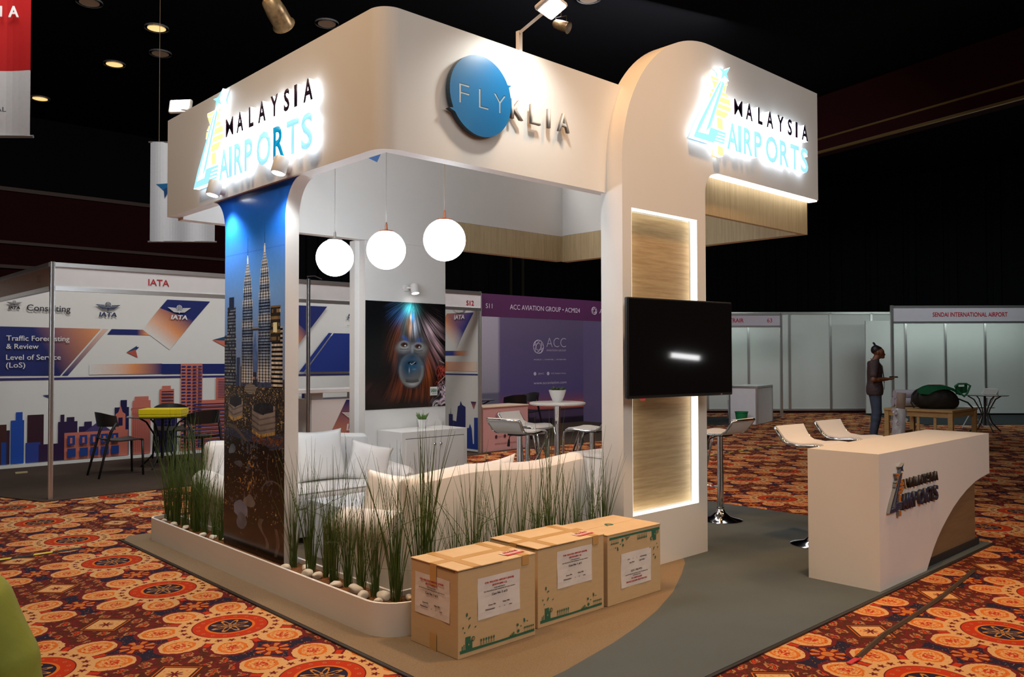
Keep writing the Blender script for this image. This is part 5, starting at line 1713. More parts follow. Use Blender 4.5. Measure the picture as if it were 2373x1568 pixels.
obj('oak_inlay', bm, MATS['oak_dark'], ctr)
bm = NB(); box(bm, 5.9, 7.20, cy0 + 0.03, cy1 - 0.02, Z0, 0.06); bmesh.ops.transform(bm, matrix=T, verts=bm.verts)
obj('plinth', bm, mat('plinth_black', (0.02, 0.02, 0.022), 0.5), ctr)
airport_sign('counter_logo', 'unlit raised airport operator logo on the counter front', front(5.656, cy0, 0.49), 0.469, False, 0.022, (5.9, cy0, 0.49))

# ================================================================== CARDBOARD BOXES
GREENP = mat('green_print', (0.03, 0.16, 0.10), 0.7)
REDP = mat('red_print', (0.55, 0.06, 0.07), 0.6)
INK = mat('ink', (0.10, 0.09, 0.10), 0.6)
BROWNI = mat('box_inside', (0.09, 0.05, 0.025), 0.9)
def label_sheet(box_t, M, w, h, case, flip=False):
    """white shipping label with its lettering; M stands at the lower left corner"""
    if flip:
        M = M @ Matrix.Translation((w, h, 0)) @ Matrix.Rotation(PI, 4, 'Z')
    bm = NB()
    n = 6
    vs = [[bm.verts.new(M @ Vector((w * i / n, h * j / n, 0.0015 + 0.0015 * math.sin(i * 1.3 + j)))) for i in range(n + 1)] for j in range(n + 1)]
    for j in range(n):
        for i in range(n):
            bm.faces.new((vs[j][i], vs[j][i + 1], vs[j + 1][i + 1], vs[j + 1][i]))
    lab = obj('shipping_label', bm, PAPER, box_t)
    def ln(s, x, y, hh, ww, m, al='CENTER'):
        text('label_lettering', s, M @ Matrix.Translation((x * w, y * h, 0.0042)), hh, m, lab, width=ww, align=al, bold=0.01)
    ln('FOR: MALAYSIA AIRPORTS (MAHB)', 0.5, 0.84, 0.0085, w * 0.68, REDP)
    ln('(BOOTH #MG 1-2)', 0.5, 0.755, 0.0085, w * 0.34, REDP)
    ln('c/o the stand contractor', 0.5, 0.69, 0.005, w * 0.26, INK)
    ln('The World Event Hall, loading bay and cargo entrance', 0.5, 0.64, 0.0045, w * 0.74, INK)
    ln(case, 0.5, 0.53, 0.0105, w * 0.36, INK)
    ln('Gross Wt:', 0.24, 0.29, 0.007, w * 0.17, INK, 'LEFT'); ln('Nett Wt:', 0.58, 0.29, 0.007, w * 0.16, INK, 'LEFT')
    ln('Dimensions:', 0.17, 0.19, 0.007, w * 0.22, INK, 'LEFT'); ln('x', 0.5, 0.19, 0.006, None, INK); ln('x', 0.62, 0.19, 0.006, None, INK); ln('cms', 0.76, 0.19, 0.006, w * 0.07, INK)
def eco_print(box_t, M, w, flip=False, H=0):
    """green town and leaf print along one edge"""
    if flip:
        M = M @ Matrix.Translation((w, H, 0)) @ Matrix.Rotation(PI, 4, 'Z')
    g = (0.03, 0.15, 0.095, 1); P = []
    P.append(([(0, 0.0), (w, 0.0), (w, 0.014), (w * 0.5, 0.011), (0, 0.016)], g))
    for x, y, a, b in ((0.035, 0.014, 0.034, 0.062), (0.062, 0.014, 0.018, 0.04), (0.012, 0.014, 0.006, 0.022), (0.024, 0.014, 0.005, 0.028)):
        P.append(([(x, y), (x + a, y), (x + a, y + b), (x, y + b)], g))
    def blob(cx_, cy_, rx, ry, rot=0.0):
        c, s = math.cos(rot), math.sin(rot)
        P.append(([(cx_ + rx * math.cos(t) * c - ry * math.sin(t) * s, cy_ + rx * math.cos(t) * s + ry * math.sin(t) * c) for t in [2 * PI * k / 10 for k in range(10)]], g))
    for bx_, by_, rx, ry, ro in ((0.045, 0.185, .006, .010, 0), (0.062, 0.165, .009, .004, .4), (0.06, 0.125, .012, .004, .9), (0.02, 0.125, .004, .006, 0), (0.10, 0.115, .007, .003, .5), (0.03, 0.10, .004, .004, 0), (0.085, 0.06, .012, .012, 0),
                                 (w - .075, 0.075, .006, .012, .3), (w - .055, 0.066, .004, .004, 0), (w - .125, 0.06, .008, .008, 0), (w - .10, 0.05, .004, .004, 0), (w - .12, 0.028, .009, .009, 0)):
        blob(bx_, by_, rx, ry, ro)
    for k in range(6):
        x = 0.135 + k * 0.017
        P.append(([(x, 0.016), (x + 0.0035, 0.016), (x + 0.0035, 0.034), (x, 0.034)], g)); blob(x + 0.0018, 0.04, .005, .008)
    for k in range(5):
        x = w - 0.075 + k * 0.015
        P.append(([(x, 0.014), (x + 0.002, 0.014), (x + 0.002, 0.034), (x, 0.034)], g)); blob(x + 0.001, 0.037, .006, .005)
    for k in range(4):
        x = w - 0.185 + k * 0.012
        P.append(([(x, 0.014), (x + 0.009, 0.014), (x + 0.009, 0.020 + 0.006 * (k % 3)), (x, 0.020 + 0.006 * (k % 3))], g))
    paint('eco_print', M, P, box_t, off=0.0012)
    paint('eco_print_ring', M, [([(0.085 + 0.008 * math.cos(2 * PI * k / 12), 0.06 + 0.008 * math.sin(2 * PI * k / 12)) for k in range(12)], rgb(176, 132, 84)), ([(0.047, 0.034), (0.060, 0.034), (0.0535, 0.046)], rgb(150, 150, 110))], box_t, off=0.004)
def carton(label, x0, y0, w, d, h, taped=True, tilt=0.0):
    t = thing('cardboard_box', label, 'cardboard box', (x0, y0, Z0), group='cardboard boxes')
    bm = NB(); box(bm, 0, w, 0, d, 0, h - 0.006, 0.003); obj('body', bm, CARD, t)
    bm = NB()       # two long flaps meeting on the centre line
    for ya, yb in ((-0.002, d / 2 - 0.002), (d / 2 + 0.002, d + 0.002)):
        box(bm, -0.003, w + 0.003, ya, yb, h - 0.006, h, 0.0015)
    obj('flap', bm, CARD, t)
    if taped:
        bm = NB(); box(bm, -0.004, w + 0.004, d / 2 - 0.026, d / 2 + 0.026, h, h + 0.0012)
        box(bm, -0.0045, -0.003, d / 2 - 0.026, d / 2 + 0.026, h - 0.11, h); box(bm, -0.0045, -0.003, d / 2 - 0.026, d / 2 + 0.026, 0.0, 0.09)
        box(bm, 0.10, 0.150, -0.003, d + 0.003, h + 0.0004, h + 0.0016); box(bm, w - 0.10, w - 0.05, -0.003, d + 0.003, h + 0.0004, h + 0.0016); box(bm, w - 0.10, w - 0.05, -0.0035, -0.0022, h - 0.05, h)
        obj('tape', bm, TAPE, t)
        bm = NB(); box(bm, -0.0036, -0.0015, 0.02, d / 2 - 0.03, h - 0.010, h - 0.006); box(bm, -0.0015, w * 0.55, -0.0022, -0.0005, h - 0.0085, h - 0.0065)
        obj('flap_gap', bm, BROWNI, t)
    return t
HB = 0.437
b1 = carton('cardboard box closest to the planter corner, labels on two sides', 2.60, 3.17, 0.535, 0.388, HB)
label_sheet(b1, front(0.128, 0, 0.165), 0.292, 0.208, 'Case No: 2 of 3')
label_sheet(b1, leftf(0, 0.350, 0.163), 0.288, 0.210, 'Case No: 3 of 3')
eco_print(b1, front(0.012, 0, 0.024), 0.515)
b2 = carton('middle cardboard box of the three, one label on its front', 3.212, 3.228, 0.553, 0.388, HB)
label_sheet(b2, front(0.153, 0, 0.187), 0.292, 0.208, 'Case No: 1 of 3')
eco_print(b2, front(0.018, 0, 0.024), 0.515)
b3 = carton('upside-down cardboard box against the tower, green print along its top', 3.792, 3.222, 0.518, 0.388, 0.425, taped=False)
label_sheet(b3, front(0.124, 0, 0.085), 0.294, 0.208, 'Case No: 1 of 3', flip=True)
eco_print(b3, front(0.018, 0, 0.0), 0.49, flip=True, H=0.405)
for b_, w in ((b1, 0.535), (b2, 0.553)):
    M = frame((w - 0.16, 0.045, HB + 0.002), (1, 0.06, 0), (-0.06, 1, 0))
    paint('fragile_sticker', M, [([(0, 0), (0.135, 0), (0.135, 0.07), (0, 0.07)], (0.75, 0.62, 0.60, 1)), ([(0, 0), (0.135, 0), (0.135, 0.026), (0, 0.026)], (0.55, 0.04, 0.05, 1))], b_, off=0.001)
    text('sticker_lettering', 'FRAGILE', M @ Matrix.Translation((0.018, 0.037, 0.003)), 0.020, REDP, b_, width=0.10, bold=0.02)
    text('sticker_lettering', 'HANDLE WITH CARE', M @ Matrix.Translation((0.012, 0.008, 0.003)), 0.009, PAPER, b_, width=0.11)
M = frame((0.22, 0.20, 0.4252), (1, 0, 0), (0, 1, 0))
paint('recycle_print', M, [([(0.03 * math.cos(2 * PI * k / 14) + 0.03, 0.03 * math.sin(2 * PI * k / 14)) for k in range(14)], (0.03, 0.15, 0.095, 1)), ([(0.018 * math.cos(2 * PI * k / 3 + PI / 2) + 0.03, 0.018 * math.sin(2 * PI * k / 3 + PI / 2)) for k in range(3)], rgb(176, 132, 84)), ([(-0.02, -0.03), (-0.008, -0.03), (-0.01, 0.0)], (0.03, 0.15, 0.095, 1))], b3, off=0.001)

# ================================================================== LEFT NEIGHBOUR STAND
def system_post(x, y, h, parent, r=0.024):
    bm = NB(); lathe(bm, [(r, 0), (r, h)], 8, Matrix.Translation((x, y, 0))); 
    for k in range(4):
        a = k * PI / 2 + PI / 4
        box(bm, x + r * math.cos(a) - 0.004, x + r * math.cos(a) + 0.004, y + r * math.sin(a) - 0.004, y + r * math.sin(a) + 0.004, 0, h)
    return obj('post', bm, ALU, parent)
NAVY, BLUE, ORA, CRM = rgb(24, 38, 104), rgb(22, 66, 150), rgb(226, 150, 96), rgb(226, 226, 220)
PINK, PLUM, DKN = rgb(196, 112, 96), rgb(52, 26, 48), rgb(24, 24, 72)
WALLP = mat('printed_white_wall', (0.70, 0.71, 0.69), 0.5, var=0.02)
ia = thing('exhibition_stand', 'neighbouring shell stand with white header and a skyline wall graphic, at the left', 'exhibition stand', (2.42, 9.72, 0), kind='thing')
Ti = Matrix.Translation((-2.42, -9.72, 0))
bm = NB(); box(bm, -0.6, 8.43, 12.86, 12.92, 0, 2.5); box(bm, 8.43, 8.49, 9.76, 12.92, 0.02, 2.5); bmesh.ops.transform(bm, matrix=Ti, verts=bm.verts)
obj('wall_panel', bm, WALLP, ia)
bm = NB(); box(bm, -0.6, 8.43, 12.80, 12.86, 0, 0.05); bmesh.ops.transform(bm, matrix=Ti, verts=bm.verts)
obj('skirting', bm, WALLP, ia)
for x, y in ((2.42, 9.72), (8.43, 9.74)):
    system_post(x - 2.42, y - 9.72, 2.52, ia)
bm = NB(); box(bm, 2.44, 8.42, 9.70, 9.735, 2.26, 2.47); bmesh.ops.transform(bm, matrix=Ti, verts=bm.verts); obj('header', bm, mat('header_white', (0.66, 0.66, 0.67), 0.5), ia)
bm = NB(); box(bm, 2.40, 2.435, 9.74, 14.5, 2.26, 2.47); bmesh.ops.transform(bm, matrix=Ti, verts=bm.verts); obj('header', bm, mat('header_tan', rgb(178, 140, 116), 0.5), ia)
bm = NB()
for z0, z1 in ((2.47, 2.515), (2.215, 2.26)):
    box(bm, 2.44, 8.42, 9.69, 9.745, z0, z1); box(bm, 2.39, 2.445, 9.74, 14.5, z0, z1)
bmesh.ops.transform(bm, matrix=Ti, verts=bm.verts)
obj('rail', bm, ALU, ia)
HR = mat('header_red', rgb(178, 24, 44), 0.5)
text('header_lettering', 'IATA', Ti @ front(3.40, 9.697, 2.325), 0.072, HR, ia, width=0.235, bold=0.01)
text('header_lettering', 'S12', Ti @ front(8.125, 9.697, 2.295), 0.072, HR, ia, width=0.15, bold=0.02)
for s, y, dy in (('S12', 10.1, 0.12), ('IATA', 12.0, 0.30)):
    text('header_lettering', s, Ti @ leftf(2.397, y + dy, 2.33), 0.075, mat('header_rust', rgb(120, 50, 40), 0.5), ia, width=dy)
Mw = Ti @ front(0, 12.855, 0)
A_ = lambda a, b, t: tuple(a[i] * (1 - t) + b[i] * t for i in range(4))
WH = (0.70, 0.71, 0.69, 1)
P = []
P.append(([(1.82, 1.93), (2.96, 1.925), (2.96, 1.255), (1.82, 1.265)], NAVY))
P.append(([(2.95, 1.925), (3.84, 1.92), (3.31, 1.25), (2.95, 1.255)], [NAVY, ORA, A_(NAVY, DKN, .5), NAVY]))
P.append(([(3.87, 1.92), (3.94, 1.92), (3.41, 1.25), (3.335, 1.25)], [A_(ORA, WH, .4), A_(ORA, WH, .5), NAVY, NAVY]))
P.append(([(3.93, 1.84), (3.99, 1.92), (4.35, 1.92), (4.35, 1.84)], NAVY)); P.append(([(4.35, 1.84), (4.35, 1.92), (4.50, 1.92), (4.48, 1.84)], [NAVY, NAVY, ORA, ORA])); P.append(([(4.48, 1.84), (4.50, 1.92), (4.68, 1.92), (4.66, 1.84)], [ORA, ORA, WH, WH]))
P.append(([(4.79, 2.39), (5.46, 2.39), (5.20, 2.08), (4.68, 2.255)], NAVY)); P.append(([(4.68, 2.255), (5.20, 2.08), (5.0, 1.83), (4.545, 2.08)], [A_(NAVY, ORA, .55), NAVY, ORA, A_(ORA, WH, .35)])); P.append(([(4.545, 2.08), (5.0, 1.83), (4.83, 1.62), (4.43, 1.92)], [A_(ORA, WH, .35), ORA, WH, WH]))
P.append(([(3.69, 1.255), (3.69, 1.41), (4.10, 1.41), (4.10, 1.255)], [WH, WH, A_(ORA, WH, .5), A_(ORA, WH, .5)])); P.append(([(4.10, 1.255), (4.10, 1.41), (4.30, 1.41), (4.30, 1.255)], [A_(ORA, WH, .5), A_(ORA, WH, .5), ORA, ORA])); P.append(([(4.30, 1.255), (4.30, 1.41), (4.72, 1.41), (4.72, 1.255)], [ORA, ORA, NAVY, NAVY])); P.append(([(4.72, 1.25), (4.72, 1.405), (5.71, 1.40), (5.71, 1.245)], NAVY))
P.append(([(1.82, 1.20), (8.4, 1.18), (8.4, 1.205), (1.82, 1.23)], rgb(44, 40, 110)))
P.append(([(4.20, 1.58), (4.35, 1.68), (4.33, 1.62)], rgb(30, 74, 110))); P.append(([(4.20, 1.58), (4.33, 1.62), (4.36, 1.5)], rgb(176, 84, 70))); P.append(([(4.33, 1.66), (4.38, 1.66), (4.33, 1.61)], NAVY))
P.append(([(5.50, 1.78), (5.72, 1.84), (5.72, 1.77)], rgb(30, 74, 110))); P.append(([(5.50, 1.78), (5.72, 1.77), (5.74, 1.66)], rgb(196, 110, 90)))
P.append(([(3.09, 0.98), (3.24, 0.99), (3.20, 0.93)], rgb(24, 60, 110)))
def rect(x0, x1, z0, z1, c):
    P.append(([(x0, z0), (x1, z0), (x1, z1), (x0, z1)], c))
for args in ((1.82, 2.20, 0.06, 0.75, PLUM), (2.15, 2.45, 0.06, 0.55, BLUE), (2.42, 2.66, 0.06, 0.60, rgb(66, 30, 30)), (2.60, 2.70, 0.06, 0.36, BLUE), (2.66, 2.70, 0.06, 0.52, PLUM), (2.71, 2.87, 0.06, 0.65, rgb(24, 74, 170)), (2.77, 2.85, 0.65, 0.76, rgb(24, 74, 170)), (2.91, 3.11, 0.06, 0.715, rgb(50, 20, 34)), (2.89, 3.07, 0.06, 0.335, rgb(40, 60, 140)), (3.05, 3.4, 0.06, 0.30, rgb(46, 22, 60)),
             (3.29, 3.54, 0.06, 0.60, rgb(44, 24, 66)), (3.32, 3.37, 0.6, 0.70, rgb(44, 24, 66)), (3.40, 3.50, 0.6, 0.66, rgb(44, 24, 66)), (3.56, 3.74, 0.06, 0.52, rgb(40, 26, 72)), (3.63, 3.73, 0.52, 0.585, rgb(40, 26, 72)),
             (4.04, 4.24, 0.06, 0.77, DKN), (4.12, 4.21, 0.77, 0.875, DKN), (4.28, 4.55, 0.06, 0.74, PINK), (4.27, 4.56, 0.735, 0.752, rgb(170, 96, 84)), (4.29, 4.55, 0.752, 0.86, PINK), (4.32, 4.52, 0.86, 0.92, PINK),
             (4.68, 4.90, 0.06, 1.02, PINK), (4.72, 4.85, 1.02, 1.07, PINK), (4.62, 4.95, 0.06, 0.76, DKN), (5.0, 5.34, 0.06, 1.405, PINK), (5.56, 5.75, 0.06, 1.18, PINK), (5.16, 5.75, 0.06, 0.83, PINK), (3.37, 4.23, 0.06, 0.44, PINK)):
    rect(*args)
P.append(([(3.63, 0.44), (3.99, 0.44), (3.82, 0.58)], rgb(70, 60, 110)))
P.append(([(4.05, 0.44), (4.19, 0.44), (4.19, 0.67), (4.15, 0.70), (4.12, 0.80), (4.09, 0.70), (4.05, 0.67)], PINK))
P.append(([(4.09, 0.50), (4.15, 0.50), (4.15, 0.62), (4.09, 0.62)], DKN))
for i in range(4):
    for j in range(26):
        rect(5.012 + i * 0.083, 5.05 + i * 0.083 + 0.022, 0.10 + j * 0.05, 0.10 + j * 0.05 + 0.020, NAVY)
for j in range(15):
    rect(4.70, 4.88, 0.30 + j * 0.048, 0.316 + j * 0.048, DKN)
for j in range(12):
    rect(5.20, 5.74, 0.12 + j * 0.058, 0.138 + j * 0.058, NAVY); rect(5.58, 5.74, 0.86 + j * 0.026, 0.868 + j * 0.026, NAVY)
for x0 in (3.40, 3.56, 3.70, 3.84, 3.98):
    rect(x0, x0 + 0.11, 0.10, 0.22, rgb(30, 60, 130)); rect(x0, x0 + 0.10, 0.27, 0.40, rgb(30, 60, 130)); rect(x0 + .035, x0 + .065, 0.29, 0.37, PINK)
for i in range(9):
    rect(4.29 + i * 0.03, 4.297 + i * 0.03, 0.10, 0.73, rgb(150, 84, 84))
# panel graphics seen through the opening
P.append(([(6.86, 2.39), (7.54, 2.39), (7.16, 1.93), (6.75, 2.25)], NAVY)); P.append(([(6.75, 2.25), (7.16, 1.93), (6.95, 1.68), (6.5, 1.9)], [A_(NAVY, ORA, .5), NAVY, ORA, WH]))
P.append(([(7.57, 1.93), (7.64, 1.925), (7.09, 1.25), (7.0, 1.255)], rgb(24, 48, 128))); P.append(([(7.67, 1.925), (8.40, 1.925), (8.40, 1.25), (7.12, 1.25)], rgb(24, 48, 128)))
P.append(([(7.05, 0.1), (7.2, 0.1), (7.2, 0.9), (7.05, 0.9)], DKN))
paint('wall_graphic', Mw, P, ia)
WP2, NVP, GRP = mat('graphic_white', (0.75, 0.76, 0.76), 0.5), mat('graphic_navy', rgb(30, 46, 84), 0.5), mat('graphic_charcoal', rgb(52, 54, 66), 0.5)
def wtext(s, x, z, h, w, m, M=Mw, bold=0.01, shear=0.0):
    text('wall_lettering', s, M @ Matrix.Translation((x, z, 0.030)), h, m, ia, width=w, bold=bold, shear=shear)
wtext('Traffic Forecasting', 2.64, 1.735, 0.070, 0.78, WP2); wtext('& Review', 2.64, 1.625, 0.068, 0.39, WP2); wtext('Level of Service', 2.64, 1.475, 0.070, 0.67, WP2); wtext('(LoS)', 2.64, 1.37, 0.068, 0.23, WP2)
wtext('Consulting', 2.88, 2.15, 0.085, 0.55, GRP, bold=0.015)
wtext('IATA', 2.66, 2.17, 0.035, 0.14, GRP, bold=0.02, shear=0.15)
wtext('Airport', 7.96, 2.17, 0.11, 0.36, NVP); wtext('annex to the consulting arm', 7.96, 2.06, 0.022, 0.4, GRP, bold=0)
wtext('Master Planning', 7.88, 1.735, 0.070, 0.66, WP2, bold=0.015); wtext('Review', 8.08, 1.61, 0.07, 0.3, WP2, bold=0.015); wtext('Air Service', 7.93, 1.48, 0.07, 0.46, WP2, bold=0.015); wtext('Development', 7.83, 1.375, 0.07, 0.54, WP2, bold=0.015)
def wing_logo(M, s, m, parent, name='winged_globe'):
    """globe between two striped wings over the letters, in units of the letter width s; M at the letters' lower left"""
    bm = NB()
    cx_, cy_, r = 0.5 * s, 0.72 * s, 0.17 * s
    def poly(pts):
        prism(bm, pts, 0.0, 0.002, M)
    def arcband(r0, r1, a0, a1, n=16, ex=1.0):
        pts = [(cx_ + ex * r1 * math.cos(a0 + (a1 - a0) * i / n), cy_ + r1 * math.sin(a0 + (a1 - a0) * i / n)) for i in range(n + 1)]
        pts += [(cx_ + ex * r0 * math.cos(a1 - (a1 - a0) * i / n), cy_ + r0 * math.sin(a1 - (a1 - a0) * i / n)) for i in range(n + 1)]
        poly(pts)
    arcband(r * 0.86, r, 0, PI); arcband(r * 0.86, r, PI, 2 * PI)
    t_ = r * 0.07
    for dx in (-0.5, 0, 0.5):
        hh = r * math.sqrt(1 - dx * dx) * 0.95
        poly([(cx_ + dx * r - t_, cy_ - hh), (cx_ + dx * r + t_, cy_ - hh), (cx_ + dx * r + t_, cy_ + hh), (cx_ + dx * r - t_, cy_ + hh)])
    for dy in (-0.45, 0, 0.45):
        hh = r * math.sqrt(1 - dy * dy) * 0.95
        poly([(cx_ - hh, cy_ + dy * r - t_), (cx_ + hh, cy_ + dy * r - t_), (cx_ + hh, cy_ + dy * r + t_), (cx_ - hh, cy_ + dy * r + t_)])
    for sg in (-1, 1):
        for k in range(4):
            y = cy_ - 0.02 * s - k * 0.075 * s
            xo = 0.72 - k * 0.10
            poly([(cx_ + sg * 0.20 * s * (1 - 0.28 * k), y), (cx_ + sg * xo * s, y + 0.03 * s), (cx_ + sg * (xo - 0.09) * s, y - 0.030 * s), (cx_ + sg * 0.20 * s * (1 - 0.28 * k), y - 0.048 * s)][::sg])
    poly([(cx_ - 0.10 * s, cy_ - 0.19 * s), (cx_ + 0.10 * s, cy_ - 0.19 * s), (cx_, cy_ - 0.36 * s)])
    obj(name, bm, m, parent)
    text(name + '_lettering', 'IATA', M, 0.26 * s, m, parent, width=s, bold=0.03, shear=0.12)
wing_logo(Mw @ Matrix.Translation((3.81, 2.10, 0.03)), 0.24, NVP, ia); wing_logo(Mw @ Matrix.Translation((4.84, 2.09, 0.03)), 0.25, WP2, ia); wing_logo(Mw @ Matrix.Translation((6.92, 2.10, 0.03)), 0.27, WP2, ia); wing_logo(Mw @ Matrix.Translation((2.665, 2.165, 0.03)), 0.13, GRP, ia)
# right side wall of that stand, printed too (faces left); u runs away from its back corner
Ms = Ti @ leftf(8.428, 12.8, 0)
U = lambda y: 12.8 - y
P = []
P.append(([(U(10.55), 2.21), (U(9.88), 2.20), (U(10.12), 1.90), (U(10.62), 2.12)], [A_(NAVY, ORA, .6), rgb(30, 50, 140), rgb(30, 50, 140), ORA])); P.append(([(U(10.62), 2.12), (U(10.12), 1.90), (U(10.31), 1.64), (U(10.75), 1.95)], [ORA, rgb(30, 50, 140), WH, WH]))
for u0, u1, c0, c1 in ((U(11.2), U(10.4), rgb(30, 50, 130), rgb(30, 50, 130)), (U(10.4), U(10.2), rgb(30, 50, 130), ORA), (U(10.2), U(9.98), ORA, WH)):
    P.append(([(u0, 1.525), (u1, 1.525), (u1, 1.60), (u0, 1.60)], [c0, c1, c1, c0]))
for u0, u1, c0, c1 in ((U(11.2), U(10.55), ORA, ORA), (U(10.55), U(10.3), rgb(214, 160, 130), rgb(222, 176, 150)), (U(10.3), U(9.8), rgb(222, 176, 150), rgb(222, 206, 190))):
    P.append(([(u0, 1.275), (u1, 1.275), (u1, 1.425), (u0, 1.425)], [c0, c1, c1, c0]))
P.append(([(U(11.6), 1.21), (U(9.78), 1.215), (U(9.78), 1.235), (U(11.6), 1.235)], rgb(30, 34, 110)))
P.append(([(U(q[0]), q[1]) for q in ((10.5, 0.06), (10.5, 0.58), (10.46, 0.58), (10.455, 0.68), (10.445, 0.58), (10.40, 0.58), (10.40, 0.48), (10.31, 0.47), (10.27, 0.71), (10.22, 0.73), (10.20, 0.80), (10.16, 0.74), (10.08, 0.71), (10.08, 0.06))], rgb(26, 30, 96)))
P.append(([(U(q[0]), q[1]) for q in ((10.08, 0.06), (10.06, 0.38), (10.0, 0.38), (9.97, 0.45), (9.93, 0.38), (9.90, 0.14), (9.87, 0.14), (9.87, 0.55), (9.77, 0.555), (9.77, 0.06))], rgb(26, 56, 140)))
P.append(([(U(9.95), 0.80), (U(9.82), 0.80), (U(9.88), 0.68)], [DKN, DKN, PINK]))
paint('side_wall_graphic', Ms, P, ia)
wing_logo(Ms @ Matrix.Translation((U(10.33), 2.105, 0.03)), 0.26, WP2, ia, 'side_winged_globe')
# dark carpet
bm = NB(); prism(bm, [(2.33, 9.62), (8.50, 9.62), (8.50, 12.9), (0.4, 12.9), (0.4, 10.75), (1.9, 10.75)], 0, 0.01)
o = obj('stand_carpet', bm, BROWNC); tag(o, 'dark brown felt floor of the skyline stand at the left', 'carpet')

# plastic chairs
def make_chair(label, loc, rz, group):
    """local: sitter faces +x"""
    t = thing('plastic_chair', label, 'chair', loc, rz, group)
    bm = NB(); rows = []
    prof = [(-0.21, 0.475), (-0.16, 0.452), (-0.05, 0.440), (0.10, 0.448), (0.20, 0.455), (0.225, 0.445)]
    for x, z in prof:
        hw = 0.215 if x > 0 else 0.195
        rows.append([(x, -hw + 2 * hw * j / 6, z + 0.012 * abs(2 * j / 6 - 1) ** 2) for j in range(7)])
    def sheet(bm, rows, th):
        top = [[bm.verts.new(p) for p in r] for r in rows]; bot = [[bm.verts.new(Vector(p) + Vector(th)) for p in r] for r in rows]
        n, m = len(rows), len(rows[0])
        for i in range(n - 1):
            for j in range(m - 1):
                bm.faces.new((top[i][j], top[i][j + 1], top[i + 1][j + 1], top[i + 1][j])); bm.faces.new((bot[i][j], bot[i + 1][j], bot[i + 1][j + 1], bot[i][j + 1]))
        for i in range(n - 1):
            for j in (0, m - 1):
                bm.faces.new((top[i][j], top[i + 1][j], bot[i + 1][j], bot[i][j]))
        for j in range(m - 1):
            for i in (0, n - 1):
                bm.faces.new((top[i][j], top[i][j + 1], bot[i][j + 1], bot[i][j]))
        bmesh.ops.recalc_face_normals(bm, faces=bm.faces)
    sheet(bm, rows, (0, 0, -0.016)); obj('seat', bm, BLACKP, t, smooth=True)
    bm = NB(); rows = []
    for i in range(6):
        s = i / 5; z = 0.63 + 0.18 * s; r = []
        for j in range(13):
            a = math.radians(-78 + 156 * j / 12)
            zz = z - (0.05 * abs(math.sin(a)) ** 3) * s
            r.append((-0.05 - 0.21 * math.cos(a) - 0.03 * s, 0.235 * math.sin(a), zz))
        rows.append(r)
    sheet(bm, rows, (0.014, 0, 0)); obj('backrest', bm, BLACKP, t, smooth=True)
    for s in (-1, 1):
        bm = NB(); tube(bm, [(-0.31, s * 0.225, 0.0), (-0.25, s * 0.215, 0.25), (-0.20, s * 0.205, 0.46), (-0.17, s * 0.21, 0.56), (-0.11, s * 0.228, 0.68)], [0.013, 0.016, 0.018, 0.019, 0.016], 8); obj('leg', bm, BLACKP, t, smooth='all')
        bm = NB(); tube(bm, [(0.225, s * 0.205, 0.0), (0.215, s * 0.205, 0.44)], [0.013, 0.018], 8); obj('leg', bm, BLACKP, t, smooth='all')
    return t
cl = 'black plastic chairs of the skyline stand'
ch0 = make_chair('black plastic chair seen side-on, left of the yellow box table', (3.56, 11.13, 0.01), 0.0, cl)
dup(ch0, (4.44, 10.80, 0.01), math.radians(100), 'black plastic chair with its back to the grass, right of the yellow box', cl)
dup(ch0, (4.62, 12.20, 0.01), math.radians(-105), 'black plastic chair mostly hidden behind the yellow box', cl)
dup(ch0, (5.55, 10.62, 0.01), math.radians(-10), 'black plastic chair glimpsed beside the white high counter', cl)
cl2 = 'black plastic chairs of the purple stand'
dup(ch0, (10.35, 11.05, 0.01), math.radians(75), 'black plastic chair turned away, behind the pink counter', cl2)
dup(ch0, (10.95, 11.35, 0.01), math.radians(170), 'black plastic chair seen from the side, right of the one behind the pink counter', cl2)
dup(ch0, (10.30, 12.15, 0.01), math.radians(-60), 'dark olive looking chair at the left inside the purple stand', cl2)
def round_table(label, loc, m_top, h=0.70, r=0.45):
    t = thing('bistro_table', label, 'table', loc)
    bm = NB(); lathe(bm, [(r - 0.01, h - 0.014), (r, h - 0.010), (r, h - 0.004), (r - 0.005, h)], 40); obj('tabletop', bm, m_top, t, smooth=True)
    bm = NB(); lathe(bm, [(0.022, 0.12), (0.022, h - 0.014)], 12); obj('column', bm, BLACKP, t, smooth=True)
    for k in range(4):
        a = PI / 4 + k * PI / 2; c, s = math.cos(a), math.sin(a)
        bm = NB(); tube(bm, [Vector((c * q, s * q, z)) for q, z in ((r * 0.78, h - 0.02), (r * 0.5, h - 0.09), (0.10, h - 0.28), (0.07, 0.35), (0.14, 0.16), (0.30, 0.0))], 0.012, 6); obj('leg', bm, BLACKP, t, smooth='all')
    return t
TT = mat('dark_glass', (0.02, 0.018, 0.018), 0.12)
round_table('dark round table with curved legs carrying the yellow box', (4.24, 11.51, 0.01), TT)
round_table('dark round table inside the purple stand', (9.95, 11.75, 0.01), TT)
yb_ = thing('yellow_box', 'flat bright yellow box lying on the dark round table', 'box', (4.20, 11.36, 0.711), math.radians(-38))
bm = NB(); box(bm, -0.27, 0.27, -0.17, 0.17, 0, 0.10, 0.004); obj('body', bm, mat('yellow_card', rgb(236, 214, 20), 0.5), yb_)
bm = NB(); box(bm, -0.274, 0.274, -0.174, 0.174, 0.035, 0.104, 0.004); obj('lid', bm, MATS['yellow_card'], yb_)
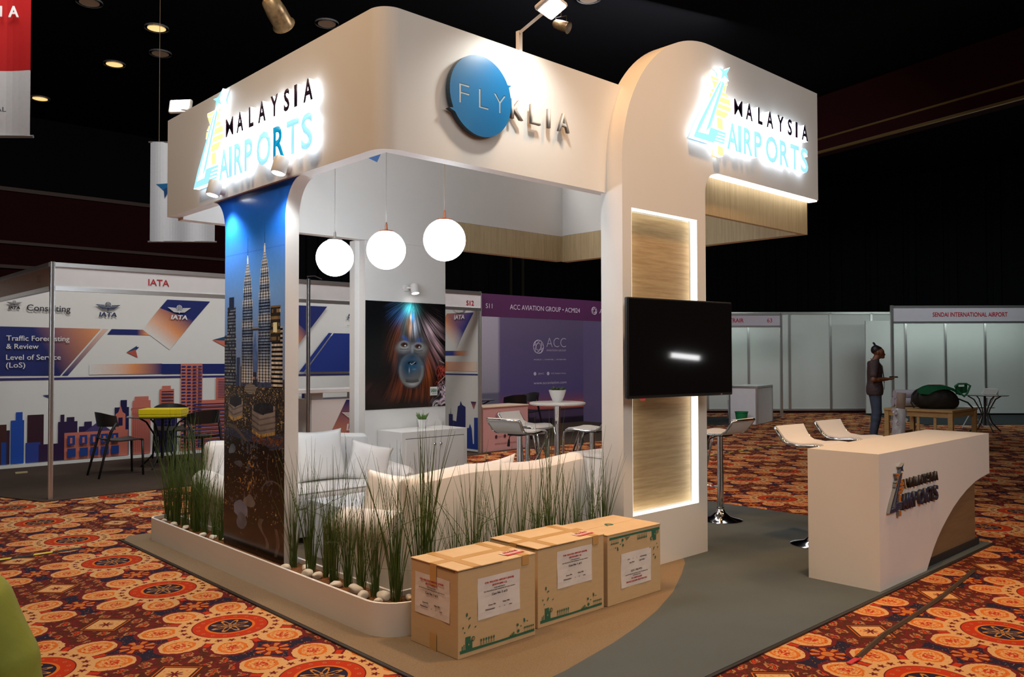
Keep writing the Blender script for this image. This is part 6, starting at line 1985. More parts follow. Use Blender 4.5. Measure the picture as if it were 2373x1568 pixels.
# high counter with a printed front
hc = thing('info_counter', 'white counter with a winged globe print and raised shelf, behind the far sofa', 'counter', (5.50, 9.72, 0.01), math.radians(0))
bm = NB(); box(bm, 0, 1.1, 0, 0.5, 0, 0.93, 0.003); obj('body', bm, WHITE_L, hc)
bm = NB(); box(bm, -0.28, 1.2, -0.04, 0.42, 1.02, 1.07, 0.004); obj('shelf', bm, WHITE_L, hc)
bm = NB(); box(bm, 0.06, 0.22, 0.1, 0.3, 0.93, 1.02); box(bm, 0.72, 0.88, 0.1, 0.3, 0.93, 1.02); obj('riser', bm, WHITE_L, hc)
bm = NB(); tube(bm, [(-0.2, 0.19, 0.0), (-0.2, 0.19, 1.02)], 0.02); obj('leg', bm, ALU, hc)
Mh = front(0, -0.001, 0)
paint('front_graphic', Mh, [([(0.18, 0.30), (0.52, 0.915), (1.09, 0.915), (1.09, 0.30)], [ORA, NAVY, rgb(40, 40, 130), NAVY])], hc)
wing_logo(Mh @ Matrix.Translation((0.52, 0.50, 0.006)), 0.34, WP2, hc)
cp = thing('coat_stand', 'slim steel pole seen through the opening beside the pillar', 'pole', (5.35, 9.55, 0.01))
bm = NB(); lathe(bm, [(0.026, 0.0), (0.026, 2.50)], 16); obj('pole', bm, STEEL, cp, smooth=True)
bm = NB(); tube(bm, [(0, 0, 2.5), (-0.02, 0, 2.53), (0.08, -0.02, 2.54), (0.16, -0.06, 2.50)], 0.008, 6); obj('hook', bm, BLACKP, cp)
bm = NB(); box(bm, 2.62, 2.76, 12.15, 12.18, 0.01, 0.03)
o = obj('wooden_batten', bm, mat('raw_batten', (0.45, 0.38, 0.2), 0.7)); tag(o, 'small pale batten lying on the brown floor behind the corner post', 'batten')

# ================================================================== PURPLE STAND
ac = thing('exhibition_stand', 'purple printed shell stand of an aviation group, behind the bar table', 'exhibition stand', (8.5, 9.8, 0), kind='thing')
Ta = Matrix.Translation((-8.5, -9.8, 0))
def plum_wall():
    nx, nz = 70, 60
    x = np.linspace(8.52, 14.3, nx)[None].repeat(nz, 0); z = np.linspace(0, 2.4, nz)[:, None].repeat(nx, 1)
    t = np.clip((z - 0.55) / 1.6, 0, 1)[..., None]
    C = lin((92, 80, 130)) * (1 - t) + lin((106, 94, 124)) * t
    lo = np.clip((0.75 - z) / 0.40, 0, 1)[..., None]
    C = C * (1 - lo) + lin((150, 82, 96)) * lo
    glow = np.exp(-((z - 0.42) / 0.07) ** 2) * np.clip((x - 11.8) / 1.6, 0, 1)
    C = C * (1 - glow[..., None]) + lin((214, 110, 70)) * glow[..., None]
    g = (z < 0.36)
    C = np.where(g[..., None], lin((44, 34, 46)) * (0.7 + 0.5 * _grid_noise(x * 3, z * 9, 3))[..., None], C)
    wing = (z < 0.30) & (z > 0.14 + 0.05 * (14.3 - x) * 0.3) & (x > 11.5)
    C = np.where(wing[..., None], lin((84, 66, 92)), C)
    lite = (x < 11.66)
    C2 = lin((176, 168, 182)) * np.clip(0.55 + z * 0.25, 0, 1)[..., None]
    C = np.where(lite[..., None], C2, C)
    C = np.where(((x < 11.66) & (z < 0.75))[..., None], lin((110, 108, 126)), C)
    V = np.stack([x - 8.5, np.full_like(x, 12.855 - 9.8), z], -1)
    return V, C
V, C = plum_wall()
picture('wall_graphic', V, None, C, PRINT, ac)
bm = NB(); box(bm, 8.52, 14.36, 12.86, 12.92, 0, 2.45); box(bm, 14.30, 14.36, 9.85, 12.86, 0, 2.45); bmesh.ops.transform(bm, matrix=Ta, verts=bm.verts); obj('wall_panel', bm, mat('plum_panel', rgb(108, 96, 134), 0.6), ac)
bm = NB(); box(bm, 8.49, 14.4, 9.77, 9.81, 2.14, 2.50); bmesh.ops.transform(bm, matrix=Ta, verts=bm.verts); obj('header', bm, mat('plum_header', rgb(84, 42, 84), 0.5), ac)
system_post(14.37 - 8.5, 0, 2.45, ac); 
LIL = mat('lilac_print', rgb(206, 196, 214), 0.5)
def atext(s, x, y, z, h, w, m, bold=0.0):
    text('wall_lettering', s, Ta @ front(x, y, z), h, m, ac, width=w, bold=bold)
atext('S11', 8.58, 9.766, 2.27, 0.075, 0.14, LIL); atext('ACC AVIATION GROUP \u2022 ACMI24', 9.10, 9.766, 2.27, 0.080, 1.68, LIL, 0.004)
atext('ACC', 11.30, 9.766, 2.28, 0.08, 0.3, LIL)
atext('ACC', 13.08, 12.85, 1.715, 0.215, 0.63, LIL, -0.02); atext('AVIATION GROUP', 13.08, 12.85, 1.625, 0.04, 0.63, LIL); atext('WORLD  |  CHARTER  |  INTERIORS', 12.68, 12.85, 1.425, 0.03, 1.03, LIL); atext('@flyACC', 12.82, 12.85, 1.115, 0.035, 0.18, LIL); atext('ACC Aviation Group', 13.22, 12.85, 1.115, 0.035, 0.48, LIL); atext('www.accaviation.com', 12.68, 12.85, 0.90, 0.06, 1.04, LIL)
def globe_mark(cx_, cz, r, y, m, parent, T_):
    bm = NB()
    Mx = T_ @ front(cx_, y, cz)
    for a in range(0, 180, 30):
        c, s = math.cos(math.radians(a)), math.sin(math.radians(a))
        pts = [Mx @ Vector((c * r * math.cos(q) * (0.45 if a % 60 else 1) - s * r * math.sin(q), s * r * math.cos(q) * (0.45 if a % 60 else 1) + c * r * math.sin(q) * 0.9, 0)) for q in [2 * PI * k / 20 for k in range(20)]]
        tube(bm, pts, r * 0.035, 4, closed=True)
    obj('globe_mark', bm, m, parent)
globe_mark(12.83, 1.72, 0.155, 12.85, LIL, ac, Ta); globe_mark(11.16, 2.32, 0.07, 9.766, LIL, ac, Ta)
bm = NB()
for x in (12.72, 13.13):
    lathe(bm, [(0.04, 0), (0.04, 0.003)], 16, Ta @ front(x, 12.852, 1.13))
obj('round_icon', bm, LIL, ac)
bm = NB(); box(bm, 8.5, 14.3, 9.70, 12.86, 0, 0.01)
o = obj('stand_carpet', bm, BROWNC); tag(o, 'dark felt floor of the purple stand', 'carpet')
pc = thing('promo_counter', 'pink counter with a faint globe print in front of the purple stand', 'counter', (8.50, 9.74, 0.01), math.radians(4))
bm = NB(); box(bm, 0, 1.05, 0, 0.45, 0, 0.69, 0.003); obj('body', bm, mat('pink_panel', rgb(206, 160, 160), 0.5), pc)
bm = NB(); box(bm, -0.01, 1.06, -0.01, 0.46, 0.69, 0.71, 0.002); obj('top', bm, mat('cream_top', rgb(220, 200, 176), 0.5), pc)
MAU = mat('mauve_print', rgb(150, 100, 112), 0.5)
globe_mark(0.36, 0.52, 0.10, -0.004, MAU, pc, Matrix.Identity(4))
text('counter_lettering', 'ACC', front(0.50, -0.004, 0.53), 0.075, MAU, pc, width=0.27, bold=-0.02)
text('counter_lettering', 'www.accaviation.com', front(0.26, -0.004, 0.10), 0.035, MAU, pc, width=0.52)
text('counter_lettering', '@flyACC', front(0.34, -0.004, 0.215), 0.02, MAU, pc, width=0.12); text('counter_lettering', 'ACC Aviation Group', front(0.53, -0.004, 0.215), 0.02, MAU, pc, width=0.22)
bm = NB()
for x in (0.29, 0.49):
    lathe(bm, [(0.028, 0), (0.028, 0.003)], 16, front(x, -0.002, 0.225))
obj('round_icon', bm, mat('mauve_dark', rgb(70, 40, 50), 0.5), pc)

# ================================================================== FAR RIGHT STANDS
wl = thing('panel_wall', 'long run of pale system panels along the far right of the hall', 'panel wall', (18.4, 10.1, 0), kind='thing')
pa, pb = Vector((17.8, 13.5, 0)), Vector((26.2, 5.55, 0))
dv = (pb - pa).normalized(); Lw = (pb - pa).length
nvv = Vector((0, 0, 1)).cross(dv)     # points away from or towards the camera
Mp = Matrix((dv, Vector((0, 0, 1)), dv.cross(Vector((0, 0, 1))))).transposed().to_4x4(); Mp.translation = pa - Vector((18.4, 10.1, 0))
bm = NB(); box(bm, 0, Lw, 0.10, 2.64, -0.03, 0.0, M=Mp); obj('panel', bm, PANELG, wl)
k = 0.35
while k < Lw:
    bm = NB(); box(bm, k - 0.03, k + 0.03, 0.0, 2.65, -0.04, 0.03, M=Mp); obj('post', bm, ALU, wl); k += 1.09
bm = NB(); box(bm, 0, Lw, 2.62, 2.68, -0.04, 0.03, M=Mp); box(bm, 0, Lw, 0.06, 0.11, -0.04, 0.03, M=Mp); obj('rail', bm, ALU, wl)
bm = NB(); box(bm, 0, Lw, 0.0, 0.06, -0.05, 0.04, M=Mp); obj('skirting', bm, REDW, wl)
def shell(label, pA, pB, depth, z0, z1, lettering, lx, lw, num=None):
    """open shell stand: header from pA to pB towards the camera, return walls running back"""
    t = thing('exhibition_stand', label, 'exhibition stand', (pA[0], pA[1], 0), kind='thing')
    a, b = Vector((pA[0], pA[1], 0)), Vector((pB[0], pB[1], 0))
    d = (b - a).normalized(); L_ = (b - a).length
    M = Matrix((d, Vector((0, 0, 1)), d.cross(Vector((0, 0, 1))))).transposed().to_4x4()
    bm = NB(); box(bm, 0, L_, z0, z1, -0.02, 0.02, M=M); obj('header', bm, mat('far_header', rgb(190, 184, 196), 0.5), t)
    bm = NB(); box(bm, 0, L_, z1, z1 + 0.05, -0.03, 0.03, M=M); box(bm, 0, L_, z0 - 0.05, z0, -0.03, 0.03, M=M); obj('rail', bm, ALU, t)
    for u in (0, L_):
        bm = NB(); box(bm, u - 0.03, u + 0.03, 0, z1 + 0.06, -0.03, 0.03, M=M); obj('post', bm, ALU, t)
    text('header_lettering', lettering, M @ Matrix.Translation((lx, (z0 + z1) / 2 - 0.05, 0.025)), 0.10, HR, t, width=lw, bold=0.01)
    if num:
        text('header_lettering', num, M @ Matrix.Translation((L_ - 0.35, (z0 + z1) / 2 - 0.05, 0.025)), 0.10, HR, t)
    return t, M, L_
t, M, L_ = shell('far shell stand with a green bin and small counter, right of the television', (16.6, 12.5), (18.92, 10.42), 2, 2.27, 2.52, 'CHUBU CENTRAIR', 1.08, 1.10, '63')
bm = NB(); box(bm, 0.0, L_, 0.05, 2.3, -2.1, -2.06, M=M); obj('wall_panel', bm, PANELG, t)
bm = NB()
for u in (1.05, 2.05):
    box(bm, u - 0.025, u + 0.025, 0, 2.3, -2.06, -2.02, M=M)
obj('panel_post', bm, ALU, t)
bm = NB(); box(bm, 0.3, L_ - 0.1, 2.36, 2.42, -0.5, -0.45, M=M); obj('hidden_fill_tube', bm, mat('fill_tube_glow', (0.9, 0.95, 0.9), 0.4, emit=(0.85, 1.0, 0.92), es=12.0), t)  # unseen tube behind the header, added to brighten the stand's inside
t, M, L_ = shell('far shell stand of a Japanese airport, behind the standing man', (19.88, 8.10), (23.1, 5.0), 2, 2.32, 2.64, 'SENDAI INTERNATIONAL AIRPORT', 0.95, 1.75)
bm = NB(); box(bm, 0.0, L_, 0.05, 2.4, -1.55, -1.5, M=M); obj('wall_panel', bm, PANELG, t)
bm = NB()
for u in (1.0, 2.0, 3.0):
    box(bm, u - 0.025, u + 0.025, 0, 2.4, -1.5, -1.46, M=M)
obj('panel_post', bm, ALU, t)
bm = NB(); box(bm, 0.4, L_ - 0.3, 2.44, 2.49, -0.5, -0.45, M=M); obj('hidden_fill_tube', bm, MATS['fill_tube_glow'], t)  # same added tube, hidden by the header, lifts the back wall
bm = NB(); box(bm, 0.0, 4.2, 0, 3.6, 0, 0.01, M=Matrix.Translation((18.9, 7.0, 0)) @ Matrix.Rotation(math.radians(-44), 4, 'Z'))
o = obj('stand_carpet', bm, DARKC); tag(o, 'charcoal felt floor under the folding chairs, far right', 'carpet')
bm = NB(); prism(bm, [(15.7, 10.2), (16.3, 9.75), (17.6, 10.0), (18.9, 10.4), (16.6, 12.6), (15.2, 11.2)], 0, 0.01)
o = obj('stand_carpet', bm, DARKC); tag(o, 'charcoal felt floor around the green bin', 'carpet')
# counter, bin and chair there
cc = thing('small_counter', 'small white counter with aluminium edges by the green bin', 'counter', (16.25, 9.52, 0.01), math.radians(14))
bm = NB(); box(bm, 0.02, 1.20, 0.02, 0.62, 0, 0.80); obj('body', bm, mat('white_panel', (0.70, 0.70, 0.74), 0.5), cc)
bm = NB(); box(bm, 0, 1.22, 0, 0.64, 0.80, 0.84)
for x in (0, 1.18):
    for y in (0, 0.60):
        box(bm, x, x + 0.04, y, y + 0.04, 0, 0.80)
obj('frame', bm, ALU, cc)
gb = thing('waste_bin', 'green plastic waste bin on the floor by the small far counter', 'bin', (15.93, 9.72, 0.01))
bm = NB(); lathe(bm, [(0.10, 0), (0.135, 0.27), (0.145, 0.275), (0.145, 0.295), (0.135, 0.295), (0.10, 0.02)], 24, cap=False); obj('body', bm, mat('green_plastic', (0.01, 0.22, 0.08), 0.45), gb, smooth=True)
def folding_chair(label, loc, rz):
    t = thing('folding_chair', label, 'chair', loc, rz, 'white folding chairs')
    wm = mat('white_plastic', (0.66, 0.68, 0.68), 0.5); fm = mat('white_tube', (0.60, 0.62, 0.62), 0.4)
    bm = NB(); box(bm, -0.20, 0.20, -0.20, 0.20, 0.43, 0.455, 0.01); obj('seat', bm, wm, t)
    bm = NB(); box(bm, -0.265, -0.24, -0.22, 0.22, 0.62, 0.82, 0.008); obj('backrest', bm, wm, t)
    for s in (-1, 1):
        bm = NB(); tube(bm, [(0.24, s * 0.22, 0.0), (0.0, s * 0.22, 0.40), (-0.26, s * 0.22, 0.80)], 0.011, 6); obj('leg', bm, fm, t)
        bm = NB(); tube(bm, [(-0.24, s * 0.20, 0.0), (0.14, s * 0.20, 0.43)], 0.011, 6); obj('leg', bm, fm, t)
    bm = NB(); tube(bm, [(0.22, -0.22, 0.03), (0.22, 0.22, 0.03)], 0.010, 6); tube(bm, [(-0.22, -0.20, 0.03), (-0.22, 0.20, 0.03)], 0.010, 6); obj('stretcher', bm, fm, t)
    return t
fc = folding_chair('white folding chair peeking over the small far counter', (17.2, 10.6, 0.01), math.radians(220))
dup(fc, (18.55, 5.82, 0.012), math.radians(140), 'white folding chair at the dark round table, far right')
dup(fc, (19.6, 4.85, 0.012), math.radians(-120), 'white folding chair seen side-on at the right edge')
round_table('dark round table with curved legs beside the folding chairs, far right', (18.0, 5.55, 0.012), TT, 0.72, 0.42)

# pine table with things on it
pt = thing('wooden_table', 'plain pine table with rails in front of the standing man', 'table', (13.51, 5.135, 0), math.radians(-90))
PINE = MATS['pine_table']
bm = NB(); box(bm, -0.52, 0.52, 0.0, 1.12, 0.63, 0.665, 0.004); obj('tabletop', bm, PINE, pt)
for x in (-0.48, 0.48):
    for y in (0.05, 1.07):
        bm = NB(); box(bm, x - 0.035, x + 0.035, y - 0.035, y + 0.035, 0, 0.63, 0.004); obj('leg', bm, PINE, pt)
bm = NB(); box(bm, -0.45, 0.45, 0.03, 0.06, 0.55, 0.63); box(bm, -0.45, 0.45, 1.06, 1.09, 0.55, 0.63)
for x in (-0.48, 0.48):
    box(bm, x - 0.015, x + 0.015, 0.08, 1.04, 0.55, 0.63)
obj('apron', bm, PINE, pt)
bm = NB(); box(bm, -0.45, 0.45, 0.04, 0.06, 0.22, 0.26); box(bm, -0.45, 0.45, 1.06, 1.08, 0.22, 0.26)
for x in (-0.25, 0.0, 0.25):
    box(bm, x - 0.02, x + 0.02, 0.04, 0.06, 0.26, 0.55)
for x in (-0.48, 0.48):
    box(bm, x - 0.012, x + 0.012, 0.08, 1.04, 0.22, 0.26)
obj('rail', bm, PINE, pt)
mt = Matrix.Translation((13.51, 5.135, 0.665)) @ Matrix.Rotation(math.radians(-90), 4, 'Z')
def ontable(x, y, z=0.0):
    return tuple(mt @ Vector((x, y, z)))
bg = thing('backpack', 'bulky black bag lying on the pine table', 'bag', ontable(0.12, 0.42), math.radians(-45))
bm = NB(); bmesh.ops.create_icosphere(bm, subdivisions=4, radius=1)
for v in bm.verts:
    c = v.co.copy()
    v.co = Vector((c.x * 0.36 * (1 - 0.12 * c.z), c.y * 0.24, max(-0.16, c.z * 0.20 - 0.03 * c.x) + 0.16 + 0.012 * math.sin(14 * c.x + 9 * c.y)))
obj('body', bm, mat('black_canvas', (0.014, 0.012, 0.010), 0.75, var=0.4, scale=14, bump=0.5, bscale=20), bg, smooth='all')
bm = NB(); tube(bm, [(-0.33, -0.1, 0.30), (-0.42, -0.14, 0.22), (-0.44, -0.15, 0.10), (-0.40, -0.16, 0.02)], 0.014, 6); tube(bm, [(0.33, -0.05, 0.16), (0.46, -0.1, 0.10), (0.54, -0.1, 0.012)], 0.014, 6); obj('strap', bm, BLACKP, bg)
gp = thing('green_bag', 'green cloth bag draped over the black bag, its handle loop showing', 'bag', ontable(0.16, 0.42, 0.33), math.radians(-45))
GRN = mat('green_cloth', (0.01, 0.16, 0.06), 0.7, var=0.3, scale=9)
bm = NB(); rows = []
for i in range(13):
    x = -0.33 + 0.68 * i / 12
    rows.append([bm.verts.new((x, -0.19 + 0.28 * j / 5, 0.16 + 0.21 * math.sqrt(max(0.06, 1 - (x / 0.37) ** 2 - ((-0.19 + 0.28 * j / 5) / 0.25) ** 2)) - 0.315 - 0.03 * x + 0.008 * math.sin(11 * x + j))) for j in range(6)])
for A, B in zip(rows, rows[1:]):
    for j in range(5):
        bm.faces.new((A[j], A[j + 1], B[j + 1], B[j]))
bmesh.ops.solidify(bm, geom=list(bm.faces), thickness=0.012)
obj('cloth', bm, GRN, gp, smooth=True)
bm = NB(); tube(bm, [(0.20, -0.15, 0.03), (0.24, -0.18, 0.07), (0.36, -0.18, 0.07), (0.42, -0.18, 0.04), (0.37, -0.18, -0.08), (0.33, -0.17, -0.13), (0.28, -0.16, -0.08), (0.22, -0.15, -0.02)], 0.016, 6, closed=True); obj('handle', bm, GRN, gp, smooth='all')
bm = NB(); rows = [[bm.verts.new((0.20 + 0.18 * i / 4, -0.165, 0.06 - (0.16 * j / 4) * (1 - 0.05 * i))) for j in range(5)] for i in range(5)]
for i in range(4):
    for j in range(4):
        if not (j == 0 and 1 <= i <= 2):
            bm.faces.new((rows[i][j], rows[i][j + 1], rows[i + 1][j + 1], rows[i + 1][j]))
bmesh.ops.solidify(bm, geom=list(bm.faces), thickness=0.010)
obj('side_flap', bm, GRN, gp)
bm = NB(); box(bm, -0.14, 0.08, -0.09, 0.05, 0.052, 0.062, 0.003); obj('white_sheet', bm, PAPER, gp)
fr_ = thing('film_rolls', 'white film rolls lying on the pine table beside the bag', 'roll', ontable(-0.28, 0.62), math.radians(-45))
for i, (y, z) in enumerate(((0.0, 0.075), (0.16, 0.075), (0.08, 0.205))):
    bm = NB(); tube(bm, [(-0.28, y, z), (0.28, y, z)], 0.074, 20); obj('roll', bm, mat('film_white', (0.50, 0.48, 0.55), 0.2), fr_, smooth=True)
wr = thing('wrapped_tube', 'tall cardboard tube wrapped in clear film, standing behind the counter', 'tube', (11.26, 4.56, 0.0))
bm = NB(); tube(bm, [(-0.03, -0.01, 0.0), (0.045, -0.05, 0.80)], [0.085, 0.078], 20); 
obj('wrapping', bm, mat('film_wrap', (0.50, 0.49, 0.51), 0.22, var=0.2, scale=14, bump=0.8, bscale=22), wr, smooth='all')
bm = NB(); tube(bm, [(0.04, -0.05, 0.74), (0.066, -0.062, 1.01)], 0.055, 20); obj('tube', bm, mat('tube_card', (0.30, 0.22, 0.17), 0.7), wr, smooth='all')
bm = NB(); rnd = random.Random(4)
for k in range(11):
    a = rnd.uniform(0, 2 * PI); q = rnd.uniform(0.58, 0.80)
    t1 = bmesh.new(); bmesh.ops.create_icosphere(t1, subdivisions=2, radius=0.045)
    for v in t1.verts:
        v.co *= rnd.uniform(0.6, 1.25)
    add(bm, t1, Matrix.Translation((0.03 + 0.065 * math.cos(a), -0.04 + 0.065 * math.sin(a), q)) @ Matrix.Rotation(a, 4, 'Z') @ Matrix.Diagonal((1.0, 0.6, 0.7, 1)))
obj('loose_film', bm, mat('film_loose', (0.55, 0.54, 0.57), 0.2), wr)

# ================================================================== PEOPLE
V3 = Vector
SKIN_D = mat('skin_dark', rgb(120, 76, 52), 0.5, var=0.06)
def fingers(wr_, d, n, s, kb=0.007):
    """palm, four bent fingers of different length and a side thumb, as limbs for body_mesh"""
    d = Vector(d).normalized(); n = Vector(n); n = (n - d * n.dot(d)).normalized(); w = d.cross(n) * s
    P = []
    wr_ = Vector(wr_)
    for o in (-0.026, -0.009, 0.009, 0.025):
        P.append((wr_ + w * o * 0.6, wr_ + d * 0.088 + w * o, 0.015, 0.0125, 0.012, 1))
    for i, (o, L_, c) in enumerate(((-0.027, 0.068, 0.45), (-0.009, 0.078, 0.5), (0.010, 0.072, 0.6), (0.027, 0.056, 0.7))):
        a = wr_ + d * 0.088 + w * o
        p1 = a + (d * math.cos(c * 0.5) + n * math.sin(c * 0.5)) * L_ * 0.45
        p2 = p1 + (d * math.cos(c * 1.3) + n * math.sin(c * 1.3)) * L_ * 0.32
        p3 = p2 + (d * math.cos(c * 2.0) + n * math.sin(c * 2.0)) * L_ * 0.25
        P += [(a, p1, 0.0105, 0.0095, kb, 1), (p1, p2, 0.0095, 0.0088, kb, 1), (p2, p3, 0.0088, 0.0075, kb, 1)]
    t0 = wr_ + d * 0.03 - w * 0.026
    t1 = t0 + (d * 0.6 - w * 0.75 + n * 0.3).normalized() * 0.040
    t2 = t1 + (d * 0.95 - w * 0.1 + n * 0.4).normalized() * 0.034
    P += [(t0, t1, 0.014, 0.011, kb, 1), (t1, t2, 0.011, 0.009, kb, 1)]
    return P
# standing man; local +x is the way he faces
MZ = math.radians(-62)
man = thing('person', 'man standing behind the pine table, head bowed over his phone, topknot and lanyard', 'person', (15.0, 6.43, 0), MZ)
TOR = [((0, -0.04, 0.93), (0, 0.04, 0.93), 0.135, 0.135, 0.05, 1.25), ((0, 0, 0.95), (0, 0, 1.10), 0.135, 0.138, 0.05, 1.25), ((0, -0.05, 1.24), (0, 0.05, 1.24), 0.135, 0.135, 0.06, 1.25), ((-0.02, -0.13, 1.365), (-0.02, 0.13, 1.365), 0.068, 0.068, 0.06, 1.0)]
NECK = [((-0.01, 0, 1.38), (0.045, 0, 1.49), 0.062, 0.056, 0.03, 1)]
HEAD = [((0.035, 0, 1.605), (0.085, 0, 1.575), 0.083, 0.080, 0.02, 1), ((0.095, 0, 1.555), (0.125, 0, 1.50), 0.062, 0.042, 0.03, 1), ((0.135, 0, 1.495), (0.150, 0, 1.482), 0.026, 0.022, 0.02, 1), ((0.155, 0, 1.56), (0.172, 0, 1.528), 0.010, 0.015, 0.012, 1), ((0.06, 0.082, 1.575), (0.055, 0.082, 1.54), 0.015, 0.012, 0.01, 1), ((0.06, -0.082, 1.575), (0.055, -0.082, 1.54), 0.015, 0.012, 0.01, 1)]
ARM, SLV, LEG, HND = [], [], [], []
for s in (1, -1):
    sh, el, wr_ = V3((-0.02, s * 0.185, 1.355)), V3((-0.04, s * 0.245, 1.08)), V3((0.20, s * 0.095, 1.09))
    ARM += [(sh, el, 0.056, 0.043, 0.03, 1), (el, el.lerp(wr_, 0.3), 0.043, 0.043, 0.02, 1), (el.lerp(wr_, 0.3), wr_, 0.043, 0.027, 0.02, 1)]
    HND += fingers(wr_, (0.92, -s * 0.36, 0.06), (0.1, -s * 0.35, 0.9), -s)
    SLV += [(sh + V3((0, -s * 0.02, 0.005)), sh.lerp(el, 0.70), 0.074, 0.066, 0.04, 1)]
    hp, kn, an = V3((0.0, s * 0.085, 0.90)), V3((0.03, s * 0.10, 0.49)), V3((-0.03, s * 0.11, 0.09))
    LEG += [(hp, kn, 0.092, 0.062, 0.03, 1), (kn, kn.lerp(an, 0.3), 0.060, 0.060, 0.02, 1), (kn.lerp(an, 0.3), an, 0.060, 0.040, 0.02, 1)]
def fat(L_, dr):
    return [(a, b, ra + dr, rb + dr, k_, f) for a, b, ra, rb, k_, f in L_]
body_mesh('body', TOR + NECK + HEAD + ARM + LEG + HND, 0.0085, SKIN_D, man)
body_mesh('shirt', fat(TOR, 0.022) + SLV + [((0, -0.05, 0.86), (0, 0.05, 0.86), 0.165, 0.165, 0.05, 1.22), ((-0.005, 0, 1.40), (0.01, 0, 1.425), 0.075, 0.072, 0.03, 1)], 0.011, mat('patterned_shirt', (0.062, 0.040, 0.042), 0.8, var=0.75, scale=34, bump=0.3, bscale=12), man, [((0, 0, -1), -0.80), ((-0.35, 0, 1), 1.44)])
body_mesh('jeans', fat(LEG, 0.014) + [((0, -0.05, 0.90), (0, 0.05, 0.90), 0.142, 0.142, 0.05, 1.22)], 0.011, mat('faded_denim', (0.055, 0.075, 0.12), 0.8, var=0.55, scale=7, bump=0.2, bscale=25), man, [((0, 0, 1), 0.94), ((0, 0, -1), -0.05)])
HAIR = mat('black_hair', (0.008, 0.007, 0.007), 0.5)
body_mesh('hair', [((0.028, 0, 1.612), (0.078, 0, 1.588), 0.087, 0.082, 0.02, 1), ((0.02, 0, 1.685), (0.01, 0, 1.715), 0.022, 0.012, 0.015, 1), ((0.0, 0, 1.725), (-0.01, 0, 1.738), 0.020, 0.018, 0.01, 1)], 0.007, HAIR, man, [((0.62, 0, -1), -1.568)])
for s in (-1, 1):
    body_mesh('shoe', [((-0.05, s * 0.11, 0.045), (0.04, s * 0.115, 0.045), 0.044, 0.042, 0.02, 1), ((0.04, s * 0.115, 0.04), (0.14, s * 0.127, 0.030), 0.042, 0.034, 0.02, 1)], 0.010, BLACKP, man, [((0, 0, -1), -0.004)])
    bm = NB(); bmesh.ops.create_uvsphere(bm, u_segments=10, v_segments=8, radius=0.008, matrix=Matrix.Translation((0.152, s * 0.030, 1.562))); obj('eye', bm, mat('eye_dark', (0.02, 0.015, 0.012), 0.2), man)
    bm = NB(); tube(bm, [(0.160, s * 0.014, 1.578), (0.160, s * 0.034, 1.584), (0.148, s * 0.052, 1.578)], 0.005, 5); obj('eyebrow', bm, HAIR, man)
bm = NB(); tube(bm, [(0.158, -0.024, 1.503), (0.169, 0, 1.506), (0.158, 0.024, 1.503)], 0.005, 6); obj('mouth', bm, mat('lip', rgb(100, 54, 46), 0.5), man)
bm = NB(); tube(bm, [(-0.06, 0.0, 1.455), (-0.03, 0.088, 1.44), (0.06, 0.10, 1.40), (0.125, 0.06, 1.32), (0.152, 0.014, 1.12), (0.160, 0.0, 1.02), (0.152, -0.014, 1.12), (0.125, -0.06, 1.32), (0.06, -0.10, 1.40), (-0.03, -0.088, 1.44)], 0.008, 5, closed=True)
obj('lanyard', bm, mat('lanyard_grey', (0.20, 0.20, 0.22), 0.6), man)
bm = NB(); box(bm, 0.155, 0.160, -0.035, 0.035, 0.90, 1.02, 0.002); obj('badge', bm, mat('badge_white', (0.45, 0.45, 0.48), 0.4), man)
bm = NB(); box(bm, -0.036, 0.036, -0.072, 0.072, -0.004, 0.004, 0.003)
o = obj('phone', bm, BLACKG); o.location = man.location + Matrix.Rotation(MZ, 3, 'Z') @ Vector((0.315, 0, 1.125)); o.rotation_euler = (0, math.radians(-15), MZ + PI / 2); tag(o, 'dark phone held in the standing man\'s hands', 'phone')

# seated person cut by the left edge: only the lime shirt shows
sp_ = thing('person', 'person in a lime green shirt at the lower left edge, mostly out of view', 'person', (0.238, 2.258, 0), math.radians(78))
TOR = [((0, -0.05, 0.54), (0, 0.05, 0.54), 0.14, 0.14, 0.05, 1.15), ((0, 0, 0.58), (0.01, 0, 0.74), 0.145, 0.145, 0.05, 1.2), ((0.02, -0.05, 0.82), (0.02, 0.05, 0.82), 0.14, 0.14, 0.06, 1.2), ((0.02, -0.13, 0.93), (0.02, 0.13, 0.93), 0.066, 0.066, 0.06, 1)]
NECK = [((0.03, 0, 0.96), (0.06, 0, 1.06), 0.058, 0.054, 0.03, 1)]
HEAD = [((0.06, 0, 1.17), (0.10, 0, 1.15), 0.085, 0.080, 0.02, 1), ((0.11, 0, 1.13), (0.14, 0, 1.07), 0.062, 0.042, 0.03, 1), ((0.172, 0, 1.13), (0.186, 0, 1.10), 0.010, 0.015, 0.012, 1), ((0.08, 0.083, 1.15), (0.075, 0.083, 1.115), 0.015, 0.012, 0.01, 1), ((0.08, -0.083, 1.15), (0.075, -0.083, 1.115), 0.015, 0.012, 0.01, 1)]
ARM, SLV, LEG, HND = [], [], [], []
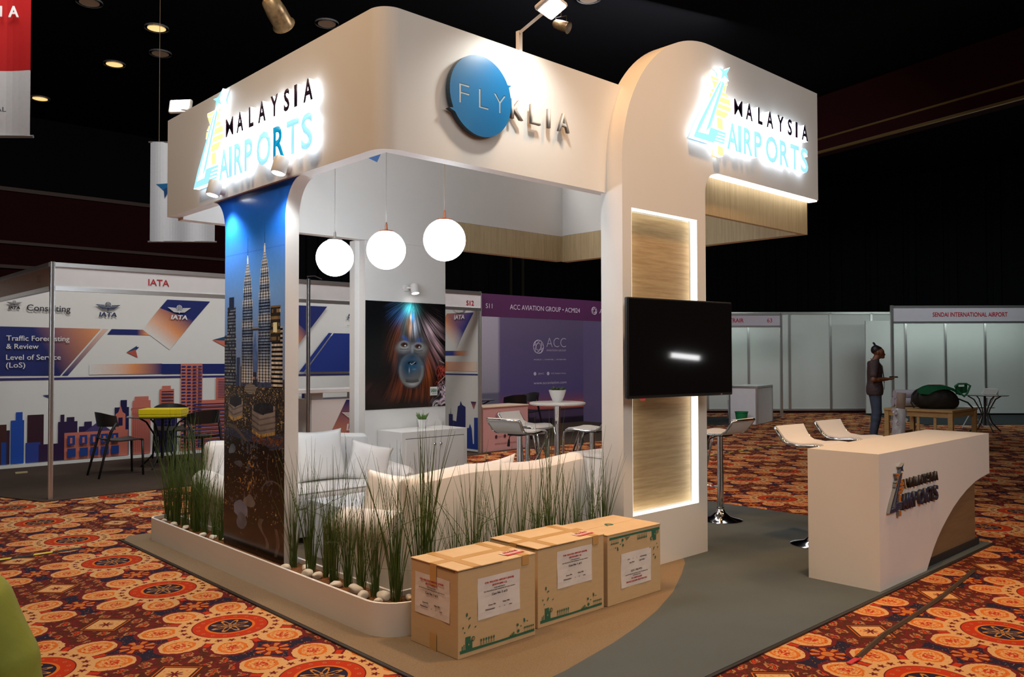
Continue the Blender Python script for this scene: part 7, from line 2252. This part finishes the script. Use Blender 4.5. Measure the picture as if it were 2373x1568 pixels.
for s in (1, -1):
    sh, el, wr_ = V3((0.02, s * 0.185, 0.92)), V3((0.0, s * 0.255, 0.66)), V3((0.25, s * 0.13, 0.62))
    ARM += [(sh, el, 0.058, 0.045, 0.03, 1), (el, wr_, 0.044, 0.028, 0.02, 1)]
    HND += fingers(wr_, (1, -s * 0.1, -0.25), (-0.1, 0, -1), s)
    SLV += [(sh + V3((0, -s * 0.02, 0.005)), sh.lerp(el, 0.45), 0.080, 0.078, 0.04, 1), (sh.lerp(el, 0.55), sh.lerp(el, 0.92), 0.074, 0.066, 0.02, 1)]
    hp, kn, an = V3((0.03, s * 0.09, 0.525)), V3((0.45, s * 0.12, 0.51)), V3((0.43, s * 0.12, 0.09))
    LEG += [(hp, kn, 0.09, 0.062, 0.03, 1), (kn, kn.lerp(an, 0.3), 0.060, 0.060, 0.02, 1), (kn.lerp(an, 0.3), an, 0.060, 0.040, 0.02, 1), (an, an + V3((0.16, s * 0.01, -0.05)), 0.042, 0.032, 0.02, 1)]
body_mesh('body', TOR + NECK + HEAD + ARM + LEG + HND, 0.010, mat('skin_tan', rgb(170, 120, 92), 0.5), sp_)
body_mesh('shirt', fat(TOR, 0.024) + SLV, 0.012, mat('lime_shirt', (0.33, 0.37, 0.05), 0.7, var=0.12, scale=6, bump=0.9, bscale=7), sp_, [((-0.4, 0, 1), 0.985), ((0, 0, -1), -0.47)])
body_mesh('trousers', fat(LEG, 0.013) + fat(TOR[:1], 0.012), 0.012, mat('dark_trousers', (0.03, 0.03, 0.035), 0.8), sp_, [((0, 0, -1), -0.06), ((0, 0, 1), 0.60)])
body_mesh('hair', [((0.05, 0, 1.185), (0.09, 0, 1.165), 0.094, 0.087, 0.02, 1)], 0.010, HAIR, sp_, [((0.62, 0, -1), -1.122)])
dup(ch0, (0.238, 2.258, 0.0), math.radians(78), 'chair under the person in lime green, below the left edge', 'chairs out of view')

# strip light on the hall's front wall (its glint shows in the television)
sl = thing('strip_light', 'white strip light on the front wall, seen only as a glint in the television', 'wall light', (11.3, -3.96, 1.50))
bm = NB(); box(bm, -0.36, 0.36, -0.02, 0.03, -0.06, 0.06, 0.005, M=Matrix.Rotation(math.radians(5), 4, 'Y')); obj('housing', bm, HEADW, sl)
bm = NB(); box(bm, -0.33, 0.33, 0.03, 0.06, -0.04, 0.04, 0.005, M=Matrix.Rotation(math.radians(5), 4, 'Y')); obj('tube', bm, mat('strip_glow', (0.9, 0.9, 0.9), 0.4, emit=(1, 1, 1), es=12.0), sl)
